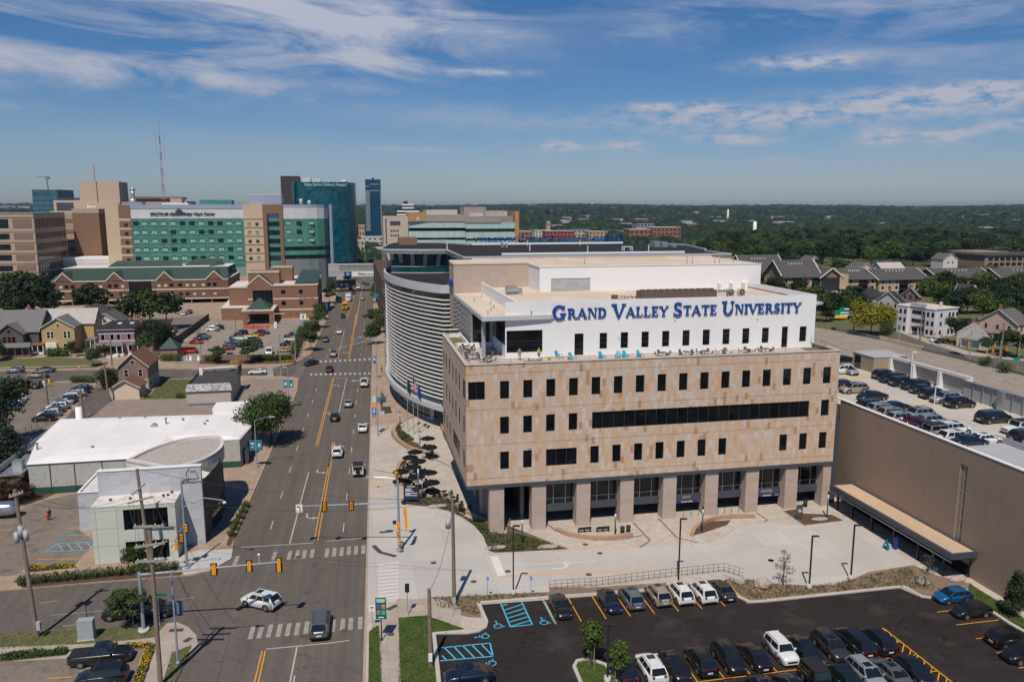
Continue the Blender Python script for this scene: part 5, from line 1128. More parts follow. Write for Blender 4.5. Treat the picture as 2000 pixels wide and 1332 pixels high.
# ---- brick medical offices with green roofs
BRK=PM('red_brown_brick',[(.165,.088,.062),(.175,.094,.066),(.158,.084,.06)],3.,1.2,.02,.15)
BRK2=mat('orange_brown_brick',(.225,.118,.075),.85,var=.08,scale=.3)
BAND=mat('cream_band',(.56,.48,.38),.8,var=.04)
t=TH('brick_office_block','wide three storey brown brick office block with green roof and cream gable trims','building',rot((-95,390),BE),BE)
A0,A1,B0=-133.4,-57.,390.
fo=lambda u,z,d:(u,B0+d,z)
wx=[(-131.5+x,)for x in()]
top=[-129.8,-127.3,-124.8,-119.4,-116.3,-113.2,-109.3,-106.6,-103.9,-88.3,-85.4,-82.8,-79,-76,-73,-69,-66.4,-63.8]
bot=[-129.5,-124,-119.4,-116,-108.8,-103.4,-88,-82.6,-79,-76,-73,-69,-64]
HH=[(x,x+1.7,7.7,9.3)for x in top]+[(x,x+1.7,3.6,5.)for x in bot]+[(-100.3,-90.6,2.6,10.3)]
mb=MQ();WG(mb,fo,A0,A1,1.8,10.9,HH,.3);mb.pl([(A1,B0,1.8),(A1,B0+40,1.8),(A1,B0+40,10.9),(A1,B0,10.9)])
mb.box(A0,A1,B0+.5,B0+40,0,.05)
gx=[(-131.5,-123.8),(-110,-102.2),(-88.5,-80.8),(-67,-59)]
for g0,g1 in gx:gm_=(g0+g1)/2;mb.pl([(g0,B0-.05,10.9),(g1,B0-.05,10.9),(gm_,B0-.05,14.6)])
mb.bd('brick_wall',BRK,t)
PALE=mat('blind_pale',(.45,.46,.42),.6,var=.1)
for k,h in enumerate(HH):WIN(fo,h,(FRAME,PALE if(k*7)%5 in(0,1,3)and h[1]-h[0]<3 else GL),t,BE,8 if h[1]-h[0]>3 else 1,8 if h[1]-h[0]>3 else 1,.1,split=False)
mb=MQ()
for z in(6.3,1.9):mb.box(A0-.05,-100.4,B0-.12,B0,z,z+.55);mb.box(-90.5,A1+.1,B0-.12,B0,z,z+.55);mb.box(A1,A1+.12,B0,B0+40,z,z+.55)
xs=[A0]+[x for g in gx for x in g]+[A1]
for k in range(0,len(xs),2):mb.box(xs[k]-.1,xs[k+1]+.1,B0-.25,B0-.05,10.6,11.1)
for g0,g1 in gx:
 gm_=(g0+g1)/2
 for e in(g0,g1):
  mb.pl([(e,B0-.3,10.5),(gm_,B0-.3,14.4),(gm_,B0-.3,15.1),(e,B0-.3,11.2)]if e==g0 else[(gm_,B0-.3,14.4),(e,B0-.3,10.5),(e,B0-.3,11.2),(gm_,B0-.3,15.1)])
mb.bd('cream_trim',BAND,t)
mb=MQ();mb.pl([(A0-.3,B0-.2,11.),(A1+.3,B0-.2,11.),(A1-2,B0+16,15.7),(A0+2.5,B0+16,15.7)]);mb.pl([(A0-.3,B0-.2,11.),(A0+2.5,B0+16,15.7),(A0-.3,B0+30,11)])
for g0,g1 in gx:
 gm_=(g0+g1)/2;mb.pl([(g0,B0-.2,11.05),(gm_,B0-.2,15.),(gm_,B0+13,15.),]);mb.pl([(gm_,B0-.2,15.),(g1,B0-.2,11.05),(gm_,B0+13,15.)])
mb.pl([(A0+18,B0+24,15.6),(A0+52,B0+24,15.6),(A0+51,B0+30,18.2),(A0+21,B0+30,18.2)]);mb.pl([(A0+52,B0+28,15.6),(A0+66,B0+28,15.6),(A0+70,B0+36,18.4),(A0+56,B0+36,18.4)])
mb.pl([(A1-12,B0+16,15.),(A1-1,B0+22,11.5),(A1-8,B0+36,18.)])
mb.bd('green_roof',GRF,t)
mb=MQ();mb.pl([(A0,B0+16,15.5),(A1-2,B0+16,15.5),(A1-2,B0+40,15.5),(A0,B0+40,15.5)]);mb.box(A1-8,A1,B0+5,B0+40,10.9,11.);mb.bd('flat_roof',MT['white_roof_membrane'],t)
mb=MQ()
for x in(-125,-110,-98,-86,-74,-65,-57.6):mb.box(x,x+.6,B0+.3,B0+.9,0,1.8)
mb.box(A0,A1,B0+18,B0+18.4,0,1.8);mb.bd('undercroft_pier',BRK2,t)
t=TH('brick_clinic','brown brick clinic with green pyramid porte cochere and cream bands','building',rot((-28,330),BE),BE)
C0=328.;fc=lambda u,z,d:(u,C0+d,z)
CH=[(-38.9,-31.3,5.3,11.4),(-28.,-26.3,9.8,11.4),(-21.1,-19.6,9.8,11.4),(-28.,-26.3,5.2,6.9),(-21.1,-19.6,5.2,6.9)]+[(x,x+.5,1.3,1.8)for x in(-25.1,-22.5,-19.9)]
mb=MQ();WG(mb,fc,-40.8,-13.8,0,13.3,CH,.3);mb.pl([(-13.8,C0,0),(-13.8,C0+45,0),(-13.8,C0+45,13.3),(-13.8,C0,13.3)]);mb.pl([(-40.6,C0-.04,13.3),(-32,C0-.04,13.3),(-36.2,C0-.04,17.2)])
mb.box(-48.5,-40.9,C0+4,C0+30,0,12.6);mb.box(-41,-29,C0+6,C0+15,13.3,18.4);mb.box(-33,-24.5,C0+18,C0+26,13.3,19.5);mb.bd('brick_wall',BRK2,t)
for h in CH:WIN(fc,h,(FRAME,GL),t,BE,5 if h[1]-h[0]>3 else 1,5 if h[1]-h[0]>3 else 1,.1,split=False)
mb=MQ()
for z in(7.6,3.2):mb.box(-40.9,-39,C0-.12,C0,z,z+.6)if z>5 else None;mb.box(-31.2,-13.7,C0-.12,C0,z,z+.6);mb.box(-13.8,-13.68,C0,C0+45,z,z+.6)
mb.box(-31.8,-13.6,C0-.25,C0-.02,13.,13.6);mb.box(-41.6,-40.4,C0-.25,C0-.02,13.,13.6);mb.box(-13.85,-13.6,C0-.02,C0+45,13.,13.6);mb.box(-48.6,-40.95,C0+3.8,C0+4,12.1,12.7);mb.box(-41.1,-28.9,C0+5.8,C0+6.,17.9,18.6);mb.box(-33.1,-24.4,C0+17.8,C0+18,19.,19.7)
mb.pl([(-41.,C0-.28,13.),(-36.2,C0-.28,17.1),(-36.2,C0-.28,17.8),(-41,C0-.28,13.7)]);mb.pl([(-36.2,C0-.28,17.1),(-31.4,C0-.28,13.),(-31.4,C0-.28,13.7),(-36.2,C0-.28,17.8)])
mb.bd('cream_trim',BAND,t)
mb=MQ();mb.pl([(-36.2,C0-.2,17.7),(-31.2,C0-.2,13.6),(-31.2,C0+3,13.6),(-36.2,C0+10,17.7)]);mb.pl([(-23,C0+3,13.65),(-14,C0+3,13.65),(-12,C0+26,17.5),(-21,C0+26,17.5)]);mb.pl([(-14,C0+3,13.65),(-13.8,C0+30,13.65),(-12,C0+26,17.5)]);mb.bd('green_roof',GRF,t)
mb=MQ();mb.box(-31,-13.9,C0,C0+45,13.3,13.4);mb.box(-48.4,-41,C0+4.1,C0+30,12.6,12.65);mb.bd('flat_roof',MT['white_roof_membrane'],t)
p=rot((-18.3,C0-.15),BE);PT('lettering','1000 HEALTH CARE',.7,(p[0],p[1],7.9),UP(BE),BLACK,t,.02)
t2=TH('entrance_portico','brick portico with dark green pyramid roof over the clinic drive','portico',rot((-35.5,316),BE),BE)
mb=MQ();mb.box(-41.,-39.6,311.6,313,0,4.6);mb.box(-31.4,-30,311.6,313,0,4.6);mb.box(-41.,-39.6,325,326.4,0,4.6);mb.box(-31.4,-30.,325,326.4,0,4.6);mb.box(-41.2,-29.8,311.5,327.5,4.2,5.1);mb.bd('brick_pier',BRK2,t2)
mb=MQ();mb.box(-41.4,-29.6,311.3,327.6,5.1,5.6);mb.bd('cream_trim',BAND,t2)
mb=MQ();pyramid(mb,-40,-31,313,326,5.62,9.6);mb.bd('green_roof',GRF,t2)
t2=TH('brick_annexe','low brick annexe with flat pale roof left of the clinic','building',rot((-46,325),BE),BE)
mb=MQ();mb.pm([(-51.,327),(-41.,325.8),(-40.8,345),(-52,360)],0,4.6);mb.bd('brick_wall',BRK2,t2)
mb=MQ();mb.pm([(-51.2,326.8),(-40.9,325.6),(-40.7,345),(-52.2,360)],4.6,5.0);mb.bd('cream_trim',BAND,t2)
mb=MQ();mb.pm([(-50.8,327.4),(-41.2,326.2),(-41.,344.8),(-51.8,359)],5.01,5.06);mb.bd('flat_roof',MT['white_roof_membrane'],t2)
# ---- hospital district and downtown
def PBp(u,v,b,ang=BE):
 d=ray(u,v);da,db=loc((d[0],d[1]),ang);t=b/db
 return(da*t,CAMH+d[2]*t)
def BT_(name,label,cat,a,b):return TH(name,label,cat,rot((a,b),BE),BE)
BEIGE=mat('hospital_beige',(.50,.385,.27),.8,var=.05);BRN2=mat('hospital_brown',(.20,.115,.075),.8,var=.06);SILV=mat('silver_cladding',(.60,.60,.61),.35,.15,var=.1,scale=.12)
SILV2=mat('blue_silver_cladding',(.36,.40,.50),.4,.3,var=.05);GREEN=PM('green_glass_panel',[(.075,.235,.185),(.088,.26,.205),(.068,.215,.168)],2.35,1.1,.05,.4,.25,False)
DGL=GLM('hospital_window_dark',(.012,.02,.025));PGL=mat('hospital_blind',(.30,.42,.37),.4,var=.1)
t=BT_('heart_hospital','green glazed hospital wing with silver band, beige end tower and dark roof sign','hospital',-64,430)
mb=MQ();mb.box(-107.2,-53.3,430,470,13.5,38.4);mb.bd('green_facade',GREEN,t)
mb=MQ()
for k in range(12):mb.box(-107.2,-53.3,429.93,430,14.6+2.17*k,14.72+2.17*k)
mb.bd('joint_line',mat('dark_green_joint',(.01,.05,.04),.6),t)  # dark green strips mark the joints between facade panels
mb=MQ();mb.box(-107.2,-53.3,429.9,470,38.4,43.2);mb.bd('silver_band',SILV,t)
mb=MQ();mb.box(-107.2,-53.3,429.7,470,43.2,45.3);mb.bd('upper_band',SILV2,t)
mb=MQ();mb.box(-118.8,-112.6,429.5,470,0,45.3);mb.box(-112.6,-107.2,429.55,470,0,45.2);mb.box(-53.3,-43.9,429,470,0,45.4);mb.bd('beige_wall',BEIGE,t)
mb=MQ();mb.box(-112.6,-107.25,429.45,429.55,38.6,45.1)
for k in range(5):z=34.0-4.36*k;mb.box(-112.5,-107.3,429.45,429.55,z,z+3.3)
mb.box(-43.9,-41.9,428.8,470,0,45.4);mb.box(-35.8,-34,428.8,470,0,45.4);mb.box(-41.9,-35.8,428.8,470,40.8,45.4)
for k in range(6):mb.box(-53.3,-43.9,428.95,429.,37.7-4.36*k,38.2-4.36*k)
mb.bd('brown_panel',BRN2,t)
mb=MQ();mb.box(-41.9,-35.8,430.5,431,14,38);mb.bd('recessed_glazing',GREEN,t)
mb=MQ();mb.box(-41.9,-35.8,430.4,431,38,40.8);mb.bd('recess_panel',SILV2,t)
cv=[(-34,430)]+[(-13.5+0-20.5+20.5*sin(R(a)),430+14-14*cos(R(a)))for a in(15,30,45,60,75,90)]
cv=[(-34,429.5),(-28,429.6),(-22,430.4),(-17,432.2),(-13.5,435),(-11.6,439),(-10.8,445),(-10.6,470)]
for nm,z0,z1,m_ in(('green_facade',17.5,38.1,GREEN),('silver_band',38.1,43.6,SILV),('upper_band',43.6,45.3,SILV2),('base_wall',0,17.5,mat('base_grey',(.16,.19,.19),.6))):
 mb=MQ();mb.smooth=nm=='silver_band'
 for p,q in zip(cv,cv[1:]):mb.pl([(*p,z0),(*q,z0),(*q,z1),(*p,z1)])
 mb.bd(nm,m_,t)
mb=MQ();mb.box(-10.9,-9.4,436,470,14,45.4);mb.bd('end_fin',mat('blue_grey_fin',(.20,.26,.36),.4),t)
mb=MQ();mb.pm([(-34,429.6),(-22,430.5),(-13.5,435.1),(-10.8,445),(-10.8,470),(-118.6,470),(-118.6,430.2)],45.2,45.32);mb.bd('flat_roof',mat('grey_gravel_roof',(.25,.24,.23),.9),t)
def WQ(root,x,z,w,h,b,m2,dark,nm='window'):
 mb=MQ();mb.box(x,x+w,b-.12,b,z,z+h);mb.mi=1;mb.pl([(x+.12,b-.14,z+.12),(x+w/2-.05,b-.14,z+.12),(x+w/2-.05,b-.14,z+h-.5),(x+.12,b-.14,z+h-.5)])
 mb.pl([(x+w/2+.05,b-.14,z+.12),(x+w-.12,b-.14,z+.12),(x+w-.12,b-.14,z+h-.5),(x+w/2+.05,b-.14,z+h-.5)]);mb.bd(nm,m2,root)
rr=random.Random(3)
for r_ in range(5):
 z=35.0-4.36*r_
 for c in range(12):WQ(t,-106.9+c*4.5+(.6 if c==0 else 0),z,2.6,2.1,430,[FRAME,DGL if rr.random()<.35 else PGL],0)
 WQ(t,-110.3,z-.4,1.6,1.6,429.44,[FRAME,DGL],0)
 for x in(-51.5,-47.7):WQ(t,x,z-.3,1.5,1.5,429.,[FRAME,DGL if rr.random()<.6 else PGL],0)
 mb=MQ();mb.box(-41.7,-36,430.3,430.45,z-.6,z+1.7);mb.bd('window_strip',DGL,t)
 if r_<3:
  for x in(-32.5,-27.4,-21.2):WQ(t,x,z,2.5,2.,(429.5,429.6,430.6)[(-32.5,-27.4,-21.2).index(x)],[FRAME,DGL if rr.random()<.5 else PGL],0)
 else:
  mb=MQ()
  for p,q in zip(cv[:5],cv[1:6]):mb.pl([(p[0],p[1]-.15,z),(q[0],q[1]-.15,z),(q[0],q[1]-.15,z+1.9),(p[0],p[1]-.15,z+1.9)])
  mb.bd('window_strip',DGL,t)
mb=MQ();mb.box(-107,-34.2,429.92,430,9,13.5);mb.bd('lower_glazing',mat('pale_green_glass',(.22,.32,.28),.3),t)
p=rot((-90.2,429.5),BE);PT('lettering','SPECTRUM HEALTH',1.9,(p[0],p[1],40.6),UP(BE),BLACK,t,.1,.05,15.5);p=rot((-75,429.5),BE);PT('lettering','Meijer Heart Center',2.1,(p[0],p[1],40.7),UP(BE),BLACK,t,.1,.05,15.5)
mb=MQ()
for dx,dz in((0,0),(.9,.9),(-.9,.9),(0,1.8)):mb.pm([(0,0)]*0 or[(-84.3+dx-.75,429.4),(-84.3+dx+.75,429.4),(-84.3+dx+.75,429.6),(-84.3+dx-.75,429.6)],40.2+dz,41.5+dz)
mb.bd('diamond_emblem',GREYD,t)
def BX(name,label,cat,L,m,extra=()):
 """single building of several volumes: (a0, a1, b0, b1, z0, z1)"""
 t=BT_(name,label,cat,(L[0][0]+L[0][1])/2,L[0][2]);mb=MQ()
 for q in L:mb.box(*q)
 mb.bd('wall',m,t)
 for nm,LL,mm in extra:
  mb=MQ()
  for q in LL:mb.box(*q)
  mb.bd(nm,mm,t)
 return t
BX('penthouse_block','small blue grey plant room on the roof of the green hospital wing','plant room',[(-51,-34.8,436,450,45.4,50.2)],SILV2,[('coping',[(-51.1,-34.7,435.9,450.1,50.2,50.4)],WHITEP)])
TAN2=PM('tan_concrete',[(.385,.30,.235),(.40,.31,.24),(.375,.29,.225)],4.,1.6,.04,.12)
BRP=mat('brown_infill',(.20,.135,.105),.85,var=.1,scale=.5)
L=[(-175,-140.8,400,441,0,41.2)];bw=[];gw=[];lg=[]
for r_,z in enumerate((34.6,29.6,24.8,20.0,15.2,9.6)):
 h=4.2 if r_ in(0,5)else 2.7
 bw.append((-149.6,-141.8,399.9,400,z,z+h));gw.append((-163,-151.4,399.9,400,z+.1,z+h-.1));lg+=[(-175,-140.9,399.85,399.9,z+h+.5,z+h+.75)]
 for k in range(12):gw.append((-140.8,-140.7,402+3.2*k,404.2+3.2*k,z,z+h))
BX('concrete_hospital_block','tan concrete hospital block with brown infill panels and a shaded side','hospital',L,TAN2,[('brown_panel',bw,BRP),('window_band',gw,DGL),('brown_groove',lg,BRN2),('roof_edge',[(-175,-140.8,399.8,441,41.2,41.5)],mat('grey_gravel_roof',()))])  # thin groove strips in plain hospital brown above each window band
BX('tall_tan_tower','plain tan hospital tower with dark vertical slot and thin red mast','tower',[(-141.7,-133.2,470,488,0,57.6),(-133.,-122.,470.5,488,0,57.6),(-155,-141.7,470,500,0,47.6),(-141.7,-122.2,469,480,0,46.5),(-152,-139,455,468,0,42)],mat('plain_tan',(.45,.35,.27),.85,var=.05),[('vent_grille',[(-153.6,-145.3,469.8,470,42.3,46.4)],GREYD),('slot',[(-133.2,-133,470.2,488,46,57.6)],BRN2),('rooftop_rail',[(-154,-141.8,471,490,48,48.9)],GREYD),('red_mast',[(-134.4,-134.1,472,472.3,57.6,66.)],mat('mast_red',(.5,.06,.04),.6))])
BX('brown_hospital_block','windowless dark brown hospital block with tan cap','hospital',[(-139.2,-126.6,447,470,19,41.0),(-139.2,-126.6,447,470,0,19)],BRN2,[('tan_cap',[(-139.3,-126.5,446.9,470,41,43.2)],TAN2),('roof_pipe',[(-132.6,-132.,450,451,43.2,45.6),(-132,-128.4,450,450.6,44,44.6)],WHITEP)])
bt=[(-150,-139.3,449.8,450,z,z+1.9)for z in(36.3,30.8,26,21.5,17)]
BX('banded_hospital_block','tan and brown banded hospital block half in shadow','hospital',[(-165,-139.3,450,470,0,41.2)],TAN2,[('brown_band',bt,BRP)])
BX('white_low_block','low white hospital annexe below the brown block','building',[(-142.5,-117.5,432,446,0,18.2)],mat('white_sheet',(.62,.60,.58),.6),[('groove',[(-142.5,-117.5,431.95,432,14.5,14.7)],GREYD),('roof_edge',[(-142.6,-117.4,431.9,446,18.2,19.2)],WHITEP)])
BX('grey_low_block','long grey plant block behind the green hospital wing roof','building',[(-120,-98,490,520,0,48.6),(-98,-92,492,520,0,47.4)],mat('plain_tan',()),[('roof_fascia',[(-121,-97,489,520,48.6,49.8)],BRN2)])
t=BT_('silver_stack','silver rooftop exhaust stack behind the hospital parapet','stack',-110,470);mb=MQ();mb.cyl(-113.4,462,45.3,48.5,1.7,12);mb.cyl(-113.2,462,48.5,53,1.0,12);mb.cyl(-113.2,462,53,54,1.3,12);mb.box(-118,-108,458,466,45.3,46.8);mb.bd('stack_body',STEEL,t)
t=BT_('roof_greenhouse','dark green glazed rooftop lantern on the hospital','lantern',-70,450);mb=MQ();mb.pm([(-77.6,450),(-61.6,450),(-61.6,460),(-77.6,460)],45.3,47.8);mb.bd('lantern_glass',GREEN,t)
BX('cooling_unit','tan cooling tower beside the red and white mast','cooling tower',[(-93.2,-87.6,455,462,45.3,48.9)],TAN2,[('base',[(-97,-84,453,464,45.3,46.2)],WHITEP)])
for k,(x,h)in enumerate(((-50.5,2.6),(-25.2,2.1),(-21,1.3))):
 mb=MQ();mb.cyl(x,440,45.3,45.3+h,.7,10);mb.ball((x,440,45.3+h),1.0,n=8,m=5);tag(mb.bd('roof_cowl',mat('cowl_white',(.6,.58,.5),.5)),('tall roof cowl left of the blue grey plant room','round pale roof cowl on the curved hospital end','small pale roof cowl on the curved hospital end')[k],'cowl')
t=BT_('radio_mast','tall red and white lattice radio mast behind the hospital','mast',-101.5,480)
for k in range(9):
 mb=MQ();z=44+4.3*k;w=.8*(1-k*.085)
 c=[(-101.6-w,480-w),(-101.6+w,480-w),(-101.6,480+w)]
 for p in c:mb.tube((*p,z),(*p,z+4.3),.11,4)
 for i in range(3):mb.tube((*c[i],z),(*c[(i+1)%3],z+2.15),.06,4);mb.tube((*c[(i+1)%3],z+2.15),(*c[i],z+4.3),.06,4)
 mb.bd('mast_section',mat('mast_red_dull',(.26,.10,.09),.6)if k%2==0 else mat('mast_white',(.36,.37,.40),.6),t)
mb=MQ();mb.tube((-101.6,480,82),(-101.6,480,90),.12,5);mb.tube((-103.6,480,72),(-103.6,480,86),.07,5);mb.tube((-99.8,480,70),(-99.8,480,84),.07,5);mb.bd('antenna',STEEL,t)
TEAL=GLM('teal_curtain_glass',(.001,.085,.115),.22,.45,.35,.9)
t=BT_('childrens_hospital','dark teal glass hospital tower with rounded front and rooftop lettering','hospital',-16,520)
P=[(-36,545),(-36.2,534),(-34,529)]+[(-16+20.3*sin(R(a)),541-21*cos(R(a)))for a in(-60,-48,-36,-24,-12,0,12,24,36,48,60,72,84)]+[(4.4,550),(2,575),(-36,575)]
mb=MQ()
mb.pm(P,9,59.6);mb.bd('curtain_wall',TEAL,t)
mb=MQ();Q=P[3:16]
for k in range(12):
 z=14+3.9*k
 for p,q in zip(Q,Q[1:]):mb.pl([(p[0]*1.0,p[1]-.1,z),(q[0],q[1]-.1,z),(q[0],q[1]-.1,z+.35),(p[0],p[1]-.1,z+.35)])
mb.bd('floor_line',GLM('teal_floor_line',(.01,.13,.16),.2),t)
mb=MQ();mb.box(-30,0,530,560,0,9);mb.cyl(-30,524,0,9,1,8);mb.cyl(-10,521,0,9,1,8);mb.bd('undercroft',GREYD,t)
mb=MQ();mb.box(-24,-18,540,548,59.6,62.3);mb.cyl(-3,540,59.6,61.5,2.,10);mb.box(-29,-24.2,535,548,59.6,63);mb.box(-16,-12,545,550,59.6,61);mb.bd('roof_plant',mat('pale_plant',(.5,.55,.53),.6),t)
p=rot((-14.4,519.2),BE);PT('lettering',"Helen DeVos Children's Hospital",2.6,(p[0],p[1],57.9),UP(BE),mat('sign_grey',(.45,.5,.5),.5),t,.1,.03,25.5)
BX('dark_brown_shaft','dark brown block behind the teal hospital tower','tower',[(-43.5,-32,545,565,0,64)],mat('dark_bronze',(.055,.042,.04),.6,var=.08))
t=BT_('skywalk','glazed pedestrian bridge across the avenue carrying a Stay strong banner','bridge',4,425)
mb=MQ();mb.box(-12,17.6,425,429,11.3,14.0);mb.bd('glazed_side',mat('skywalk_glass',(.22,.24,.22),.2,var=.3,scale=.4),t)
mb=MQ();mb.box(-12,17.6,424.8,429.2,14,14.7);mb.box(-12,17.6,424.8,429.2,10.6,11.3);mb.box(-12,17.6,424.9,429.2,8.2,10.6);mb.box(-12,-6.5,424.85,429.2,11.3,14)
for k in range(9):mb.box(-6+3.*k,-5.8+3.*k,424.85,425,11.3,14)
mb.bd('bridge_frame',mat('skywalk_grey',(.36,.36,.36),.6),t)
mb=MQ();mb.box(-.2,17.3,424.7,424.8,8.1,10.7);bn=mb.bd('banner',mat('banner_white',(.72,.70,.68),.7),t)
mb=MQ();mb.box(-4.,-.25,424.7,424.8,8.3,10.7);mb.bd('banner_logo_panel',mat('banner_blue',(.02,.06,.22),.6),t)
mb=MQ();mb.box(-2.5,-1.7,424.6,424.7,8.8,10.2);mb.box(-2.9,-1.3,424.62,424.7,9.3,9.8);mb.bd('banner_logo',mat('banner_pale_blue',(.25,.45,.65),.6),t)
p=rot((5.1,424.65),BE);PT('lettering','Stay',2.3,(p[0],p[1],9.5),UP(BE),mat('banner_purple',(.10,.05,.28),.6),t,.03,.03,4.);p=rot((10.3,424.65),BE);PT('lettering','strong.',2.3,(p[0],p[1],9.3),UP(BE),mat('banner_green',(.12,.40,.22),.6),t,.03,.03,6.)
mb=MQ();mb.box(-9.5,-8.2,425.5,427,0,8.2);mb.box(16.5,17.6,425.5,428,0,8.2);mb.bd('bridge_pier',GREYD,t)
BX('dark_street_building','narrow dark brown building beside the avenue behind the louvred drum','building',[(10.6,26,236,300,0,14),(11,26,300,418,0,17)],mat('dark_brown_brick',(.085,.05,.04),.85),[('window_strip',[(10.5,10.6,240+9*k,245+9*k,z,z+1.8)for k in range(6)for z in(1.2,5,9)],DGL),('pale_band',[(10.45,10.6,262,275,3,9)],mat('base_grey',()))])
t=BT_('research_building','pale green glass banded research building with brown grey top','building',60,420)
PG=PM('pale_aqua_glass',[(.36,.50,.48),(.39,.53,.51),(.34,.47,.46)],1.7,3.5,.06,.3,.25,False)
MAUVE=mat('mauve_panel',(.30,.245,.235),.6,var=.08,scale=.15)
mb=MQ();seg=[(30,423),(39,422),(52,420.5),(59.5,419.8)]
for z0,z1 in((33.3,36.5),(28.2,31.6),(23,27),(10,22)):
 for p,q in zip(seg,seg[1:]):mb.pl([(*p,z0),(*q,z0),(*q,z1),(*p,z1)])
 mb.box(59.6,86,418.8,430,z0-.5,z1-.6)
mb.bd('aqua_glass',PG,t)
mb=MQ();mb.box(30,86,424.5,470,0,36.5);mb.box(59.7,85.9,419.3,430,0,35.);mb.bd('dark_glass_band',mat('brown_black_glass',(.035,.03,.03),.2),t)
mb=MQ();mb.pm([(39,421.6),(52,420.1),(59.5,419.4),(59.5,470),(39,470)],36.5,40.1);mb.pm([(59.5,418.4),(78,418.4),(85.4,420.5),(85.4,470),(59.5,470)],35.9,39.3);mb.box(59.4,71.3,424,440,39.3,44.2);mb.bd('mauve_top',MAUVE,t)
mb=MQ();mb.box(29.8,39,421.5,440,36.6,41.2);mb.bd('orange_brown_panel',mat('ochre_panel',(.38,.22,.11),.7),t)
mb=MQ();mb.box(86,88.2,418.5,450,0,41.9);mb.bd('tan_fin',mat('ochre_panel',()),t)
mb=MQ();mb.box(41,58,440,460,40.1,42.6);mb.box(62,69,421,424,39.3,41);mb.box(72,84,430,445,39.3,42);mb.bd('roof_plant',mat('plant_pale',(.46,.42,.38),.7),t)
for k in range(9):
 mb=MQ();mb.tube((72.5+1.1*k,426,39.3),(72.5+1.1*k,426,42.2+(k%3)*.4),.16,6);mb.bd('flue',STEEL,t)
p=rot((34.8,421.3),BE);PT('lettering','A',2.8,(p[0],p[1],37.8),UP(BE),WHITEP,t,.1,.02)
BX('tan_research_wing','tan research wing with small square windows and dark louvre panel','building',[(16.9,29.9,425,450,0,39.2)],mat('pale_tan',(.46,.38,.31),.8,var=.05),[('louvre',[(20.4,25.8,424.9,425,34.6,36.8)],GREYD),('window',[(20.6+1.2*k,21.3+1.2*k,424.9,425,z,z+.9)for k in range(4)for z in(31.3,28.9)],DGL),('edge_slot',[(18.,18.6,424.9,425,24,38.3)],GREYD)])
t=BT_('blue_residential_tower','slender dark blue glass residential tower with white balcony edges','tower',35.5,1250)
BT=GLM('blue_tower_glass',(.006,.05,.10),.2,.3,.03)
mb=MQ();mb.box(24.4,47.4,1250,1275,0,85.7);mb.box(34.5,37.5,1252,1260,85.7,88.5);mb.box(22.5,49.5,1246,1280,0,9);mb.bd('glass_shaft',BT,t)
mb=MQ()
for k in range(24):z=9+2.55*k;mb.box(24.,30.5,1248.9,1250,z,z+1.);mb.box(46.2,47.9,1249,1250,z,z+1.)
for z in(78,68.6):mb.box(31.2,45,1249.2,1250,z,z+.8)
for z in(65.5,74.9):mb.box(24.2,30.7,1249.2,1250,z,z+.8)
mb.bd('balcony_edge',mat('balcony_white',(.42,.44,.47),.6),t)
t=BT_('stepped_office_building','stepped dark office building with white floor bands','building',62,900)
mb=MQ();mb.box(57.4,69.7,900,915,0,46.5);mb.box(50,77,902,925,0,42.5);mb.box(45,85,904,925,0,37.);mb.box(59,63.5,903,908,46.5,50.5);mb.bd('dark_glass',mat('blue_black_office',(.02,.025,.035),.3),t)
mb=MQ()
for z,a0,a1,b in((45.8,57,70,899.5),(42.4,57,70,899.5),(38.6,51,76,899.5),(35,51,76,899.5),(31.5,44.8,70,899.5),(28,44.8,70,899.5)):mb.box(a0,a1,b,b+3,z,z+1.7)
mb.bd('white_band',WHITEP,t)
t=BT_('green_glass_tower','pale blue green glass tower with a tower crane above it','tower',-338,1000)
mb=MQ();mb.pm([(-351,1000),(-325,1000),(-317,1030),(-351,1030)],0,63.6);mb.bd('glass_shaft',GLM('pale_blue_glass',(.05,.14,.19),.25,.25,.1),t)
mb=MQ()
for z in(57.5,51.5,46,40.5):mb.box(-351,-325,999.7,1000,z,z+.7)
for k in range(5):mb.box(-349.5+3.8*k,-346.8+3.8*k,999.7,1000,59,62)
mb.bd('floor_band',mat('steel_blue',(.05,.09,.12),.5),t)
t=BT_('tower_crane','grey tower crane above the pale glass tower','crane',-335,1005)
mb=MQ();mb.tube((-335.5,1005,63),(-336.5,1005,78),.8,4);mb.bd('mast',mat('crane_grey',(.14,.2,.2),.6),t)
mb=MQ();mb.tube((-346,1005,78),(-333,1005,77),.6,4);mb.box(-337,-333,1004,1006,75.5,78.2);mb.bd('jib',MT['crane_grey'],t)
CITY=[('cb_beige',(.42,.35,.28)),('cb_white',(.52,.49,.46)),('cb_brick',(.24,.11,.08)),('cb_red',(.26,.07,.06)),('cb_grey',(.25,.24,.24)),('cb_tan',(.40,.28,.19))]
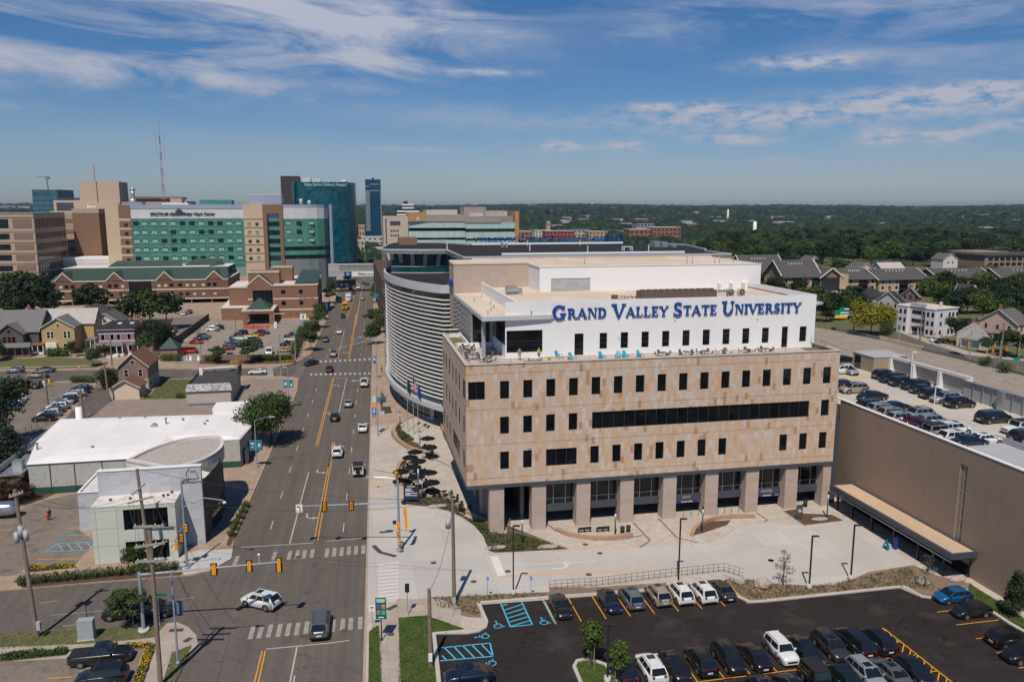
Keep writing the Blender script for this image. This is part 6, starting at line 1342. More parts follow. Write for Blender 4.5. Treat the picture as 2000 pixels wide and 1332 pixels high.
def CT(u0,u1,vt,vb,mi,lab,roof=None,wins=2,dep=22,name='low_rise_building'):
 g=G((u0+u1)/2,vb);l=loc(g,BE);b=l[1]
 a0,z1=PBp(u0,vt,b);a1,_=PBp(u1,vt,b);m_=mat(CITY[mi][0],CITY[mi][1],.85,var=.1,scale=.1)
 t=BT_(name,lab,'building',(a0+a1)/2,b);mb=MQ();mb.box(a0,a1,b,b+dep,0,z1-.6);mb.bd('wall',m_,t)
 mb=MQ();mb.box(a0-.3,a1+.3,b-.3,b+dep+.3,z1-.6,z1);mb.bd('roof',roof or mat('pale_roof',(.45,.43,.41),.9),t)
 n=max(2,int((a1-a0)/5));mb=MQ()
 for r_ in range(wins):
  z=(z1-.6)*(r_+.35)/wins;h=(z1-.6)*.36/wins
  for k in range(n):x=a0+(a1-a0)*(k+.3)/n;mb.box(x,x+(a1-a0)/n*.45,b-.1,b,z,z+h)
 mb.bd('window_row',DGL,t);return t
CT(1045,1078,450,464,1,'white low building by the twin church towers');CT(1066,1122,451,466,3,'long dark red brick building in the valley')
CT(1120,1150,448,464,0,'beige building with blue roof left of the sandy block',mat('blue_roof',(.06,.12,.2),.8));CT(1150,1186,452,466,5,'sandy orange low block in the valley');CT(1186,1230,450,466,0,'cream warehouse with blue roof in the valley',mat('blue_roof',()))
CT(1230,1275,448,478,2,'brick apartment building below the black glass block',None,3);CT(1244,1278,435,462,4,'black glass office block on the brick base',mat('black_clad',(.02,.02,.025),.5),3)
CT(1275,1330,444,478,2,'brick and tan apartment building right of the black block',None,4);CT(1078,1098,440,456,2,'reddish church hall between its towers');CT(1068,1075,432,458,0,'tall beige church tower in the valley',name='church_tower',dep=6)
CT(1010,1040,452,470,2,'small brick building beside the ochre fin');CT(1135,1175,438,447,1,'pale distant shed on the valley floor',dep=30);CT(1025,1050,446,456,1,'white low roofs near the church')
CT(700,712,440,462,5,'narrow tan building left of the blue residential tower');CT(745,760,462,480,1,'white roofed building behind the drum roof');CT(706,748,463,486,1,'wide white podium below the blue residential tower',wins=3);CT(694,712,470,490,0,'beige low building beside the teal hospital')
CT(712,735,490,505,0,'cream two storey building beyond the skywalk');CT(735,760,485,500,1,'pale flat building right beyond the skywalk');CT(0,30,402,425,4,'grey slab far behind the left hospital roof',name='distant_block');CT(14,58,403,424,0,'concrete parking deck far behind the left hospital roof',name='distant_block')
CT(1868,1946,470,478,1,'long pale shed far away at the right',dep=40)if False else None
for k,(u0,u1,vt,vb)in enumerate(((1695,1750,442,447),(1900,1948,440,444),(1760,1800,449,453),(1525,1560,430,434),(1290,1350,424,428),(1850,1890,407,409),(1610,1660,452,458),(1140,1160,423,426))):
 CT(u0,u1,vt,vb,k%2,('white shed in the middle of the right hand woods','long pale warehouse near the right edge of the woods','pale roof among the woods right of the white shed','small pale house roof high in the far woods','wide reddish school on the far wooded slope','tiny white warehouse on the right horizon','grey roof line among trees beyond the apartments','tiny white building on the far slope')[k],dep=40,name='distant_building',wins=1)
t=TH('white_chimney','slim white chimney rising from the woods at right of centre','chimney',G(1473,470));g=G(1473,470);mb=MB(0,(g[0],g[1],0));mb.cyl(0,0,0,HT(g,433),3.0,12,2.2);mb.bd('shaft',WHITEP,t)
g=G(1421,436);t=TH('far_mast','tiny white steeple high on the far wooded slope','steeple',g);mb=MB(0,(g[0],g[1],0));mb.cyl(0,0,0,HT(g,409),5,8,1.5);mb.bd('shaft',WHITEP,t)
g=G(1155,415);t=TH('water_tower','pale water tower on the horizon','water tower',g);mb=MB(0,(g[0],g[1],0));mb.cyl(0,0,0,HT(g,402),8,10);mb.ball((0,0,HT(g,400)),24,24,12);mb.bd('tank',WHITEP,t)
# ---- apartments and houses right of the highway
AR=mat('apartment_shingle',(.085,.078,.078),.95,var=.12,fine=.3,spec=.1);AT=mat('apartment_tan',(.42,.31,.20),.85,var=.05);AB=mat('apartment_brick',(.20,.075,.05),.85,var=.1);ABr=mat('apartment_brown',(.22,.155,.12),.85,var=.06)
def apt(label,u0,u1,vr,ve,b,dep=16,wall=AT,low=AB,bays=(.5,),side_gable=False,ncol=6):
 a0,ze=PBp(u0,ve,b);a1,_=PBp(u1,ve,b);zr=PBp(u0,vr,b+dep/2)[1]
 t=BT_('apartment_block',label,'apartments',(a0+a1)/2,b)
 mb=MQ();mb.box(a0,a1,b,b+dep,ze*.36,ze);mb.bd('wall',wall,t);mb=MQ();mb.box(a0-.04,a1+.04,b-.04,b+dep,0,ze*.36);mb.bd('lower_wall',low,t)
 mb=MQ();o=1.;bm=b+dep/2
 for q in([(a0-o,b-o,ze-.3),(a1+o,b-o,ze-.3),(a1+o,bm,zr),(a0-o,bm,zr)],[(a1+o,b+dep+o,ze-.3),(a0-o,b+dep+o,ze-.3),(a0-o,bm,zr),(a1+o,bm,zr)]):mb.pl(q);mb.pl([(x,y,z-.25)for x,y,z in q[::-1]])
 rf=mb.bd('roof',AR,t)
 mb=MQ()
 for a in(a0,a1):mb.pl([(a,b,ze-.02),(a,b+dep,ze-.02),(a,bm,zr-.35)])
 mb.bd('gable_end',ABr,t)
 mb=MQ()
 for a in(a0-o,a1+o):mb.tube((a,b-o,ze-.35),(a,bm,zr),.22,4);mb.tube((a,b+dep+o,ze-.35),(a,bm,zr),.22,4)
 mb.box(a0,a1,b-.08,b,ze*.36-.2,ze*.36+.1);mb.bd('white_trim',TW,t)
 for f in bays:
  x=a0+(a1-a0)*f;mb=MQ();mb.box(x-2.4,x+2.4,b-.12,b+.0,.5,ze-.2);mb.bd('recess_shade',mat('balcony_dark',(.02,.018,.02),.6),t)  # flat dark panel on the wall paints the shade of a balcony recess
  mb=MQ()
  for k in range(3):z=.5+(ze-.5)*k/3;mb.box(x-2.4,x+2.4,b-1.2,b-.12,z,z+.15);mb.box(x-2.4,x+2.4,b-1.25,b-1.2,z,z+1.1)
  mb.bd('balcony',BLACK,t)
 for r_ in range(3):
  z=ze*(.08+r_*.33)
  for k in range(ncol):
   x=a0+(a1-a0)*(k+.5)/ncol
   if any(abs(x-(a0+(a1-a0)*f))<3.2 for f in bays):continue
   mb=MQ();mb.box(x-.9,x+.9,b-.1,b,z,z+1.9);mb.mi=1;mb.pl([(x-.75,b-.12,z+.1),(x+.75,b-.12,z+.1),(x+.75,b-.12,z+1.8),(x-.75,b-.12,z+1.8)]);mb.bd('window',[TW,DGL],t)
 for k in range(6):x=a0+(a1-a0)*(.3+.07*k);mb=MQ();zz=ze+(zr-ze)*.72;mb.box(x,x+.35,b+dep*.34,b+dep*.34+.35,zz,zz+.9);mb.bd('roof_vent',TW,rf)
 return t
apt('apartment block farthest left, half behind the white penthouse',1455,1532,498,530,372,18,AT,ABr,(.45,),ncol=5)
apt('apartment block second from left with tan upper floor',1530,1602,508,541,350,18,AT,ABr,(.4,.9),ncol=6)
apt('red brick based apartment block right of the corner shop building',1655,1712,525,545,352,20,AT,AB,(.55,),ncol=4)
apt('apartment block in the middle of the row behind the white houses',1718,1812,525,546,350,20,AT,ABr,(.5,),ncol=7)
apt('apartment block fourth along the right hand row with two balcony stacks',1838,1940,524,546,350,20,AT,AB,(.3,.8),ncol=7)
apt('apartment block at the right edge of the photo',1962,2080,523,546,350,20,AT,AB,(.25,.6),ncol=8)
t=BT_('corner_apartment_building','brown gabled apartment building with glassy black corner above shops','apartments',240,345)
a0,ze=PBp(1603,541,348);a1,_=PBp(1650,541,348)
mb=MQ();mb.box(a0,a1,348,370,3.5,ze);mb.pl([(a0,347.95,ze),(a1-2,347.95,ze),((a0+a1)/2-1,347.95,ze+4)]);mb.bd('wall',ABr,t)
mb=MQ();mb.box(a0+.5,a1-3,347.6,347.9,4,ze-.4);mb.bd('black_glazing',mat('balcony_dark',()),t)
mb=MQ();mb.box(a1-3,a1+1.5,347.2,360,3.5,ze+1);mb.bd('tan_stair_tower',AT,t)
mb=MQ();am=(a0+a1)/2-1;mb.pl([(a0-1,347,ze-.5),(am,347,ze+4.2),(am,372,ze+4.2),(a0-1,372,ze-.5)][::-1]);mb.pl([(am,347,ze+4.2),(a1-1,347,ze-.5),(a1-1,372,ze-.5),(am,372,ze+4.2)][::-1]);mb.bd('roof',AR,t)
mb=MQ();mb.tube((a0-1,346.9,ze-.5),(am,346.9,ze+4.2),.25,4);mb.tube((a1-1,346.9,ze-.5),(am,346.9,ze+4.2),.25,4);mb.box(a0-6,a1+2,343,348,3.2,3.8);mb.bd('white_trim',TW,t)
mb=MQ();mb.box(a0-6,a1+1.8,344,360,0,3.2);mb.bd('shop_wall',BRW,t)
for k in range(4):mb=MQ();x=a0-4.6+4.*k;mb.box(x,x+2.9,343.9,344,.5,2.8);mb.bd('shop_window',DGL,t)
WSD=mat('white_siding',());WF=SD('white_flats_siding',(.60,.60,.62),.4,.9,True)
HANG[0]=R(25)
def CF(u,v,ul,uf,ang):
 """near corner on the ground and the two run lengths of a building turned by ang"""
 x,y=G(u,v);kl=(ul-1000)/1572.;kf=(uf-1000)/1572.
 Ll=(x-kl*y)/(sin(ang)+kl*cos(ang));Lf=(kf*y-x)/(cos(ang)-kf*sin(ang))
 c=loc((x,y),ang);return c[0],c[1],Ll,Lf
a,b,Ll,Lf=CF(1829,659,1773,1890,R(25));a1,b1=a+Lf,b+Ll;A_=R(25)
t=hs('white_flats','three storey white apartment house with twin bays and a small red roofed porch',a+3,b)
mb=MB(A_);mb.box(a,a1,b,b1,0,9.6);mb.box(a-1.2,a,b+.4,b+4,0,9.4);mb.box(a-1.2,a,b1-4.2,b1-.4,0,9.4);mb.bd('wall',WF,t)
mb=MB(A_);mb.box(a-.3,a1+.3,b-.3,b1+.3,9.6,9.9);mb.box(a-1.4,a-.3,b+.2,b+4.2,9.4,9.8);mb.box(a-1.4,a-.3,b1-4.4,b1-.2,9.4,9.8);mb.bd('cornice',TW,t)
mb=MB(A_);mb.box(a,a1,b,b1,9.91,9.97);mb.bd('flat_roof',TAN,t)
mb=MB(A_);mb.pm([(a-.35,b+4.6),(a+.2,b+4.6),(a+.2,b1-4.8),(a-.35,b1-4.8)],9.5,11.0);mb.bd('raised_gable',mat('grey_white',(.45,.46,.5),.8),t)
mb=MB(A_);mb.box(a+5,a+5.8,b+3,b+3.8,9.97,11.6);mb.bd('chimney',mat('grey_white',()),t)
for z in(.9,3.9,6.9):
 for y in(b+.7,b+2.5,b1-3.9,b1-2.1):mb=MB(A_);mb.box(a-1.3,a-1.2,y,y+.9,z,z+1.5);mb.bd('window',DGL,t)
 mb=MB(A_);mb.box(a-.1,a,b+5.4,b1-5.4,z+.2,z+1.5);mb.bd('window',DGL,t)
 for x in(a+1,a+5.2,a+7,a+9):mb=MB(A_);mb.box(x,x+.9,b-.1,b,z,z+1.4);mb.bd('window',DGL,t)
mb=MB(A_);mb.box(a-3,a,b+5,b+8,2.7,3.0);mb.bd('porch_roof',mat('dark_red_roof',(.10,.04,.035),.9),t)
for y in(b+5.1,b+7.8):mb=MB(A_);mb.box(a-2.9,a-2.7,y,y+.15,0,2.7);mb.bd('porch_post',TW,t)
for k,(lab,u,v,ul,uf,ev,rg,al,wm,rm)in enumerate((('white two storey house with hipped black roof by the yellow tree',1723,612,1690,1745,7.4,9.6,'b',WSD,SHIN['dark']),('white gabled house with dark porch roof left of the white flats',1757,621,1727,1784,6.2,10.0,'a',WSD,SHIN['black']),('brown roofed gabled house behind the white flats',1795,604,1775,1812,5.5,9.,'a',clap('taupe',()),SHIN['mid']),('grey gabled house with white trim below the apartment row',1893,602,1880,1925,6.4,10.2,'b',clap('slate',()),SHIN['dark']),('white house with grey roof beside the right hand traffic lights',1929,684,1899,1951,4.6,8.0,'a',WSD,SHIN['grey']),('pink house with brown roof at the right edge',1985,672,1935,2040,6.4,10.6,'a',mat('pink_siding',(.55,.38,.31),.8),SHIN['mid']))):
 a,b,Ll,Lf=CF(u,v,ul,uf,A_);a1,b1=a+Lf,b+Ll
 t=hs('timber_house',lab,a+2,b)
 HSE(t,a,a1,b,b1,0,ev,rg,al,wm,rm,TW,[('f',(a1-a)*f,z,1.,1.5)for f in(.2,.6)for z in(1.,4.)]+[('l',(b1-b)*f,z,1,1.5)for f in(.15,.45,.75)for z in(1.,4.)],chimney=((a+a1)/2+1,b1-4,rg+1.2),hip=.7 if k==0 else 0)
 mb=MB(A_);mb.box(a-2.4,a,b+1,b1-2,2.6,2.8);mb.bd('porch_roof',mat('green_porch',(.05,.16,.11),.8)if k==4 else rm,t)
 for y in(b+1.1,(b+b1)/2,b1-2.2):mb=MB(A_);mb.box(a-2.3,a-2.15,y,y+.14,0,2.6);mb.bd('porch_post',TW,t)
HANG[0]=BE
for k,(lab,u,v,w_,c)in enumerate((('pink house among the trees beyond the apartments',1690,530,12,'pink_siding'),('white house gable peeking above the apartment roofs',1590,512,10,'white_siding'),('pale roofed house behind the middle apartment block',1745,530,15,'white_siding'),('red gabled house beyond the black roof corner',1436,512,12,'white_siding'),('house with grey roof peeking from the woods at right',1855,505,12,'white_siding'))):
 g=loc(G(u,v+22),BE);t=hs('timber_house',lab,g[0],g[1]);HSE(t,g[0]-w_/2,g[0]+w_/2,g[1],g[1]+12,0,7.5,11.5,'b' if k!=2 else 'a',MT[c],SHIN['red' if k==3 else 'mid' if k!=2 else 'light'],TW,[('f',w_*.3,4.5,1,1.5),('f',w_*.6,4.5,1,1.5)])
t=BX('brick_school','long two storey tan brick school in the woods at right','school',[(452,520,500,530,0,9),(470,500,530,560,0,10)],mat('school_brick',(.27,.19,.13),.85),[('roof',[(451,521,499,531,9,9.7)],SHIN['dark']),('window_row',[(455+5*k,458.5+5*k,499.8,500,z,z+2.2)for k in range(13)for z in(1.8,5.6)],DGL)])
# ---- vegetation
import numpy as np
BARK=mat('bark',(.085,.062,.045),.95,var=.2,scale=3)
LEAFS=[LM('leaf_mid',(.036,.064,.013)),LM('leaf_dark',(.014,.030,.009)),LM('leaf_bright',(.060,.095,.015)),LM('leaf_yellow',(.20,.18,.012)),LM('leaf_blue',(.022,.042,.030)),LM('leaf_red',(.045,.022,.016)),LM('leaf_shrub',(.045,.075,.022)),LM('leaf_silver',(.10,.115,.085))]
def crown_mesh(name,seed,lobes,n,size,m,flatten=.5):
 """crown of n separate leaf sprays spread through and over several lobes; every spray is a bent pair of faces"""
 rg=np.random.default_rng(seed);L=np.array(lobes,float);w=(L[:,3]*L[:,4]*L[:,5])**.67;w/=w.sum()
 idx=rg.choice(len(L),n,p=w);d=rg.normal(size=(n,3));d/=np.linalg.norm(d,axis=1)[:,None]
 rr_=rg.random(n)**.35;rr_=.35+.70*rr_;bump=1+.16*np.sin(d[:,0]*7+idx*2.1+seed)*np.cos(d[:,1]*6+idx)+.1*np.sin(d[:,2]*11+idx)
 c=L[idx,:3]+d*L[idx,3:6]*(rr_*bump)[:,None]
 nn=d+rg.normal(size=(n,3))*.55;nn[:,2]+=.25;nn/=np.linalg.norm(nn,axis=1)[:,None]
 t=np.cross(nn,rg.normal(size=(n,3)));t/=np.linalg.norm(t,axis=1)[:,None];b=np.cross(nn,t)
 s=size*(.55+.9*rg.random(n))[:,None];v=np.empty((n,4,3))
 v[:,0]=c-t*s*.6;v[:,1]=c-b*s*.45-nn*s*.12;v[:,2]=c+t*s*.6;v[:,3]=c+b*s*.45-nn*s*.12
 me=bpy.data.meshes.new(name);me.from_pydata(v.reshape(-1,3).tolist(),[],np.arange(n*4).reshape(n,4).tolist());me.materials.append(m);me.update();return me
def trunk_mb(h,r,limbs,mb=None):
 mb=mb or MB();z=0;px,py=0,0
 for k in range(4):
  nx,ny=px+rnd.uniform(-.05,.05)*h*.3,py+rnd.uniform(-.05,.05)*h*.3;mb.tube((px,py,h*k/4),(nx,ny,h*(k+1)/4),r*(1-.17*k),7,r*(1-.17*(k+1)));px,py=nx,ny
 for l in limbs:mb.tube((px*.6,py*.6,h*.55),(l[0]*.75,l[1]*.75,l[2]),r*.4,5,r*.12)
 return mb
TREES={}
def TPR(key,h,w,kind,seed,n,size,leaf,trunk_frac=.3,stakes=False):
 """thing prototype: trunk with limbs, crown"""
 rg=random.Random(seed);lob=[]
 if kind=='round':
  lob.append((0,0,h*.62,w*.36,w*.36,h*.30))
  for k in range(9):
   a=k*2.4+rg.random();rr_=w*rg.uniform(.18,.33);z=h*rg.uniform(.42,.82);q=w*rg.uniform(.16,.26)*(1.15 if z<h*.65 else .9);lob.append((rr_*cos(a),rr_*sin(a),z,q,q,q*.8))
 elif kind=='wide':
  for k in range(13):
   a=k*2.4+rg.random();rr_=w*rg.uniform(.05,.38);z=h*rg.uniform(.48,.85)-rr_*.18;q=w*rg.uniform(.12,.2);lob.append((rr_*cos(a),rr_*sin(a),z,q*1.15,q*1.15,q*.62))
 elif kind=='column':
  for k in range(7):lob.append((rg.uniform(-.06,.06)*w,rg.uniform(-.06,.06)*w,h*(.25+.1*k),w*.42*(1-.09*k),w*.42*(1-.09*k),h*.11))
 elif kind=='cone':
  for k in range(11):
   f=k/10;
   for j in range(1 if k>8 else 5):a=j*1.2566+k;q=w*.5*(1-f*.93);lob.append((q*.55*cos(a),q*.55*sin(a),h*(.1+.86*f),q*.5,q*.5,h*.045))
 elif kind=='bush':
  for k in range(5):a=k*1.3;lob.append((w*.2*cos(a),w*.2*sin(a),h*.45,w*.3,w*.3,h*.42))
 elif kind=='sapling':
  for k in range(8):a=k*2.4;z=h*(.35+.07*k);q=w*.3*(1-.08*k);lob.append((q*.8*cos(a),q*.8*sin(a),z,q*.7,q*.7,h*.07))
 t=bpy.data.objects.new('tree',None);COL.objects.link(t);MW[t.name]=Matrix.Identity(4)
 cr=bpy.data.objects.new('crown',crown_mesh('crown',seed,lob,n,size,LEAFS[leaf]));COL.objects.link(cr);cr.parent=t
 if kind!='bush':
  mb=trunk_mb(h*(.62 if kind not in('cone','column')else .9),max(.05,h*.019),[l for l in lob[1:9]]if kind not in('cone','column')else[])
  tr=mb.bd('trunk',BARK,t)
  if stakes:
   for s_ in(-.35,.35):m2=MB();m2.tube((s_,0,0),(s_*.9,0,h*.42),.035,5);m2.bd('stake',mat('stake_wood',(.42,.28,.16),.9),t)
 TREES[key]=[t,tree_of(t),False,h]
 return t
def plant(key,xy,label,cat='tree',h=None,rz=None,name=None,group=None,z=0.):
 P=TREES[key];sc=(h/P[3])if h else 1.;rz=rnd.uniform(0,6.28)if rz is None else rz
 if not P[2]:
  P[2]=True;o=P[0];M=Matrix.Translation((xy[0],xy[1],z))@Matrix.Rotation(rz,4,'Z')@Matrix.Scale(sc,4);o.matrix_world=M;MW[o.name]=M;tag(o,label,cat,group)
 else:o=dup(P[0],P[1],xy,rz,z,label,group,cat,sc)
 if 'group' in o.keys()and not group:del o['group']
 if name:o.name=name
 return o
for k in range(5):TPR('far%d'%k,12,11,'round' if k%2 else 'wide',10+k,1700,.62,(0,1,0,2,1)[k])
TPR('near0',9.5,10.,'round',31,8500,.30,0);TPR('near1',6,5,'round',32,3000,.24,0);TPR('near2',6.5,6,'wide',33,3200,.26,6);TPR('dark0',11,10,'round',34,4200,.36,1)
TPR('spruce',11,7.5,'cone',35,5200,.30,4);TPR('oval',5.4,2.6,'column',36,2200,.2,1);TPR('young',4.6,2.2,'round',37,1100,.17,2,stakes=True);TPR('sapling',4.8,2.6,'sapling',38,260,.14,7,stakes=True)
TPR('yellow',9.5,11,'round',39,6500,.36,3);TPR('redbush',4,6,'wide',40,2600,.25,5);TPR('bush',1.2,1.5,'bush',41,420,.13,6);TPR('bushg',1.,1.3,'bush',42,420,.12,2);TPR('ball',6.3,6.3,'bush',43,4200,.24,1)
def TP(key,conv,x,y,label,h,**kw):return plant(key,G(*conv(x,y)),label,h=h,**kw)
TP('near0',M6,520,1150,'big spreading street tree leaning over the avenue beside the white warehouse',10.8)
TP('near2',L7,770,1020,'small street tree in the lawn by the black SUV',5.2);TP('near1',L7,775,690,'young tree before the bank entrance',3.6);TP('near1',L5,880,1332,'small tree behind the bank wall',4.6)
TP('dark0',L5,-20,1180,'dark leafy tree at the left edge above the spruce',14);TP('spruce',L7,60,140,'blue grey spruce at the left edge below the leafy tree',11.5);TP('redbush',L7,120,290,'dark red leaved shrub tree by the bank parking lot',3.2);TP('redbush',L7,10,300,'second dark red shrub left of the first one',3.4)
TP('young',Z7,1260,970,'young staked tree on the traffic island',5.6);TP('young',Z7,1470,1110,'young tree at the tip of the island below the first one',4.9);TP('sapling',Z9,655,235,'thin staked sapling by the boulder',5.2);TP('sapling',Z9,1455,250,'thin staked sapling before the garage canopy end',5.0)
TP('oval',Z6,1525,1220,'dense oval evergreen on the lawn beside the garage wall',5.6)
for k,(x,y,h,l)in enumerate(((645,1060,9.,'street tree left of the avenue nearest the crossing'),(0,0,0,''),)):
 pass
for k,(cv,x,y,h,key,lab)in enumerate(((M6,830,420,7.5,'near2','street tree left of the avenue nearest the crossing'),(M6,840,330,7.2,'near1','second street tree left of the avenue beyond the crossing'),(M6,890,240,7.,'near2','third street tree left of the avenue'),(M6,900,180,7.,'near1','fourth street tree left of the avenue'),(T2,775,1090,8,'near2','street tree on the avenue beside the clinic corner'),(T2,790,1030,8,'near1','far street tree before the skywalk at left'),(T2,920,930,7,'near1','tree under the skywalk left of the road'),(T2,960,905,7,'near2','tree beyond the skywalk left of the road'),(M6,1320,370,7.5,'near1','street tree right of the avenue nearest the drum building'),(M6,1310,230,7.5,'near2','second street tree right of the avenue'),(T2,1140,1085,8,'near2','third street tree right of the avenue'),(T2,1160,1020,8,'near1','fourth street tree right of the avenue'),(T2,1175,1320,7,'near1','street tree close to the dark street building'),(L5,1700,520,5.5,'near2','left one of two small trees before the brick lot wall'),(L5,1940,520,7.4,'near2','larger tree before the brick lot wall'),(L5,870,640,0.1,'near1','x'),(L5,1230,440,11.,'dark0','dark tree between purple house and gate hut'),(L5,1320,420,8,'near1','lighter small tree beside the gate hut'),(L5,1130,470,8,'far0','tree close to the purple house corner'),(L5,1040,270,16,'far1','left tree behind the purple house'),(L5,1180,270,17,'far0','middle tree behind the purple house'),(L5,1310,250,15,'far4','right tree behind the purple house'),(L5,730,180,16,'far4','tree behind the blue house'),(L5,800,235,8,'far1','low tree right of the blue house'),(T1,60,1230,21,'far0','tall tree cluster at the left edge, leftmost'),(T1,180,1200,22,'far2','tall tree at left, second from the edge'),(T1,270,1240,21,'far1','tall tree at left beside the blue house'),(T1,350,1270,17,'far4','dark tree left of the blue house'),(T1,120,1290,16,'far4','dark lower tree behind the grey Victorian house'),(L5,730,540,6,'near1','small tree before the yellow house walk'),(L5,560,440,4,'near1','shrubby tree against the yellow house'),(L5,820,470,3.5,'redbush','reddish shrub between yellow and purple houses'),(L5,610,460,2.6,'redbush','dark red shrub right of the yellow house'),(L5,-20,500,7,'near1','tree at the left edge in front of the Victorian house'),(T4,520,770,9,'far3','tree between the first two apartment blocks'),(T4,880,940,8,'far4','dark tree beside the highway sign'),(T4,810,950,9,'far1','dark tree left of the highway sign'),(T4,930,900,6,'far2','small tree above the highway sign'),(T4,1250,780,6,'far3','small tree before the middle apartment block'),(T4,1430,800,12,'far3','tall light tree before the fourth apartment block'),(T4,1510,830,9,'far1','tree right of the tall light tree'),(T4,1560,850,8,'far4','dark tree between apartments and grey house'),(T4,1350,760,7,'far4','small dark tree right of the middle block'),(T4,985,800,4,'far3','small tree at the red brick apartment corner'),(T4,1080,1010,9.5,'yellow','x'))):
 if lab=='x':continue
 TP(key,cv,x,y,lab,h)
plant('yellow',G(1700,655),'rounded golden green tree beside the highway',h=13.);plant('near1',G(1730,662),'dark green shrub tree against the golden tree',h=6.2)
plant('dark0',G(1870,672),'big dark tree before the white flats',h=9.5);plant('far1',G(1960,690),'tree behind the right hand traffic lights',h=8);plant('near2',G(1925,690),'low tree between white house and signals',h=5.5);plant('near2',G(1985,700),'tree in front of the pink house',h=9.5)
plant('bush',G(1925,715),'round bush by the highway barrier','shrub',h=3.2,name='shrub');plant('bush',G(1960,728),'second round bush by the highway barrier','shrub',h=3.4,name='shrub')
plant('ball',G(*L5(850,715)),'large round clipped dark green bush beside the brown house','shrub',h=6.0,name='round_bush')
rg=random.Random(11);cnt=0;spots=[]
ordw=lambda n:str(n)
for(u0,u1,v0,v1,n)in((1380,2060,480,500,68),(1370,2060,500,522,70),(1420,1640,524,540,8),(1800,2060,558,585,24),(1830,2060,585,640,22),(1400,2060,468,480,66),(1560,1680,604,632,9),(1480,1560,575,600,5)):
 for k in range(n):
  u=u0+(u1-u0)*(k+rg.random())/n;v=rg.uniform(v0,v1);g=G(u,v)
  l=loc(g,BE)
  if 446<l[0]<526 and 494<l[1]<564:continue
  if g[1]<330 and u<1800 and v>640:continue
  spots.append((u,v,g))
TONE=['mid green','dark green','deep green','bright green','bottle green']  # tone words follow each tree variant's own leaf colour
spots.sort(key=lambda s_:s_[0])
for k,(u,v,g)in enumerate(spots):
 kk=rg.choice([0,1,2,3,4,1,4,2]);band='of the farthest row' if v<478 else 'of the second row' if v<500 else 'just behind the apartments' if v<524 else 'among the houses'
 plant('far%d'%kk,g,'%s tree %s, %d%s from left in the right hand woods'%(TONE[kk],band,k+1,'th' if 10<(k+1)%100<20 else{1:'st',2:'nd',3:'rd'}.get((k+1)%10,'th')),h=rg.uniform(14,20)if v<524 else rg.uniform(10,14),group='trees of the woods at right')
def SCL(name,areas,n,size,m,hgt,seed,kind='stuff',label=None,cat=None):
 """groundcover: leaf sprays over ground polygons (triangulated fans)"""
 rg=np.random.default_rng(seed);tris=[]
 for P in areas:
  P=[Vector((p[0],p[1],0))for p in P]
  from mathutils.geometry import tessellate_polygon
  for a,b,c in tessellate_polygon([P]):tris.append((P[a],P[b],P[c]))
 ar=np.array([((b-a).cross(c-a)).length/2 for a,b,c in tris]);idx=rg.choice(len(tris),n,p=ar/ar.sum())
 r1_=np.sqrt(rg.random(n))[:,None];r2_=rg.random(n)[:,None];T=np.array([[tuple(p)for p in t_]for t_ in tris])[idx]
 c=T[:,0]*(1-r1_)+T[:,1]*r1_*(1-r2_)+T[:,2]*r1_*r2_
 cl=.5+.5*np.sin(c[:,0]*2.1+seed)*np.cos(c[:,1]*1.7);keep=rg.random(n)<(.25+.75*cl);c=c[keep];n=len(c)
 c[:,2]=hgt*rg.random(n)*(.4+.6*cl[keep])+.03
 nn=rg.normal(size=(n,3));nn[:,2]=np.abs(nn[:,2])+.4;nn/=np.linalg.norm(nn,axis=1)[:,None];t=np.cross(nn,rg.normal(size=(n,3)));t/=np.linalg.norm(t,axis=1)[:,None];b=np.cross(nn,t)
 s=size*(.5+rg.random(n))[:,None];v=np.empty((n,4,3));v[:,0]=c-t*s*.6;v[:,1]=c-b*s*.4;v[:,2]=c+t*s*.6;v[:,3]=c+b*s*.4
 v[:,:,2]=np.maximum(v[:,:,2],.02)
 me=bpy.data.meshes.new(name);me.from_pydata(v.reshape(-1,3).tolist(),[],np.arange(n*4).reshape(n,4).tolist());me.materials.append(m);o=bpy.data.objects.new(name,me);COL.objects.link(o);tag(o,label,cat,None,kind);return o
FLY=LM('flower_yellow',(.55,.33,.01),.35);FLR=LM('purple_grey_grass',(.11,.10,.09),.4)
SCL('grass',[lawn1,GP(R8,[(945,1040),(1000,1000),(1015,1095),(1020,1400),(940,1400)]),GP(Z6,[(1180,960),(1605,1230),(1610,1340),(1500,1275),(1345,1180),(1200,1085),(1165,1000)]),isl],24000,.09,LM('grass_blade',(.060,.105,.018),.35),.06,1)
SCL('dry_grass',[GP(L7,[(0,1050),(500,1028),(960,990),(890,1072),(500,1110),(0,1140)]),GP(L7,[(990,1160),(1105,1118),(1060,1225),(1000,1345),(930,1345)]),GP(L5,[(1090,800),(1180,760),(1262,645),(1530,643),(1445,795)])],14000,.10,LM('dry_grass_blade',(.11,.115,.045),.35),.06,2)
SCL('groundcover',[GP(Z3,[(250,850),(420,890),(420,960),(560,970),(700,985),(900,1050),(980,1085),(470,1110),(415,1095),(372,990)]),GP(ZF,[(350,230),(390,200),(420,260),(590,385),(560,400),(480,420),(380,350)]),GP(ZF,[(410,880),(440,880),(560,950),(480,1000)])],9000,.16,LM('groundcover_leaf',(.055,.085,.020)),.35,3)
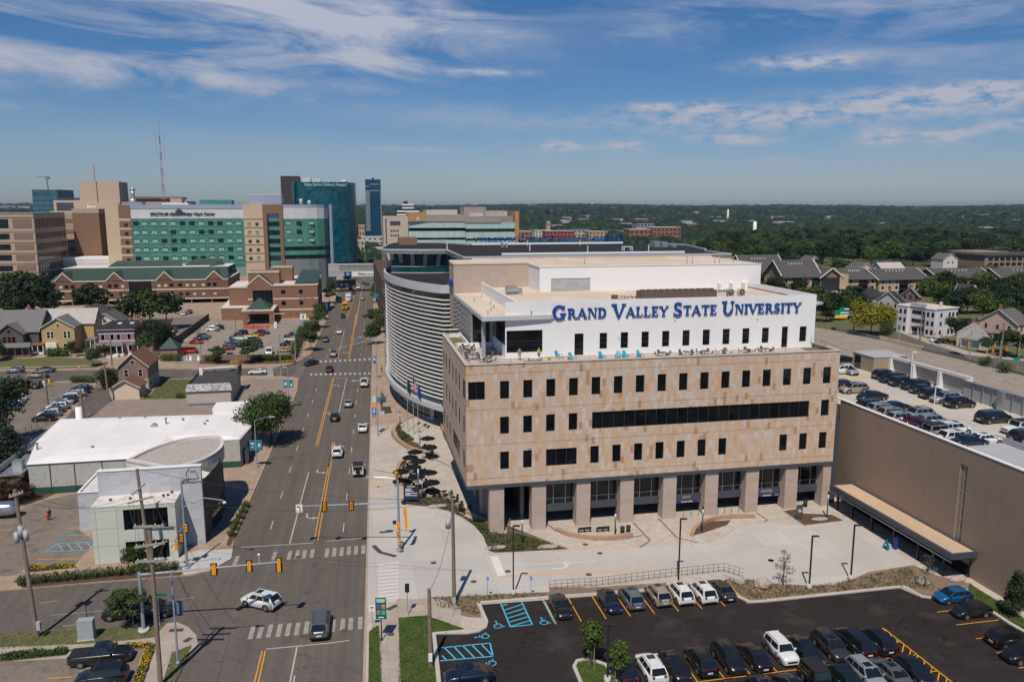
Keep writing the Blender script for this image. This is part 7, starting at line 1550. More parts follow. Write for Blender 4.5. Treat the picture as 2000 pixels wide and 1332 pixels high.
SCL('grey_grasses',[GP(Z3,[(400,960),(500,1000),(600,1100),(470,1112),(415,1098)]),GP(ZF,[(430,1195),(560,1100),(840,1065),(900,1110),(1200,1320),(1100,1325),(800,1250),(430,1215)]),GP(Z3,[(-120,705),(0,700),(100,745),(250,850),(300,890),(100,785),(0,760)])],8000,.17,LM('grey_grass_leaf',(.10,.105,.075)),.4,4)
SCL('low_planting',[GP(Z9,[(350,200),(430,205),(640,235),(820,242),(1000,215),(1100,190),(1250,160),(1350,140),(1500,230),(1500,270),(1320,240),(550,310),(470,315),(400,280)]),GP(Z7,[(20,430),(900,390),(900,420),(380,455),(390,570),(60,500)])],5200,.16,LM('low_leaf',(.085,.095,.04)),.3,5)
SCL('flowers',[GP(L7,[(845,1110),(893,1115),(880,1170),(820,1345),(755,1345),(805,1240)]),GP(L7,[(725,1112),(845,1112),(840,1134),(740,1138)]),GP(L7,[(165,668),(430,655),(435,672),(170,695)]),GP(S5_,[(500,760),(620,750),(620,785),(500,790)]),GP(S5_,[(1220,735),(1370,725),(1370,755),(1220,770)])],5200,.13,FLY,.4,6)
SCL('flower_leaves',[GP(L7,[(845,1110),(893,1115),(880,1170),(820,1345),(755,1345),(805,1240)]),GP(L7,[(725,1112),(845,1112),(840,1134),(740,1138)]),GP(L7,[(165,668),(430,655),(435,672),(170,695)])],5200,.13,LEAFS[6],.35,7)
SCL('low_hedge',[GP(L7,[(0,1180),(330,1145),(395,1152),(380,1172),(0,1212)])],3500,.16,LEAFS[6],.6,8)
hedge=[(L7,130+62*k,770-6.2*k,1.3,'along the side street in front of the bank')for k in range(15)]+[(L7,1330+17*k,490-33*k,1.15,'in the kerb planter beside the avenue')for k in range(6)]+[(L7,325+50*k,195-2*k,1.5,'against the warehouse wall')for k in range(4)]
for k,(cv,x,y,h,w_)in enumerate(hedge):plant('bush',G(*cv(x,y)),'clipped bush %s, %d from left'%(w_,(k+1)if k<15 else k-14 if k<21 else k-20),'shrub',h=h,name='shrub',group='clipped bushes in rows')
for k,(cv,x,y,h,w_)in enumerate([(L5,580+45*k,668,2.0,'hedge by the left parking lot')for k in range(4)]+[(L5,390+38*k,465,3.,'dark hedge before the yellow house')for k in range(4)]+[(S5_,190+70*k,760,2.2,'shrubs below the brick lot wall')for k in range(3)]+[(S5_,930+75*k,745,2.2,'shrubs right of centre below the brick lot wall')for k in range(6)]+[(L5,1290+50*k,500,2.4,'shrubs beside the gate hut')for k in range(3)]+[(L5,1400+20*k,790,1.4,'bush at the corner of the rear lawn')for k in range(2)]+[(L5,1140,785,1.5,'bush beside the cream garage')]):
 plant('bushg' if k%2 else 'bush',G(*cv(x,y)),'bush of the %s, %d in order'%(w_,k+1),'shrub',h=h,name='shrub',group='green bushes and hedges')
for k in range(9):plant('bush',G(*S5_(1400+13*k,690-42*k)),'hedge clump between hospital lot and avenue, %s upward'%('first','second','third','fourth','fifth','sixth','seventh','eighth','ninth')[k],'shrub',h=3.0,name='shrub',group='hedge clumps beside the avenue')
def lumps(name,boxes,m,seed):
 rg=np.random.default_rng(seed)
 p=(1+5**.5)/2;V=np.array([(-1,p,0),(1,p,0),(-1,-p,0),(1,-p,0),(0,-1,p),(0,1,p),(0,-1,-p),(0,1,-p),(p,0,-1),(p,0,1),(-p,0,-1),(-p,0,1)],float);V/=np.linalg.norm(V[0])
 F=[(0,11,5),(0,5,1),(0,1,7),(0,7,10),(0,10,11),(1,5,9),(5,11,4),(11,10,2),(10,7,6),(7,1,8),(3,9,4),(3,4,2),(3,2,6),(3,6,8),(3,8,9),(4,9,5),(2,4,11),(6,2,10),(8,6,7),(9,8,1)]
 vs_=list(map(tuple,V));mid={};F2=[]
 def m_(a,b):
  k=(min(a,b),max(a,b))
  if k not in mid:q=np.array(vs_[a])+np.array(vs_[b]);q/=np.linalg.norm(q);mid[k]=len(vs_);vs_.append(tuple(q))
  return mid[k]
 for a,b,c in F:x,y,z=m_(a,b),m_(b,c),m_(c,a);F2+=[(a,x,z),(b,y,x),(c,z,y),(x,y,z)]
 U=np.array(vs_);T=np.array(F2);C=[];S=[]
 for(d0,d1,a0,a1,n,r0,r1,hf)in boxes:
  d=np.sqrt(rg.random(n)*(d1*d1-d0*d0)+d0*d0);a=np.radians(a0+(a1-a0)*rg.random(n));x=d*np.sin(a);y=d*np.cos(a)
  r=r0+(r1-r0)*rg.random(n);C.append(np.stack([x,y,TERR(x,y)+r*.45],1));S.append(np.stack([r,r,r*hf],1))
 C=np.concatenate(C);S=np.concatenate(S);n=len(C)
 j=1+.22*rg.normal(size=(n,len(U),1)).clip(-1.5,1.5);P=C[:,None,:]+U[None]*S[:,None,:]*j
 me=bpy.data.meshes.new(name);nv=n*len(U);me.vertices.add(nv);me.vertices.foreach_set('co',P.reshape(-1).astype(np.float32))
 TT=(T[None]+(np.arange(n)*len(U))[:,None,None]).reshape(-1);nf=n*len(T);me.loops.add(nf*3);me.loops.foreach_set('vertex_index',TT.astype(np.int32));me.polygons.add(nf);me.polygons.foreach_set('loop_start',np.arange(nf,dtype=np.int32)*3);me.polygons.foreach_set('loop_total',np.full(nf,3,np.int32));me.update(calc_edges=True)
 me.materials.append(m);o=bpy.data.objects.new(name,me);COL.objects.link(o);tag(o,kind='stuff');return o
def TERR(x,y):
 d=np.hypot(x,y);a=np.arctan2(x,y)
 h=np.clip((d-1700)/5200,0,1);h=h*h*(3-2*h)
 return h*(33+7*np.sin(a*9+1)+5*np.sin(a*23)+3*np.sin(d/420.+a*14))+np.where(d>1500,3.*np.sin(d/260.+9*a),0)*np.clip((d-1500)/600,0,1)+np.clip((d-6900)/4500,0,1)*4
nd,na=60,160;mb=MB();ds=[1500+9500*(k/nd)**1.3 for k in range(nd+1)];idx=[]
for d in ds:idx.append(mb.P([(d*sin(R(-50+100*k/na)),d*cos(R(-50+100*k/na)),float(TERR(d*sin(R(-50+100*k/na)),d*cos(R(-50+100*k/na))))-.5)for k in range(na+1)]))
for i0,i1 in zip(idx,idx[1:]):
 for k in range(na):mb.face((i0+k,i0+k+1,i1+k+1,i1+k))
ST('hills',mb,GM('wooded_hill',(.018,.034,.016),(.035,.055,.026),.004,c3=(.05,.06,.03)))
WOOD=LM('wood_mass',(.016,.032,.013),.55)
lumps('far_woods',[(760,1000,17,48,1500,5,8,.95),(600,900,-46,4.5,700,4,7,.9),(850,1500,7,46,3600,5,9,.9),(1300,1900,-46,46,4200,6,11,.85),(1900,3200,-46,46,5200,9,15,.75),(3200,6000,-46,46,5200,14,26,.6),(6000,9000,-46,46,3600,22,36,.42)],WOOD,5)
rg=random.Random(21)
for k in range(46):
 u=rg.uniform(1030,2030);v=rg.choice([rg.uniform(412,425),rg.uniform(425,450),rg.uniform(430,462)]);g=G(u,v);d=math.hypot(*g);s_=rg.uniform(6,16)*(d/1500)**.5
 z=float(TERR(g[0],g[1]));mb=MB(BE,(g[0],g[1],z));hh=9*(d/1500)**.6+4;mb.box(-s_,s_,-s_*.6,s_*.6,0,hh);mb.mi=1;mb.pm([(-s_*1.05,-s_*.65),(s_*1.05,-s_*.65),(s_*1.05,s_*.65),(-s_*1.05,s_*.65)],hh,hh+1.2)
 tag(mb.bd('distant_house',[mat('cb_white',())if k%3 else mat('cb_brick',()),mat('pale_roof',())]),'tiny distant house with a pale roof showing among the far trees','house','distant houses in the woods')
# ---- vehicles
def paintmat(name,c,metal=.25):
 if name in MT:return MT[name]
 m,nt,b=newmat(name);b.inputs['Base Color'].default_value=(*c,1);b.inputs['Roughness'].default_value=.32;b.inputs['Metallic'].default_value=metal
 b.inputs['Coat Weight'].default_value=.8;b.inputs['Coat Roughness'].default_value=.04
 tc=nt.new('ShaderNodeTexCoord').outputs['Object'];nt.link(nt.ramp(nt.noise(2.5,4,tc),[(.35,tuple(x*.88 for x in c)),(.65,c)]),b.inputs['Base Color'])
 MT[name]=m;return m
PA={'white':(.70,.70,.69),'black':(.010,.010,.012),'silver':(.38,.39,.40),'grey':(.13,.135,.145),'dark grey':(.045,.047,.052),'navy':(.012,.018,.045),'red':(.42,.015,.012),'dark red':(.13,.01,.012),'beige':(.40,.35,.28),'blue grey':(.13,.18,.22),'bright blue':(.01,.12,.32),'green grey':(.13,.15,.14),'maroon':(.09,.008,.025),'lime yellow':(.50,.52,.06),'tan':(.33,.25,.17),'dark green':(.01,.025,.02),'yellow':(.75,.32,.01),'teal':(.03,.09,.10)}
for k_ in PA:paintmat('paint_'+k_.replace(' ','_'),PA[k_],.0 if k_ in('white','yellow','black')else .35)
PB0=MT['paint_white']
CGL=GLM('car_glass',(.010,.014,.016),.03,.2,.5,.8);TYRE=mat('tyre_rubber',(.012,.012,.012),.8,var=0);RIM=mat('alloy_rim',(.35,.35,.36),.35,.7,var=0)
HL=mat('headlight_lens',(.42,.43,.45),.08,var=0,spec=.8,coat=1);TL=mat('taillight_lens',(.20,.006,.006),.15,var=0,coat=.6);PLT=mat('licence_plate',(.55,.57,.62),.5,var=0);TRIM=mat('black_trim',(.02,.02,.022),.5,var=0)
def car_proto(kind):
 K=dict(sedan=(4.75,1.84,1.44,.74,.93,1.02,.98,(1.22,.35,-1.0,-1.72)),suv=(4.6,1.88,1.70,.88,1.05,1.12,1.12,(1.28,.55,-1.75,-2.2)),hatch=(4.25,1.8,1.48,.76,.95,1.02,1.02,(1.2,.35,-1.35,-2.0)),minivan=(5.05,1.95,1.75,.86,1.05,1.08,1.08,(1.75,.85,-2.05,-2.42)),pickup=(5.7,1.98,1.86,1.0,1.2,1.22,1.22,(1.35,.65,-.55,-.85)),boxy=(4.3,1.84,1.74,.98,1.1,1.12,1.12,(1.0,.6,-1.9,-2.08)),jeep=(4.3,1.86,1.84,1.02,1.12,1.16,1.16,(.75,.5,-1.95,-2.05)),van=(5.3,2.0,2.1,.95,1.15,1.2,1.2,(2.1,1.5,-2.55,-2.62)))[kind]
 L,W,H,zf,zh,zb,zr,(g0,g1,g2,g3)=K;h=L/2;w=W/2;gr=.2 if kind!='pickup' else .3
 t=bpy.data.objects.new('parked_car',None);COL.objects.link(t);MW[t.name]=Matrix.Identity(4)
 st=[(-h,zr-.22,w*.80,gr+.18),(-h+.12,zr-.04,w*.90,gr+.05),(-h+.5,zr,w*.97,gr),(g3,zb,w,gr),(0,zb,w,gr),(g0,zh+.02,w,gr),(g0+.45*(h-g0),zh-.02,w*.985,gr),(h-.35,zf+.05,w*.94,gr),(h-.08,zf-.06,w*.84,gr+.05),(h,zf-.22,w*.72,gr+.16)]
 mb=MB();mb.smooth=True;rings=[]
 for x,zt,ww,z0 in st:
  zm=z0+(zt-z0)*.62
  half=[(.0,zt+.015),(.55*ww,zt),(.88*ww,zt-.03),(ww*.985,zt-.13),(ww,zm),(ww*.97,z0+.12),(ww*.9,z0)]
  ring_=[(x,-y,z)for y,z in half[::-1]]+[(x,y,z)for y,z in half[1:]]
  rings.append(mb.P(ring_));n=len(ring_)
 for a,b in zip(rings,rings[1:]):
  for k in range(n-1):mb.face((a+k,a+k+1,b+k+1,b+k))
  mb.face((a+n-1,a,b,b+n-1))
 mb.smooth=False;mb.face([rings[0]+k for k in range(n)][::-1]);mb.face([rings[-1]+k for k in range(n)])
 rw=w*.74 if kind not in('jeep','van')else w*.88;bw=w*.93;ht=H-.04
 B=[(g0,zh),(g3,zr)];c=[(g0,-bw,zh-.02),(g0,bw,zh-.02),(g3,bw,zb-.03),(g3,-bw,zb-.03),(g1,-rw,ht),(g1,rw,ht),(g2,rw,ht-.02),(g2,-rw,ht-.02)]
 mid=(g1+g2)/2;i=mb.P(c+[(mid,-rw,H),(mid,rw,H),(mid,0,H+.02),(g1,0,ht+.02),(g2,0,ht)])
 F=[(0,1,5,11,4),(2,3,7,12,6),(1,2,6,9,5),(3,0,4,8,7),(4,11,10,8),(11,5,9,10),(8,10,12,7),(10,9,6,12)]
 for f in F:mb.face([i+k for k in f])
 body=mb.bd('body',PB0,t)
 def pan(q,off,nm,m,par=t,k=.0):
  P=[Vector(p)for p in q];nrm=(P[1]-P[0]).cross(P[2]-P[0]).normalized();cen=sum(P,Vector())/len(P)
  if nrm.dot(cen-Vector((mid,0,zb)))<0:nrm=-nrm
  mb2=MB();mb2.pl([tuple(cen+(p-cen)*(1-k)+nrm*off)for p in P]);return mb2.bd(nm,m,par)
 pan([c[0],c[1],c[5],c[4]],.012,'windscreen',CGL,k=.07);pan([c[3],c[2],c[6],c[7]],.012,'rear_window',CGL,k=.12)
 for s_,q in((1,(c[1],c[2],c[6],c[5])),(-1,(c[0],c[3],c[7],c[4]))):
  mb2=MB();a,b,cc_,d=[Vector(p)for p in q];nrm=Vector((0,s_,.25)).normalized()
  ns=2 if kind in('pickup','jeep','boxy')else 3
  for k in range(ns):
   f0=.05+.9*k/ns+.012;f1=.05+.9*(k+1)/ns-.012
   lo0=a.lerp(b,f0);lo1=a.lerp(b,f1);up0=d.lerp(cc_,f0);up1=d.lerp(cc_,f1)
   mb2.pl([tuple(p+nrm*.014)for p in(lo0.lerp(up0,.1),lo1.lerp(up1,.1),lo1.lerp(up1,.88),lo0.lerp(up0,.88))])
  mb2.bd('side_window',CGL,t)
 r=.34 if kind not in('pickup','suv','jeep')else .37;xa=h-.92 if kind!='pickup' else h-1.0;xb=-h+.98 if kind!='pickup' else-h+1.2
 for x in(xa,xb):
  for s_ in(-1,1):
   mb2=MB();y0=s_*(w-.2);y1=s_*(w+.015);mb2.tube((x,y0,r),(x,y1,r),r,14);mb2.mi=1;mb2.tube((x,y1,r),(x,s_*(w+.025),r),r*.62,10)
   mb2.mi=0;arc_=[(x+(r+.075)*cos(R(a)),s_*(w+.004),max(gr+.0,r+(r+.075)*sin(R(a))))for a in range(-30,211,20)];mb2.pl(arc_);mb2.bd('wheel',[TYRE,RIM],t)
 for s_ in(-1,1):
  y=s_*w*.62;mb2=MB();mb2.pm([(h-.22,y-.16),(h-.06,y-.16+.03*s_),(h-.04,y+.1),(h-.3,y+.2*1)]if s_>0 else[(h-.3,y-.2),(h-.04,y-.1),(h-.06,y+.16-.03),(h-.22,y+.16)],zf-.24,zf-.1);mb2.bd('headlight',HL,t)
  mb2=MB();z=zr-.28 if kind in('sedan',)else zr-.25;mb2.box(-h-.005,-h+.16,y-.1,y+.15,z,z+(.13 if kind=='sedan' else .22));mb2.bd('taillight',TL,t)
  mb2=MB();mb2.box(g0-.25,g0-.1,s_*w*.96,s_*(w+.17),zb+.0,zb+.15);mb2.bd('mirror',PB0,t)
 mb2=MB();mb2.box(-h-.02,-h,-.26,.26,zr-.55,zr-.40);mb2.bd('licence_plate',PLT,t)
 mb2=MB();mb2.box(h-.03,h+.012,-.52,.52,zf-.46,zf-.26);mb2.box(-h-.01,-h+.06,-w*.78,w*.78,gr+.12,gr+.3);mb2.box(h-.12,h-.0,-w*.7,w*.7,gr+.08,gr+.2);mb2.bd('grille',TRIM,t)
 if kind=='pickup':mb2=MB();mb2.box(-h+.14,g3-.08,-w*.82,w*.82,zb+.005,zb+.05);mb2.bd('cargo_bed',TRIM,t)
 if kind in('suv','jeep','minivan','boxy'):
  mb2=MB()
  for s_ in(-1,1):mb2.tube((g1-.2,s_*rw*.88,H+.02),(g2+.2,s_*rw*.88,H+.01),.022,4)
  mb2.bd('roof_rail',TRIM,t)
 if kind=='jeep':mb2=MB();mb2.tube((-h-.02,0,1.0),(-h-.24,0,1.0),.38,14);mb2.bd('spare_wheel',TYRE,t);mb2=MB();mb2.box(g2,g1,-rw,rw,H-.01,H+.03);mb2.bd('soft_top',TRIM,t)
 if kind in('suv','sedan'):mb2=MB();mb2.pl([(g1-.15,-rw*.55,H+.012),(g1-.15,rw*.55,H+.012),(g1-.85,rw*.55,H+.026),(g1-.85,-rw*.55,H+.026)][::-1]);mb2.bd('sunroof',CGL,t)
 return[t,tree_of(t),False]
CARS={k:car_proto(k)for k in('sedan','suv','hatch','minivan','pickup','jeep','van','boxy')}
DIRS={'N':BE+pi/2,'S':BE-pi/2,'E':BE,'W':BE+pi,'n':RO+pi/2,'s':RO-pi/2}
def car(cv,x,y,kind,col,d,where,group=None,z=0.,cat=None):
 g=G(*cv(x,y),z+(.8 if kind in('suv','jeep','boxy','minivan','pickup','van')else .65))if cv else(x,y)
 rz=DIRS[d]if isinstance(d,str)else d
 P=CARS[kind];pm=MT['paint_'+col.replace(' ','_')]
 word=dict(sedan='sedan',suv='SUV',hatch='hatchback',minivan='minivan',pickup='pickup truck',jeep='boxy SUV',boxy='boxy SUV',van='van')[kind]
 lab=('%s %s %s'%(col,word,where)).replace(' ,',',');cat=dict(pickup='pickup truck',van='van',minivan='minivan').get(kind,'car')
 o=dup(P[0],P[1],g,rz+rnd.uniform(-.015,.015),z,lab,group,cat,1.,{'paint_white':pm})
 o.name='moving_car' if group is None and 'avenue' in where else 'parked_car'
 return o
ORD=['first','second','third','fourth','fifth','sixth','seventh','eighth','ninth','tenth','eleventh','twelfth','thirteenth','fourteenth','fifteenth','sixteenth','seventeenth','eighteenth']
def row(L,where,group,z=0.):
 for k,(cv,x,y,kind,col,d)in enumerate(L):car(cv,x,y,kind,col,d,(', %s from left in %s' if ' row of' in where else ', %s from top in %s')%(ORD[k],where.replace(', counted from the top','').replace(', counted downwards','')),group,z)
row([(Z7,1018,485,'sedan','black','S'),(Z7,1402,445,'sedan','navy','S'),(Z7,1570,415,'suv','blue grey','N'),(Z7,1780,388,'suv','beige','N'),(Z9,80,268,'suv','white','N'),(Z9,205,262,'suv','white','N'),(Z9,312,255,'sedan','dark grey','N')],'back row of the black lot','cars in the back row of the black asphalt lot')
def at(a,b):return rot((a,b),BE)
sx=[25.2+2.72*k+1.36 for k in range(11)]
r2_=[('suv','black','N'),('suv','white','N'),('sedan','black','S'),('suv','black','N'),('suv','black','S'),('sedan','black','N'),('boxy','white','S'),('sedan','dark green','S'),('suv','dark grey','S'),('minivan','black','N'),('suv','black','N')]
px2=[(Z7,1500,955),(Z7,1715,945),(Z9,55,670),(Z9,197,650),(Z9,360,642),(Z9,505,630),(Z9,660,605),(Z9,795,600),(Z9,940,582),(Z9,1075,560),(Z9,1200,552)]
for k,((kind,col,d),(cv,x,y))in enumerate(zip(r2_,px2)):
 a=loc(G(*cv(x,y),.8),BE)[0];xy=at(a,65.9-(.2 if k%3 else 0));car(None,*xy,kind,col,d,', %s from left in middle row of the black lot'%ORD[k],'cars in the middle row of the black asphalt lot')
r3_=[(170,'hatch','black','N'),(315,'suv','black','N'),(478,'sedan','navy','S'),(638,'sedan','black','N'),(812,'jeep','black','S'),(950,'suv','dark green','N'),(1112,'suv','silver','S'),(1262,'sedan','grey','N'),(1412,'sedan','black','S')]
for k,(x,kind,col,d)in enumerate(r3_):
 a=loc(G(*Z9(x,715),.8),BE)[0];xy=at(a,60.6-(.5 if k<4 else 0));car(None,*xy,kind,col,d,', %s from left in front row of the black lot'%ORD[k],'cars in the front row of the black asphalt lot')
car(Z7,305,1022,'sedan','navy','W','parked by the blue hatching at the near left corner of the black lot')
row([(Z6,1045,1052,'hatch','bright blue','W'),(Z6,1190,1165,'hatch','black','W'),(Z9,1925,525,'suv','black','E'),(Z9,2010,610,'suv','black','W')],'column by the garage lawn, counted from the top','cars in the column at the right of the black lot')
h_=math.atan2(*[G(*R8(245,850))[k]-G(*R8(400,885))[k]for k in(1,0)])
for q in((R8,322,852,'suv','white',h_,'turning left through the near crossing of the avenue'),(R8,665,985,'minivan','green grey','n','driving away on the avenue nearest the camera'),(R8,883,102,'jeep','white','n','with black top and spare wheel on the avenue'),(M6,1037,1198,'suv','white','n','on the double yellow line of the avenue'),(M6,1233,1015,'sedan','white','n','in the right lane of the avenue by the flagpoles'),(M6,1017,932,'hatch','black','n','in the middle of the avenue behind the silver car'),(M6,1122,825,'sedan','silver','n','in the middle of the avenue before the far crossing'),(M6,1245,665,'pickup','white','n','in the right lane of the avenue at the far crossing'),(M6,975,560,'sedan','maroon','s','in the middle of the far crossing of the avenue'),(M6,830,512,'sedan','black',RO-2.3,'turning off the avenue into the cross street'),(M6,1005,440,'jeep','silver','s','waiting on the avenue at the far crossing'),(M6,945,328,'suv','grey','s','at the left kerb of the avenue under the trees'),(M6,1052,268,'sedan','white','s','in the left turning lane of the avenue beyond the crossing'),(M6,1078,148,'sedan','black','s','on the avenue in front of the school bus'),(T2,1030,1050,'sedan','silver','n','on the avenue opposite the white box truck'),(T2,1000,962,'van','white','s','on the avenue behind the white box truck'),(T2,940,970,'suv','dark grey','s','on the avenue left of the white van'),(T2,962,1005,'sedan','black','s','on the avenue just behind the box truck'),(T2,1068,937,'suv','black','n','crossing the avenue under the skywalk'),(T2,1040,930,'sedan','dark grey','n','beside the black SUV on the avenue under the skywalk'),(T2,1135,906,'suv','white','n','on the avenue just under the skywalk at right'),(T2,1103,898,'sedan','silver','n','on the avenue under the skywalk, left of the white one'),(T2,975,948,'sedan','black','s','on the avenue behind the white van'),(M6,412,582,'sedan','white','W','on the cross street beside the grey cabinet'),(L5,118,566,'suv','silver','W','parked on the cross street below the grey Victorian house'),(L5,292,606,'minivan','beige','W','on the cross street at left'),(L5,360,566,'sedan','dark grey','E','parked behind the beige minivan on the cross street'),(L7,720,912,'suv','black','W','half hidden under the small tree in the side street'),(L7,880,905,'suv','dark grey','E','behind the signal mast in the side street'),(L7,582,1170,'pickup','black','E','in the corner lot at lower left'),(L7,585,1290,'suv','black','W','at the bottom edge below the black pickup truck'),(ZH,240,218,'suv','silver','W','parked near the corner apartment building'),(ZH,1250,735,'sedan','black',RO-1.2,'on the access street beside the highway barrier'),(ZH,1110,588,'suv','navy','W','parked in front of the white flats'),(ZH,1050,575,'sedan','white','W','parked left of the navy one by the white flats'),(ZH,100,190,'sedan','dark green','E','parked beneath the corner shops'),(ZH,165,195,'sedan','navy','E','parked beneath the corner shops, second one')):
 car(*q)
row([(L5,0,695,'sedan','grey','N'),(L5,88,693,'sedan','silver','N'),(L5,205,682,'suv','dark red','N'),(L5,298,682,'suv','dark green','N')],'top row of the left lot','cars in the top row of the left lot')
row([(L5,130,790,'sedan','silver','E'),(L5,112,812,'sedan','grey','E'),(L5,92,838,'sedan','navy','E'),(L5,60,866,'sedan','dark grey','E')],'short column behind the leafy tree, counted downwards','cars in the left column of the left lot')
row([(L5,640,706,'sedan','dark grey','W'),(L5,620,728,'suv','navy','W'),(L5,590,752,'suv','white','W'),(L5,555,775,'hatch','white','W'),(L5,520,797,'suv','dark grey','W'),(L5,490,818,'sedan','silver','W'),(L5,450,850,'suv','white','W'),(L5,415,880,'sedan','dark grey','W'),(L5,385,905,'suv','white','W'),(L5,345,938,'suv','black','W')],'long column by the alley, counted downwards','cars in the long column of the left lot')
HG='cars parked in the hospital lot'
row([(S5_,285,258,'sedan','white','W'),(S5_,320,280,'suv','dark grey','W'),(S5_,252,305,'suv','white','W'),(S5_,130,400,'suv','grey','E'),(S5_,92,432,'sedan','navy','E'),(S5_,28,485,'hatch','red','E'),(L5,1478,422,'van','red','E')],'column by the dark fence, hospital lot, counted downwards',HG)
row([(S5_,652,352,'suv','black','W'),(S5_,580,412,'suv','navy','W'),(S5_,640,432,'sedan','white','E'),(S5_,535,478,'pickup','blue grey','W'),(S5_,500,515,'suv','dark grey','W'),(S5_,452,568,'sedan','dark red','W'),(S5_,600,520,'suv','grey','E')],'left middle cluster of hospital lot, counted downwards',HG)
row([(S5_,955,350,'suv','black','E'),(S5_,872,378,'sedan','red','E'),(S5_,795,405,'sedan','lime yellow','W'),(S5_,835,450,'suv','dark grey','E'),(S5_,850,490,'suv','black','E'),(S5_,850,540,'sedan','dark green','E'),(S5_,760,560,'sedan','silver','E')],'right middle cluster of hospital lot, counted downwards',HG)
row([(S5_,1365,390,'pickup','black','W'),(S5_,1350,445,'sedan','white','W'),(S5_,1290,505,'suv','navy','W'),(S5_,1255,600,'sedan','tan','W')],'column by the avenue hedge, counted downwards',HG)
car(S5_,1045,618,'van','white','S','alone against the brick lot wall',HG);car(L5,1795,452,'sedan','blue grey','S','between the two trees behind the brick lot wall',HG)
car(T1,1435,1168,'suv','white','N','by the brick office undercroft');car(T1,1482,1155,'suv','black','N','at the brick office undercroft opening');car(L5,1358,260,'suv','white','S','alone beside the sandy wall');car(T1,850,1195,'suv','navy','E','glimpsed between the trees behind the purple house');car(T1,780,1190,'sedan','white','E','glimpsed left of the navy one behind the purple house')
GD='cars on the garage roof deck'
row([(Z5,585,210,'sedan','black','W'),(Z5,570,285,'suv','white','W'),(Z5,625,290,'sedan','silver','S'),(Z5,600,400,'sedan','dark grey','E'),(Z5,670,430,'suv','beige','W'),(Z5,815,492,'sedan','black','W'),(Z5,1005,575,'sedan','black','E'),(Z5,1170,628,'suv','silver','W'),(Z5,1290,680,'suv','silver','E'),(Z5,1455,742,'suv','white','E'),(Z5,1690,828,'sedan','white','E')],'middle column of garage roof, counted downwards',GD,14.3)
row([(Z5,815,565,'suv','navy','E'),(Z5,900,592,'suv','silver','E'),(Z5,980,625,'suv','beige','E'),(Z5,1052,662,'suv','silver','E'),(Z5,1165,692,'sedan','dark red','E'),(Z5,1245,722,'sedan','maroon','E'),(Z5,1345,765,'jeep','silver','E'),(Z5,1470,808,'suv','white','E'),(Z5,1575,842,'sedan','navy','E')],'near edge column of garage roof, counted downwards',GD,14.3)
row([(Z5,920,325,'suv','black','E'),(Z5,975,352,'suv','navy','W'),(Z5,1055,378,'suv','black','E'),(Z5,1150,405,'suv','black','W'),(Z5,1220,440,'sedan','dark green','E'),(Z5,1300,472,'suv','black','E'),(Z5,1385,505,'suv','silver','W'),(Z5,1500,540,'suv','black','E'),(Z5,1765,655,'minivan','black','E'),(Z5,1955,740,'jeep','white','W'),(Z5,2020,805,'suv','black','E')],'column by the garage roof screens, counted downwards',GD,14.3)
for P in CARS.values():
 for p,subs in P[1]:
  for q in subs:bpy.data.objects.remove(q)
  bpy.data.objects.remove(p)
 bpy.data.objects.remove(P[0])
def VH(name,lab,cat,cv,x,y,d,zc=1.):return TH(name,lab,cat,G(*cv(x,y),zc),DIRS[d]if isinstance(d,str)else d)
def wheels(t,M_,xs,w,r):
 for x in xs:
  for s_ in(-1,1):mb=MB();mb.v=[];mb.tube((x,s_*(w-.25),r),(x,s_*(w+.01),r),r,12);mb.mi=1;mb.tube((x,s_*(w+.01),r),(x,s_*(w+.02),r),r*.5,8);LB(mb,'wheel',[TYRE,RIM],t)
def LB(mb,name,mats,t):
 """part given directly in the thing's own frame"""
 if not isinstance(mats,(list,tuple)):mats=[mats]
 me=bpy.data.meshes.new(name);me.from_pydata(mb.v,[],mb.f)
 for m in mats:me.materials.append(m)
 me.polygons.foreach_set('material_index',mb.m);me.update();o=bpy.data.objects.new(name,me);COL.objects.link(o);o.parent=t;MW[o.name]=MW[t.name];return o
t=VH('school_bus','yellow school bus driving towards the camera on the avenue','bus',T2,895,1110,'s',1.4)
mb=MB();mb.box(-4.6,3.4,-1.2,1.2,.5,2.9);mb.box(3.4,4.6,-1.05,1.05,.5,1.7);mb.pm([(-4.5,-1.05),(3.3,-1.05),(3.3,1.05),(-4.5,1.05)],2.9,3.05);LB(mb,'body',MT['paint_yellow'],t)
mb=MB();mb.box(3.4,3.42,-1.05,1.05,1.75,2.6);LB(mb,'windscreen',CGL,t);mb=MB()
for k in range(9):mb.box(-4.2+.8*k,-3.55+.8*k,-1.22,1.22,1.8,2.5)
LB(mb,'side_windows',CGL,t);mb=MB();mb.box(-4.6,4.6,-1.215,1.215,1.2,1.28);mb.box(4.58,4.62,-.6,.6,.7,1.3);LB(mb,'black_stripe',TRIM,t)
for s_ in(-.8,.8):mb=MB();mb.box(4.6,4.63,s_-.13,s_+.13,.9,1.15);LB(mb,'headlight',HL,t)
wheels(t,None,(3.4,-2.9),1.2,.48)
t=VH('box_truck','white box truck on the avenue behind the school bus','truck',T2,920,1045,'s',1.6)
mb=MB();mb.box(-3.6,1.5,-1.25,1.25,.9,3.5);LB(mb,'cargo_box',MT['paint_white'],t);mb=MB();mb.box(1.6,3.4,-1.05,1.05,.5,2.0);mb.pm([(1.6,-1.0),(2.6,-1.),(2.6,1.),(1.6,1.)],2.0,2.5);LB(mb,'cab',MT['paint_white'],t);mb=MB();mb.box(2.6,2.7,-.95,.95,1.7,2.4);LB(mb,'windscreen',CGL,t);wheels(t,None,(2.5,-2.4),1.1,.45)
t=VH('shuttle_bus','dark green and silver bus at the left kerb beside the box truck','bus',T2,850,1050,'s',1.6)
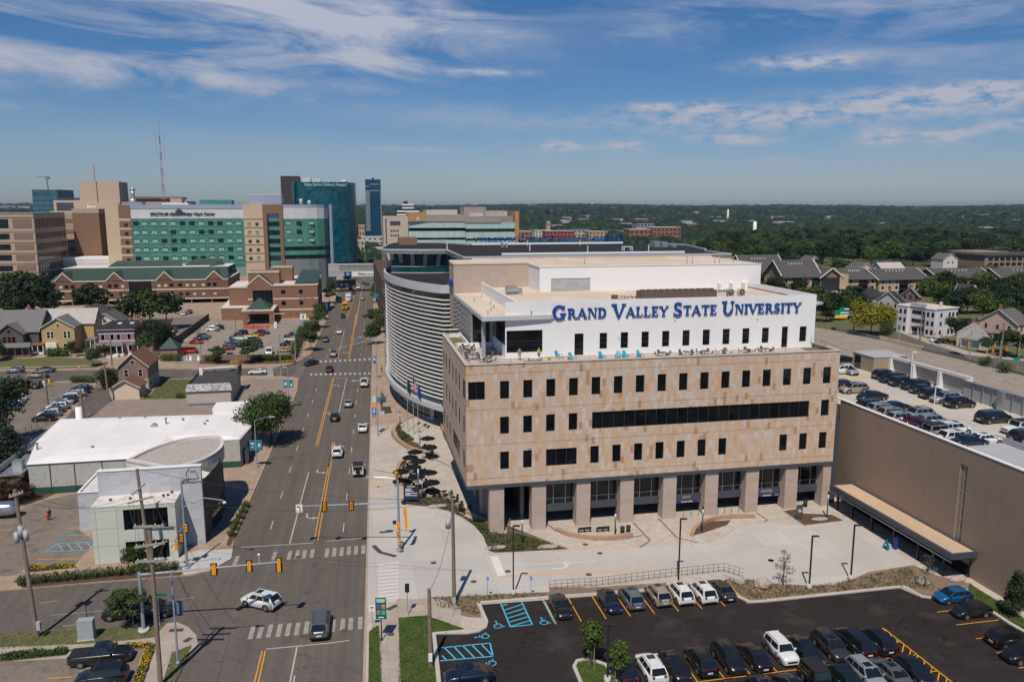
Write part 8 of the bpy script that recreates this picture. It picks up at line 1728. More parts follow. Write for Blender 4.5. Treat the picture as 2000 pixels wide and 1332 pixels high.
mb=MB();mb.box(-5,4.8,-1.25,1.25,.35,3.0);LB(mb,'body',MT['paint_teal'],t);mb=MB();mb.box(4.8,4.82,-1.1,1.1,1.2,2.8);mb.box(-4.6,4.4,-1.27,1.27,1.4,2.5);LB(mb,'window_band',CGL,t);mb=MB();mb.box(-5,4.8,-1.2,1.2,3.,3.2);LB(mb,'roof',MT['paint_silver'],t);wheels(t,None,(3.2,-2.9),1.25,.48)
t=VH('tank_trailer','polished silver trailer at the left edge of the bank lot','trailer',L7,-45,345,BE,1.2)
mb=MB();mb.smooth=True
prof=[(-3.6,.2),(-3.4,.75),(-2.9,1.05),(0,1.12),(2.6,1.08),(3.3,.8),(3.5,.25)];rg_=[]
for x,r in prof:rg_.append(mb.P([(x,1.05*r*cos(2*pi*k/16),1.45+r*.95*sin(2*pi*k/16))for k in range(16)]))
for a,b in zip(rg_,rg_[1:]):
 for k in range(16):mb.face((a+k,a+(k+1)%16,b+(k+1)%16,b+k))
me_o=LB(mb,'shell',mat('polished_metal',(.55,.56,.58),.22,.85,var=.1),t);me_o.data.polygons.foreach_set('use_smooth',[True]*len(me_o.data.polygons))
mb=MB();mb.box(-1.4,-.4,-1.2,-1.1,1.5,2.0);mb.box(.6,1.5,-1.2,-1.1,1.5,2.0);LB(mb,'window',CGL,t);wheels(t,None,(-.6,.4),.95,.36)
# ---- street furniture
POLE=mat('painted_pole_grey',(.27,.32,.37),.5,.2,var=.08);WOODP=mat('utility_pole_wood',(.20,.15,.115),.95,var=.25,scale=2.5);SIGY=mat('signal_yellow',(.75,.30,.01),.5,var=.06);SIGB=mat('signal_black',(.015,.015,.015),.5,var=0);LENS=mat('signal_lens_dark',(.05,.02,.01),.3,var=0)
GRNL=bpy.data.materials.new('signal_green_lit');GRNL.use_nodes=True;GRNL.node_tree.nodes['Principled BSDF'].inputs['Base Color'].default_value=(.0,.3,.1,1);GRNL.node_tree.nodes['Principled BSDF'].inputs['Emission Color'].default_value=(.05,1,.35,1);GRNL.node_tree.nodes['Principled BSDF'].inputs['Emission Strength'].default_value=.9
ALU=mat('brushed_aluminium',(.55,.57,.58),.35,.6,var=.05);LAMPW=mat('lamp_head_pale',(.50,.52,.54),.4,.3,var=0)
def SH(t,p,face,vert=True,back=True,n=3,lit=None):
 """traffic light: housing, visors and lenses; face = bearing it looks towards"""
 mb=MB(face,p);h=.36*n
 mb.box(-.19,.19,-.14,.14,-h,0)
 if back:mb.mi=1;mb.box(-.34,.34,-.07,-.05,-h-.14,.14)
 o=mb.bd('signal_head',[SIGY,SIGB],t)
 for k in range(n):
  z=-.18-.36*k;m2=MB(face,p)
  for a in range(0,181,30):
   a2=a+30
   if a2>180:break
   m2.pl([(.14*cos(R(a)),-.12,z+.14*sin(R(a))),(.14*cos(R(a2)),-.12,z+.14*sin(R(a2))),(.14*cos(R(a2)),-.34,z+.14*sin(R(a2))),(.14*cos(R(a)),-.34,z+.14*sin(R(a)))])
  m2.bd('visor',SIGY,o)
  m3=MB(face,p);m3.pl([(.12*cos(R(a)),-.125,z+.12*sin(R(a)))for a in range(0,360,30)]);m3.bd('lens',GRNL if(lit=='g' and k==n-1)else LENS,o)
 return o
def VP(t,x,y,h,r0,r1,m,name='pole'):mb=MB(0,(x,y,0));mb.tube((0,0,0),(0,0,h),r0,10,r1);mb.cyl(0,0,0,.25,r0*1.9,10);return mb.bd(name,m,t)
def ppt(cv,x,y,base):
 """site point seen at (x, y) on the vertical plane through base that faces the camera"""
 u,v=cv(x,y);d=ray(u,v);k=base[1]/d[1];return(d[0]*k,base[1],CAMH+d[2]*k)
def ztop(cv,x,y,g):return HT(g,cv(x,y)[1])
FC=RO
g=G(*L7(828,1040));t=TH('signal_mast','thick grey signal mast at lower left with a long silver arm over the avenue','traffic signal',g)
H0=ztop(L7,800,700,g);VP(t,*g,H0,.2,.17,POLE);mb=MB(0,(*g,0));mb.cyl(0,0,0,.35,.55,14);mb.bd('concrete_base',CONC,t)
e=ppt(R8,440,638,(g[0],g[1]+1.2));s0=(g[0],g[1],H0-.25)
mb=MB();mb.tube(s0,e,.14,8,.07);mb.bd('mast_arm',ALU,t)
for x,cv in((1228,L7),(48,R8),(253,R8),(425,R8)):
 u=cv(x,0)[0];f=(u-L7(800,0)[0])/(R8(440,0)[0]-L7(800,0)[0]);p=[s0[k]+(e[k]-s0[k])*f for k in range(3)]
 if x==48:continue
 SH(t,(p[0],p[1],p[2]+.35),RO+pi,back=True,n=4 if x==425 else 3)
u=R8(48,0)[0];f=(u-L7(800,0)[0])/(R8(440,0)[0]-L7(800,0)[0]);p=[s0[k]+(e[k]-s0[k])*f for k in range(3)];SH(t,(p[0],p[1],p[2]+.35),RO+pi)
u=R8(312,0)[0];f=(u-L7(800,0)[0])/(R8(440,0)[0]-L7(800,0)[0]);p=[s0[k]+(e[k]-s0[k])*f for k in range(3)];mb=MB();mb.tube(p,(p[0],p[1],p[2]+.9),.03,5);mb.ball((p[0],p[1],p[2]+1.),.15,n=8,m=5);mb.bd('camera_ball',WHITEP,t)
def STL(lab,cvb,xb,yb,cvt,xt,yt,cvh,xh,yh,m=POLE,r=.11,hd=.9,arm_r=.05,mid=None):
 g=G(*cvb(xb,yb));t=TH('street_lamp',lab,'street lamp',g);top=ppt(cvt,xt,yt,g);VP(t,g[0],g[1],top[2],r,r*.7,m)
 e=ppt(cvh,xh,yh,g);mb=MB();s_=(g[0],g[1],top[2]-.1);m_=((s_[0]+e[0])/2,s_[1],s_[2]+(e[2]-s_[2])*.7)
 mb.path([s_,m_,e],arm_r,6);mb.bd('arm',m,t)
 mb=MB(0,e);sg=1 if e[0]>g[0]else-1;mb.pm([(0,-.16),(sg*hd,-.12),(sg*hd,.12),(0,.16)],-.08,.1);mb.bd('lamp_head',LAMPW,t);return t,g,top
STL('slim street lamp beside the thick signal mast with blue banner',L7,1025,1225,L7,993,695,L7,1215,622)
STL('street lamp beside the white warehouse with two teal banners',M6,408,1332,M6,387,965,M6,505,936)
STL('street lamp with teal banners by the rear lot driveway',M6,660,830,M6,648,560,M6,690,545)if False else None
STL('street lamp at the hospital lot corner arching over the avenue',M6,830,330,M6,830,215,M6,915,172);STL('street lamp with blue banner near the clinic',T2,738,1180,T2,737,1030,T2,815,1006)
STL('tall street lamp right of the avenue before the drum building',M6,1345,640,M6,1338,345,M6,1225,316);STL('street lamp at right of the avenue beside the hanging banners',M6,1352,1082,M6,1345,690,M6,1185,655)
STL('street lamp farther right of the avenue by the blue banner',T2,1137,1145,T2,1130,935,T2,1110,925);STL('lamp pole before the skywalk at left',T2,797,975,T2,795,880,T2,815,872)
STL('double headed lamp in front of the skywalk',T2,1073,850,T2,1073,745,T2,1125,735);STL('slim lamp left of the skywalk banner',T2,985,850,T2,985,745,T2,1005,740)
def BAN(lab,cv,x0,y0,x1,y1,g,m,label_word=None,stripes=None):
 p=ppt(cv,x0,y1,g);q=ppt(cv,x1,y0,g);mb=MB();mb.box(p[0],q[0],g[1]-.03,g[1]-.01,p[2],q[2]);o=mb.bd('banner',m);tag(o,lab,'banner')
 if stripes:
  mb=MB()
  for(fx0,fx1,fz0,fz1)in stripes:mb.box(p[0]+(q[0]-p[0])*fx0,p[0]+(q[0]-p[0])*fx1,g[1]-.034,g[1]-.03,p[2]+(q[2]-p[2])*fz0,p[2]+(q[2]-p[2])*fz1)
  mb.bd('banner_print',mat('banner_print_pale',(.45,.62,.66),.7),o)
 return o
BTEAL=mat('banner_teal',(.02,.16,.24),.7,var=.3,scale=2.);BBLUE=mat('banner_royal',(.02,.09,.38),.7);BORG=mat('banner_orange',(.75,.30,.02),.7)
g=G(*M6(408,1332));BAN('teal banner on the left of the lamp by the warehouse',M6,352,1118,392,1198,g,BTEAL,None,[(.2,.8,.6,.75),(.3,.7,.3,.4)]);BAN('teal patterned banner on the right of the lamp by the warehouse',M6,404,1115,447,1198,g,BTEAL,None,[(.3,.7,.35,.65)])
g=G(*M6(662,870));t,g_,_=STL('lamp pole with two teal banners at the rear lot',M6,662,870,M6,646,560,M6,640,548)
BAN('teal banner left of the pole at the rear lot',M6,616,648,644,708,g,BTEAL,None,[(.2,.8,.3,.7)]);BAN('teal banner right of the pole at the rear lot',M6,660,648,688,708,g,BTEAL,None,[(.3,.8,.2,.5)])
g=G(*M6(1352,1082));BAN('blue vertical banner on the lamp by the plaza',M6,1310,865,1338,935,g,BBLUE,None,[(.25,.75,.1,.2),(.3,.7,.4,.9)]);BAN('orange banner above the blue one by the plaza',M6,1312,778,1336,862,g,BORG,None,[(0,1,.5,1)])if True else None
g=G(*M6(1345,640));BAN('small blue banner on the lamp before the drum building',M6,1314,465,1336,520,g,BBLUE,None,[(.2,.8,.4,.8)]);g=G(*T2(738,1180));BAN('pale blue banner near the clinic lamp',T2,718,1092,758,1135,g,BTEAL)
g=G(*T2(1137,1145));BAN('pale blue banner on the far right street lamp',T2,1115,1012,1155,1050,g,BTEAL);g=G(*M6(830,330));BAN('blue banner under the arching lamp by the hospital lot',M6,808,285,860,318,g,BTEAL)
g=G(*L7(1025,1225));BAN('small navy pennant on the slim lamp at lower left',L7,1014,862,1050,945,g,mat('pennant_navy',(.02,.05,.12),.7),None,[(.2,.5,.1,.9)])
g=G(*L7(1078,675));t=TH('signal_pole','grey signal pole at the bank corner with street lamp arm and yellow heads','traffic signal',g);top=ppt(L7,1045,180,g);VP(t,*g,top[2],.16,.12,POLE)
e=ppt(L7,1285,285,g);mb=MB();mb.path([(g[0],g[1],top[2]-3.2),((g[0]+e[0])/2,g[1]+.4,e[2]+.15),e],.06,6);mb.bd('lamp_arm',POLE,t);mb=MB(0,e);mb.ball((.1,0,-.3),.28,.2,.22,n=8,m=5);mb.bd('lamp_head',LAMPW,t)
for x,y,f in((1072,420,RO),(1043,478,RO+.4)):p=ppt(L7,x,y,g);SH(t,p,f-.5)
p=ppt(L7,1012,525,g);SH(t,p,RO-1.4,back=False)
mb=MB();q=ppt(L7,1060,420,g);q2=ppt(L7,985,560,g);mb.tube(q,q2,.07,6);mb.bd('bracket_arm',POLE,t)
g=G(*R8(1120,575));t=TH('signal_mast','tall grey signal mast at the plaza corner with many yellow heads','traffic signal',g);top=ppt(R8,1103,130,g);VP(t,*g,top[2],.19,.13,POLE)
a0_=ppt(R8,1105,298,g);a1_=ppt(R8,530,320,(g[0],g[1]+.5));mb=MB();mb.tube(a0_,a1_,.12,8,.06);mb.bd('mast_arm',ALU,t)
l1=ppt(R8,940,152,g);mb=MB();mb.path([(g[0]-.05,g[1],top[2]-.8),ppt(R8,1050,155,g),l1],.05,6);mb.bd('lamp_arm',ALU,t);mb=MB(0,l1);mb.pm([(-.2,-.14),(.7,-.1),(.7,.1),(-.2,.14)],-.08,.08);mb.bd('lamp_head',LAMPW,t)
for x in(690,845):f=(x-1105)/(530-1105);p=[a0_[k]+(a1_[k]-a0_[k])*f for k in range(3)];SH(t,(p[0],p[1]-.1,p[2]+.35),RO,lit='g')
p=ppt(R8,1102,130,g);SH(t,(p[0],p[1]-.25,p[2]+.3),RO+.3,n=2,back=False)
for x,y,f in((1150,325,1.2),(1157,378,1.3),(1158,420,1.5),(1115,410,-1.3),(1115,455,-.6),(1123,510,.2)):p=ppt(R8,x,y,g);SH(t,(p[0],p[1]-.1,p[2]),RO+f,back=False,n=2 if y>400 else 3)
for x,y in((1092,178),(1092,412),(1148,300)):p=ppt(R8,x,y,g);mb=MB(0,p);mb.box(-.22,.22,-.15,.15,-.2,.2);mb.bd('pedestrian_signal',SIGB,t)
p=ppt(R8,543,333,(g[0],g[1]+.4));q=ppt(R8,528,352,(g[0],g[1]+.4));sg_=TH('lane_sign','small white left arrow sign hanging at the end of the right mast arm','sign',(p[0],p[1]));w_=1.0
mb=MB(RO,(p[0],p[1],p[2]));mb.box(-.45,.45,-.02,.02,-.55,.6);mb.bd('sign_border',BORG,sg_);mb=MB(RO,p);mb.box(-.38,.38,-.03,-.021,-.48,.53);mb.bd('sign_face',SIGNW,sg_)
mb=MB(RO,p);mb.box(.05,.17,-.04,-.031,-.35,.2);mb.pl([(.17,-.036,.2),(.05,-.036,.32),(-.12,-.036,.32),(-.12,-.036,.2)][::-1]);mb.pl([(-.3,-.037,.26),(-.1,-.037,.08),(-.1,-.037,.44)]);mb.bd('arrow',SIGB,sg_)
def M2_(lab,cvb,xb,yb,yt,arm=None,heads=()):
 g=G(*cvb(xb,yb));t=TH('signal_mast',lab,'traffic signal',g);top=ppt(cvb,xb,yt,g);VP(t,*g,top[2],.14,.1,POLE)
 if arm:mb=MB();mb.path([ppt(cvb,arm[0][0],arm[0][1],g)]+[ppt(cvb,*a,g)for a in arm[1:]],.06,6);mb.bd('mast_arm',POLE,t)
 for x,y,f,n in heads:p=ppt(cvb,x,y,g);SH(t,(p[0],p[1]-.12,p[2]),RO+f,back=False,n=n)
 return t
M2_('signal pole at the far crossing left side, by the grey cabinet',M6,595,612,292,None,());M2_('slim signal pole at the brick lot corner with yellow heads',M6,710,492,232,((710,330),(640,420)),((678,348,.2,3),(652,370,.2,3),(640,390,.5,3)))
M2_('signal pole right of the far crossing beside the drum building',M6,1412,600,345,((1412,330),(1270,320)),((1438,362,.1,3),(1428,392,.4,2),(1268,328,0,3)))
M2_('low signal pole among the street trees with one yellow head',M6,832,480,420,None,((832,422,0,3),))
g=G(*M6(1190,480));t=TH('span_signals','mast arm far over the avenue with four yellow signal heads','traffic signal',G(*M6(1300,470)));gg_=G(*M6(1410,470));VP(t,gg_[0],gg_[1],6.5,.14,.1,POLE);mb=MB();mb.tube((gg_[0],gg_[1],6.3),ppt(M6,975,420,gg_),.08,6);mb.bd('mast_arm',POLE,t)
for x,y in((980,418),(1050,415)):p=ppt(M6,x,y,gg_);SH(t,(p[0],p[1]-.12,p[2]),RO,back=False)
for x,y in((1077,315),(1142,312)):p=ppt(M6,x,y,G(*M6(1410,420)));SH(t,(p[0],p[1]-.12,p[2]),RO,back=False)
t=M2_('signal arm before the skywalk with two yellow heads',T2,800,975,940,((800,945),(925,942)),((868,945,0,3),(912,945,0,3)))
for k,(x,yb,yt,heads,lab)in enumerate(((1405,785,470,((1300,555,0,3),(1370,545,0,3),(1400,615,0,3)),'blue grey signal pole by the highway barrier'),(1725,860,580,((1685,620,0,3),(1665,680,0,3),(1597,685,0,3)),'leaning signal pole before the pink house'),(1928,880,590,((1815,655,0,3),),'signal pole near the right edge with one head'))):M2_(lab,ZH,x,yb,yt,((x,yt+15),(heads[0][0],heads[0][1]-15)),heads)
for k,(x,y)in enumerate(((1018,600),(1097,618),(1140,632))):g=G(*ZH(x,y+30));t=TH('signal_on_post','yellow signal head on a short post by the access street, %s from the left'%ORD[k],'traffic signal',g);VP(t,*g,3.2,.06,.05,POLE);SH(t,(g[0],g[1]-.1,4.0),RO,back=False)
g=G(*ZH(150,485));t=TH('highway_sign','green and yellow highway exit sign on a grey pole with two arms','sign',g);top=ppt(ZH,160,270,g);VP(t,*g,top[2],.28,.2,POLE,'pole')
mb=MB()
for y in(268,312):mb.tube(ppt(ZH,160,y,g),ppt(ZH,20,y,g),.08,5)
mb.bd('sign_arm',ALU,t)
p0,p1=ppt(ZH,-55,342,g),ppt(ZH,88,228,g);SGN=mat('highway_green',(.0,.22,.11),.5,var=0);HY=mat('highway_yellow',(.8,.42,.01),.5,var=0)
zy=ppt(ZH,0,310,g)[2];zt=ppt(ZH,0,255,g)[2]
mb=MB();mb.box(p0[0],p1[0],g[1]-.2,g[1]-.12,zy,zt);mb.box(p0[0]+1.6,p1[0],g[1]-.2,g[1]-.12,zt,p1[2]);s1=mb.bd('green_panel',SGN,t);mb=MB();mb.box(p0[0],p1[0],g[1]-.2,g[1]-.12,p0[2],zy);s2=mb.bd('yellow_panel',HY,t)
c_=(p0[0]+p1[0])/2
for z,x0_,w_ in(((zt+p1[2])/2,1.,1.8),(zt-.9,-.4,3.),(zt-1.8,-.4,3.)):mb=MB();mb.box(c_+x0_,c_+x0_+w_,g[1]-.22,g[1]-.2,z-.18,z+.18);mb.bd('text_line',SIGNW,s1)
g=G(*ZH(1930,900));t=TH('green_street_sign','small green street name sign at the right edge','sign',g);VP(t,*g,3.4,.05,.05,POLE);mb=MB(0,(*g,0));mb.box(-1.4,.3,-.12,-.08,2.6,3.4);mb.bd('sign_face',SGN,t)
def hlamp(lab,x,yb,yt,dx):g=G(*ZH(x,yb));t=TH('highway_lamp',lab,'street lamp',g);top=ppt(ZH,x+dx,yt,g);mb=MB(0,(*g,0));mb.tube((0,0,0),(top[0]-g[0],0,top[2]),.14,8,.09);mb.bd('pole',ALU,t);mb=MB(0,top);mb.box(-.8,.3,-.15,.15,-.05,.15);mb.bd('lamp_head',LAMPW,t)
hlamp('tall highway lamp between golden tree and white flats',620,770,375,42);
g=rot((82.2,97.7),BE);t=TH('deck_lamp','white lamp post standing on the garage roof','street lamp',g,0,14.3);mb=MB(0,(*g,14.3));mb.tube((0,0,0),(0,0,4.2),.07,6);mb.bd('pole',WHITEP,t);mb=MB(0,(*g,18.4));mb.box(-.1,.7,-.15,.15,0,.12);mb.bd('lamp_head',WHITEP,t)
g=rot((94.9,119.),BE);t=TH('deck_lamp','lamp post by the white screen frame on the garage roof','street lamp',g,0,14.3);mb=MB(0,(*g,14.3));mb.tube((0,0,0),(0,0,5.),.07,6);mb.bd('pole',WHITEP,t);mb=MB(0,(*g,19.2));mb.box(-.1,.7,-.15,.15,0,.12);mb.bd('lamp_head',WHITEP,t)
def strip3(name,lab,cat,pts,w,h,m,posts=None):
 mb=MQ();mb.rb([loc(p,BE)for p in pts],w,0.,h);o=mb.bd(name,m);tag(o,lab,cat);return o
strip3('concrete_barrier','pale concrete barrier between highway and access street','barrier',[G(*ZH(*p))for p in((430,575),(600,615),(780,660),(900,690))],.4,1.3,mat('barrier_sand',(.52,.42,.30),.85))
strip3('guard_rail','long grey guard rail beside the highway towards the right edge','guard rail',[G(*ZH(*p))for p in((890,690),(1200,760),(1500,840),(1800,915),(2150,1005))],.3,.95,mat('rail_grey',(.17,.17,.16),.7))
strip3('guard_rail','grey guard rail beside the highway near the sign','guard rail',[G(*ZH(*p))for p in((-100,460),(100,500),(300,545),(440,578))],.3,.9,mat('rail_grey',()))
strip3('highway_kerb','low sandy kerb wall along the near side of the highway','wall',[G(*ZH(*p))for p in((-280,560),(-100,620),(100,690))],.3,.3,mat('barrier_sand',()))
# ---- utility poles and wires at left
def WP(lab,cvb,xb,yb,cvt,xt,yt,arms,extras=()):
 g=G(*cvb(xb,yb));t=TH('utility_pole',lab,'utility pole',g);top=ppt(cvt,xt,yt,g);mb=MB();mb.tube((g[0],g[1],0),top,.24,9,.17);mb.bd('pole',WOODP,t);out=[]
 for(x0,y0,x1,y1)in arms:
  a,b=ppt(cvt,x0,y0,g),ppt(cvt,x1,y1,g);mb=MB();off=.2
  d=Vector((b[0]-a[0],0,b[2]-a[2]));mb.tube((a[0],a[1]-off,a[2]),(b[0],b[1]-off,b[2]),.13,4);mb.bd('crossarm',mat('crossarm_grey_wood',(.27,.245,.215),.95,var=.2,scale=3),t);out.append((a,b))
  for f in(.06,.3,.7,.94):p=Vector(a).lerp(Vector(b),f);m2=MB(0,(p[0],p[1]-off,p[2]));m2.cyl(0,0,.06,.26,.05,6);m2.bd('insulator',mat('insulator_white',(.5,.5,.48),.4),t)
 return t,g,top,out
tA,gA,topA,arA=WP('tall wooden utility pole at lower left with three stacked crossarms',L7,925,1345,L7,860,430,[(775,433,952,428),(782,550,955,525),(790,632,960,628)])
tB,gB,topB,arB=WP('leaning rusty brown utility pole in front of the bank',L7,868,690,L7,788,105,[(738,300,882,262),(765,250,838,188)])
tC,gC,topC,arC=WP('wooden utility pole at far lower left with grey transformers',L7,215,1070,L7,85,222,[(60,262,140,235)])
for x,y in((105,490),(158,480),(128,455)):p=ppt(L7,x,y,gC);mb=MB(0,(p[0],p[1]-.25,p[2]));mb.cyl(0,0,-.6,.5,.24,12);mb.cyl(0,0,.5,.62,.1,8);mb.bd('transformer',mat('transformer_grey',(.36,.38,.40),.5),tC)
p=ppt(L7,232,995,gC);mb=MB(0,(p[0],p[1]-.3,p[2]));mb.box(-.2,.2,-.15,.15,-.5,.4);mb.bd('meter_box',mat('transformer_grey',()),tC)
tD,gD,topD,arD=WP('wooden pole with a white transformer on the driveway bed',Z7,188,470,Z3,135,690,[]);p=ppt(Z3,103,875,gD);mb=MB(0,(p[0],p[1]-.3,p[2]));mb.cyl(0,0,-.6,.55,.3,12);mb.bd('transformer',mat('transformer_grey',()),tD);p=ppt(Z7,188,445,gD);mb=MB(0,(p[0],p[1]-.25,p[2]));mb.box(-.2,.2,-.12,.12,-.4,.4);mb.bd('meter_box',mat('transformer_grey',()),tD)
tE,gE,topE,arE=WP('short bare wooden pole by the lot lawn',R8,1300,1240,R8,1290,795,[]);p=ppt(R8,1300,1180,gE);mb=MB(0,(p[0],p[1]-.25,p[2]));mb.box(-.18,.18,-.12,.12,-.4,.4);mb.bd('meter_box',WHITEP,tE)
WP('thin wooden pole by the left lot entrance',L5,375,850,L5,345,575,[(310,572,390,568)]);WP('leaning pole between the left lot and the brown house',L5,850,815,L5,815,515,[(722,492,808,487)]);WP('wooden pole beside the long car column',L5,655,950,L5,622,700,[]);WP('slim pole before the purple house',L5,875,535,L5,862,330,[])
WP('wooden pole with crossarms before the pink house at right',ZH,1745,790,ZH,1785,380,[(1745,398,1830,392)]);WP('grey wooden pole in front of the white flats',ZH,865,645,ZH,900,210,[(860,222,935,212)]);WP('wooden pole near the corner apartment building',ZH,300,215,ZH,312,0,[])
WIRE=mat('cable_dark',(.05,.05,.05),.6,var=0)
def wire(lab,p,q,sag=1.,r=.022,n=10):
 mb=MB();P=[Vector(p).lerp(Vector(q),k/n)-Vector((0,0,sag*4*(k/n)*(1-k/n)))for k in range(n+1)];mb.path([tuple(v)for v in P],r,4);tag(mb.bd('overhead_wire',WIRE),lab,'cable')
aL,aR=arA[0];wire('overhead wire from the stacked crossarms towards the bank pole, left strand',aL,arB[0][0],.5);wire('overhead wire from the stacked crossarms towards the bank pole, right strand',aR,arB[0][1],.5)
wire('lower overhead wire between the two poles by the bank',arA[1][0],arB[1][0],.6);wire('overhead wire from the bank pole to the transformer pole',arB[0][0],topC,1.2);wire('second overhead wire from the bank pole to the transformer pole',arB[1][0],(topC[0],topC[1],topC[2]-1),1.4)
wire('long overhead wire from the bank pole across the avenue',arB[0][1],(topD[0],topD[1],topD[2]-.3),1.6);wire('upper long wire crossing the avenue to the driveway pole',topB,(topD[0],topD[1],topD[2]-.1),1.2);wire('overhead wire from the transformer pole out past the left edge',topC,(topC[0]-45,topC[1]+18,topC[2]),1.5);wire('service wire from the driveway pole to the short pole',(gD[0],gD[1],topD[2]-1.2),(gE[0],gE[1],topE[2]-.1),1.5)
wire('overhead wire running toward the bottom edge from the stacked crossarms',arA[1][1],(aR[0]+8,aR[1]-40,aR[2]+1),1.)
# ---- plaza furniture
DBR=mat('bronze_pole',(.035,.028,.024),.5,.3,var=0)
def lot_lamp(lab,cvb,xb,yb,cvt,xt,yt,two=False,base=True):
 g=G(*cvb(xb,yb));t=TH('lot_lamp',lab,'street lamp',g);top=ppt(cvt,xt,yt,g);mb=MB(0,(*g,0));mb.box(-.08,.08,-.08,.08,.5 if base else 0,top[2]);mb.bd('pole',DBR,t)
 if base:mb=MB(0,(*g,0));mb.cyl(0,0,0,.75,.32,14);mb.bd('concrete_base',CONC,t)
 for s_ in((-1,1)if two else(1,)):mb=MB(0,(g[0],g[1],top[2]));mb.box(.0 if s_>0 else-.75,.75 if s_>0 else 0,-.17,.17,-.08,.02);mb.bd('lamp_head',DBR,t)
lot_lamp('dark lot lamp at the left end of the lot bed',Z7,650,410,Z3,605,905);lot_lamp('dark lot lamp behind the lot railing near the centre',Z7,1940,290,Z4,505,850,base=False);lot_lamp('dark lot lamp between boulder and sapling at right',Z9,800,260,Z4,1550,985);lot_lamp('dark lot lamp at the tip of the right driveway bed',Z9,1032,210,Z4,1885,900);lot_lamp('dark double headed lamp beside the island trees',Z7,1385,1100,Z7,1380,635,True)
def BL_(lab,cvb,xb,yb,cvt,xt,yt):
 g=G(*cvb(xb,yb));t=TH('plaza_light',lab,'lamp',g);top=ppt(cvt,xt,yt,g);h=top[2];mb=MB(0,(*g,0));mb.cyl(0,0,.0,h*.72,.1,8);mb.cyl(0,0,0,.15,.22,8);mb.bd('pole',mat('blue_steel_pole',(.07,.09,.12),.45,.3),t)
 mb=MB(0,(*g,0));mb.cyl(0,0,h*.72,h*.9,.11,10);mb.bd('light_column',mat('opal_glass',(.7,.7,.7),.3,var=0),t);mb=MB(0,(*g,0));mb.cyl(0,0,h*.9,h,.13,10);mb.bd('cap',DBR,t)
for k,q in enumerate(((ZE,797,1210,ZE,797,860),(Z3,1405,985,Z3,1407,790),(Z4,685,960,Z4,695,755),(Z4,1660,845,Z4,1673,640),(ZF,433,400,ZF,433,160),(ZF,668,510,ZF,662,270),(ZF,652,1200,ZF,656,720),(ZF,700,1160,ZF,700,900),(ZF,410,240,ZF,408,25))):
 BL_('slim plaza light column %s'%('in the green planting at the corner column','beside the two benches','by the middle seat wall','in the bed near the garage canopy','in the upper plaza planting','beside the topmost umbrellas','left of the lower umbrellas behind the sign','right of the blue directory sign','farthest up the plaza near the flagpoles')[k],*q)
SW=mat('sandstone_seat',(.37,.235,.155),.85,var=.12,scale=1.)
def SW_(lab,pts,w=.55,h=.5):mb=MQ();mb.rb([loc(p,BE)for p in SML(pts,4)],w,0,h);tag(mb.bd('seat_wall',SW),lab,'seat wall')
SW_('curved brown seat wall below the two benches',GP(Z3,[(955,945),(1050,985),(1200,1010),(1350,1012),(1540,985)]));SW_('curved brown seat wall round the middle bed before the entrance',GP(Z4,[(605,990),(640,930),(740,870),(860,850),(1095,842)]))
SW_('long curved seat wall at the top of the plaza',GP(ZF,[(395,185),(340,260),(335,330),(400,420),(520,500),(690,560),(870,625)]));SW_('curved seat wall left of the umbrellas',GP(ZF,[(480,660),(410,720),(375,800),(385,900),(430,990)]));SW_('curved seat wall right of the blue directory sign',GP(ZF,[(650,1095),(750,1070),(850,1060),(940,1110),(1080,1200),(1240,1330)])+GP(Z3,[(250,810),(415,880)]))
SW_('short low wall along the stone building by the drum entrance',GP(ZF,[(905,120),(940,200),(960,280),(1000,400)]),.3,.9)
DK=mat('patio_black',(.018,.018,.02),.6,var=.15)
def umbrella(cv,x,y,k):
 g=G(*cv(x,y),2.3);t=TH('patio_umbrella','black patio umbrella over a table, number %d on the curved plaza from the top'%(k+1),'umbrella',g,0,0,'black patio umbrellas on the plaza')
 mb=MB(0,(*g,0));n=8;r=1.45;c=mb.P([(0,0,2.75)]);rg2=mb.P([(r*cos(R(45*i)),r*sin(R(45*i)),2.2)for i in range(n)])
 for i in range(n):mb.face((c,rg2+i,rg2+(i+1)%n));mb.face((c,rg2+(i+1)%n,rg2+i))
 mb.bd('canopy',DK,t);mb=MB(0,(*g,0));mb.tube((0,0,0),(0,0,2.8),.03,6);mb.bd('pole',DK,t)
 tb=TH('patio_table','round black patio table under umbrella number %d'%(k+1),'table',g,0,0,'tables under the plaza umbrellas');mb=MB(0,(*g,0));mb.cyl(0,0,.7,.75,.55,14);mb.bd('table_top',DK,tb);mb=MB(0,(*g,0));mb.cyl(0,0,0,.7,.06,6);mb.cyl(0,0,0,.04,.3,10);mb.bd('pedestal',DK,tb)
 for i in range(4):chair(g[0]+1.*cos(R(90*i+30)),g[1]+1.*sin(R(90*i+30)),R(90*i+30),DK,'black metal patio chair under umbrella number %d'%(k+1),'black patio chairs on the plaza')
def chair(x,y,a,m,lab,grp,z=0.,s_=1.):
 t=TH('patio_chair',lab,'chair',(x,y),a,z,grp)
 mb=MB();mb.box(-.22,.22,-.22,.22,.42,.46);LB(mb,'seat',m,t);mb=MB();i=mb.P([(.2,-.22,.46),(.2,.22,.46),(.3,.22,.88),(.3,-.22,.88),(.23,-.22,.46),(.23,.22,.46),(.33,.22,.88),(.33,-.22,.88)])
 for q in((0,1,2,3),(5,4,7,6),(3,2,6,7),(0,3,7,4),(1,5,6,2)):mb.face([i+k for k in q])
 LB(mb,'backrest',m,t)
 for sx_ in(-.2,.18):
  for sy_ in(-.2,.2):mb=MB();mb.tube((sx_,sy_,0),(sx_,sy_,.43),.015,4);LB(mb,'leg',m,t)
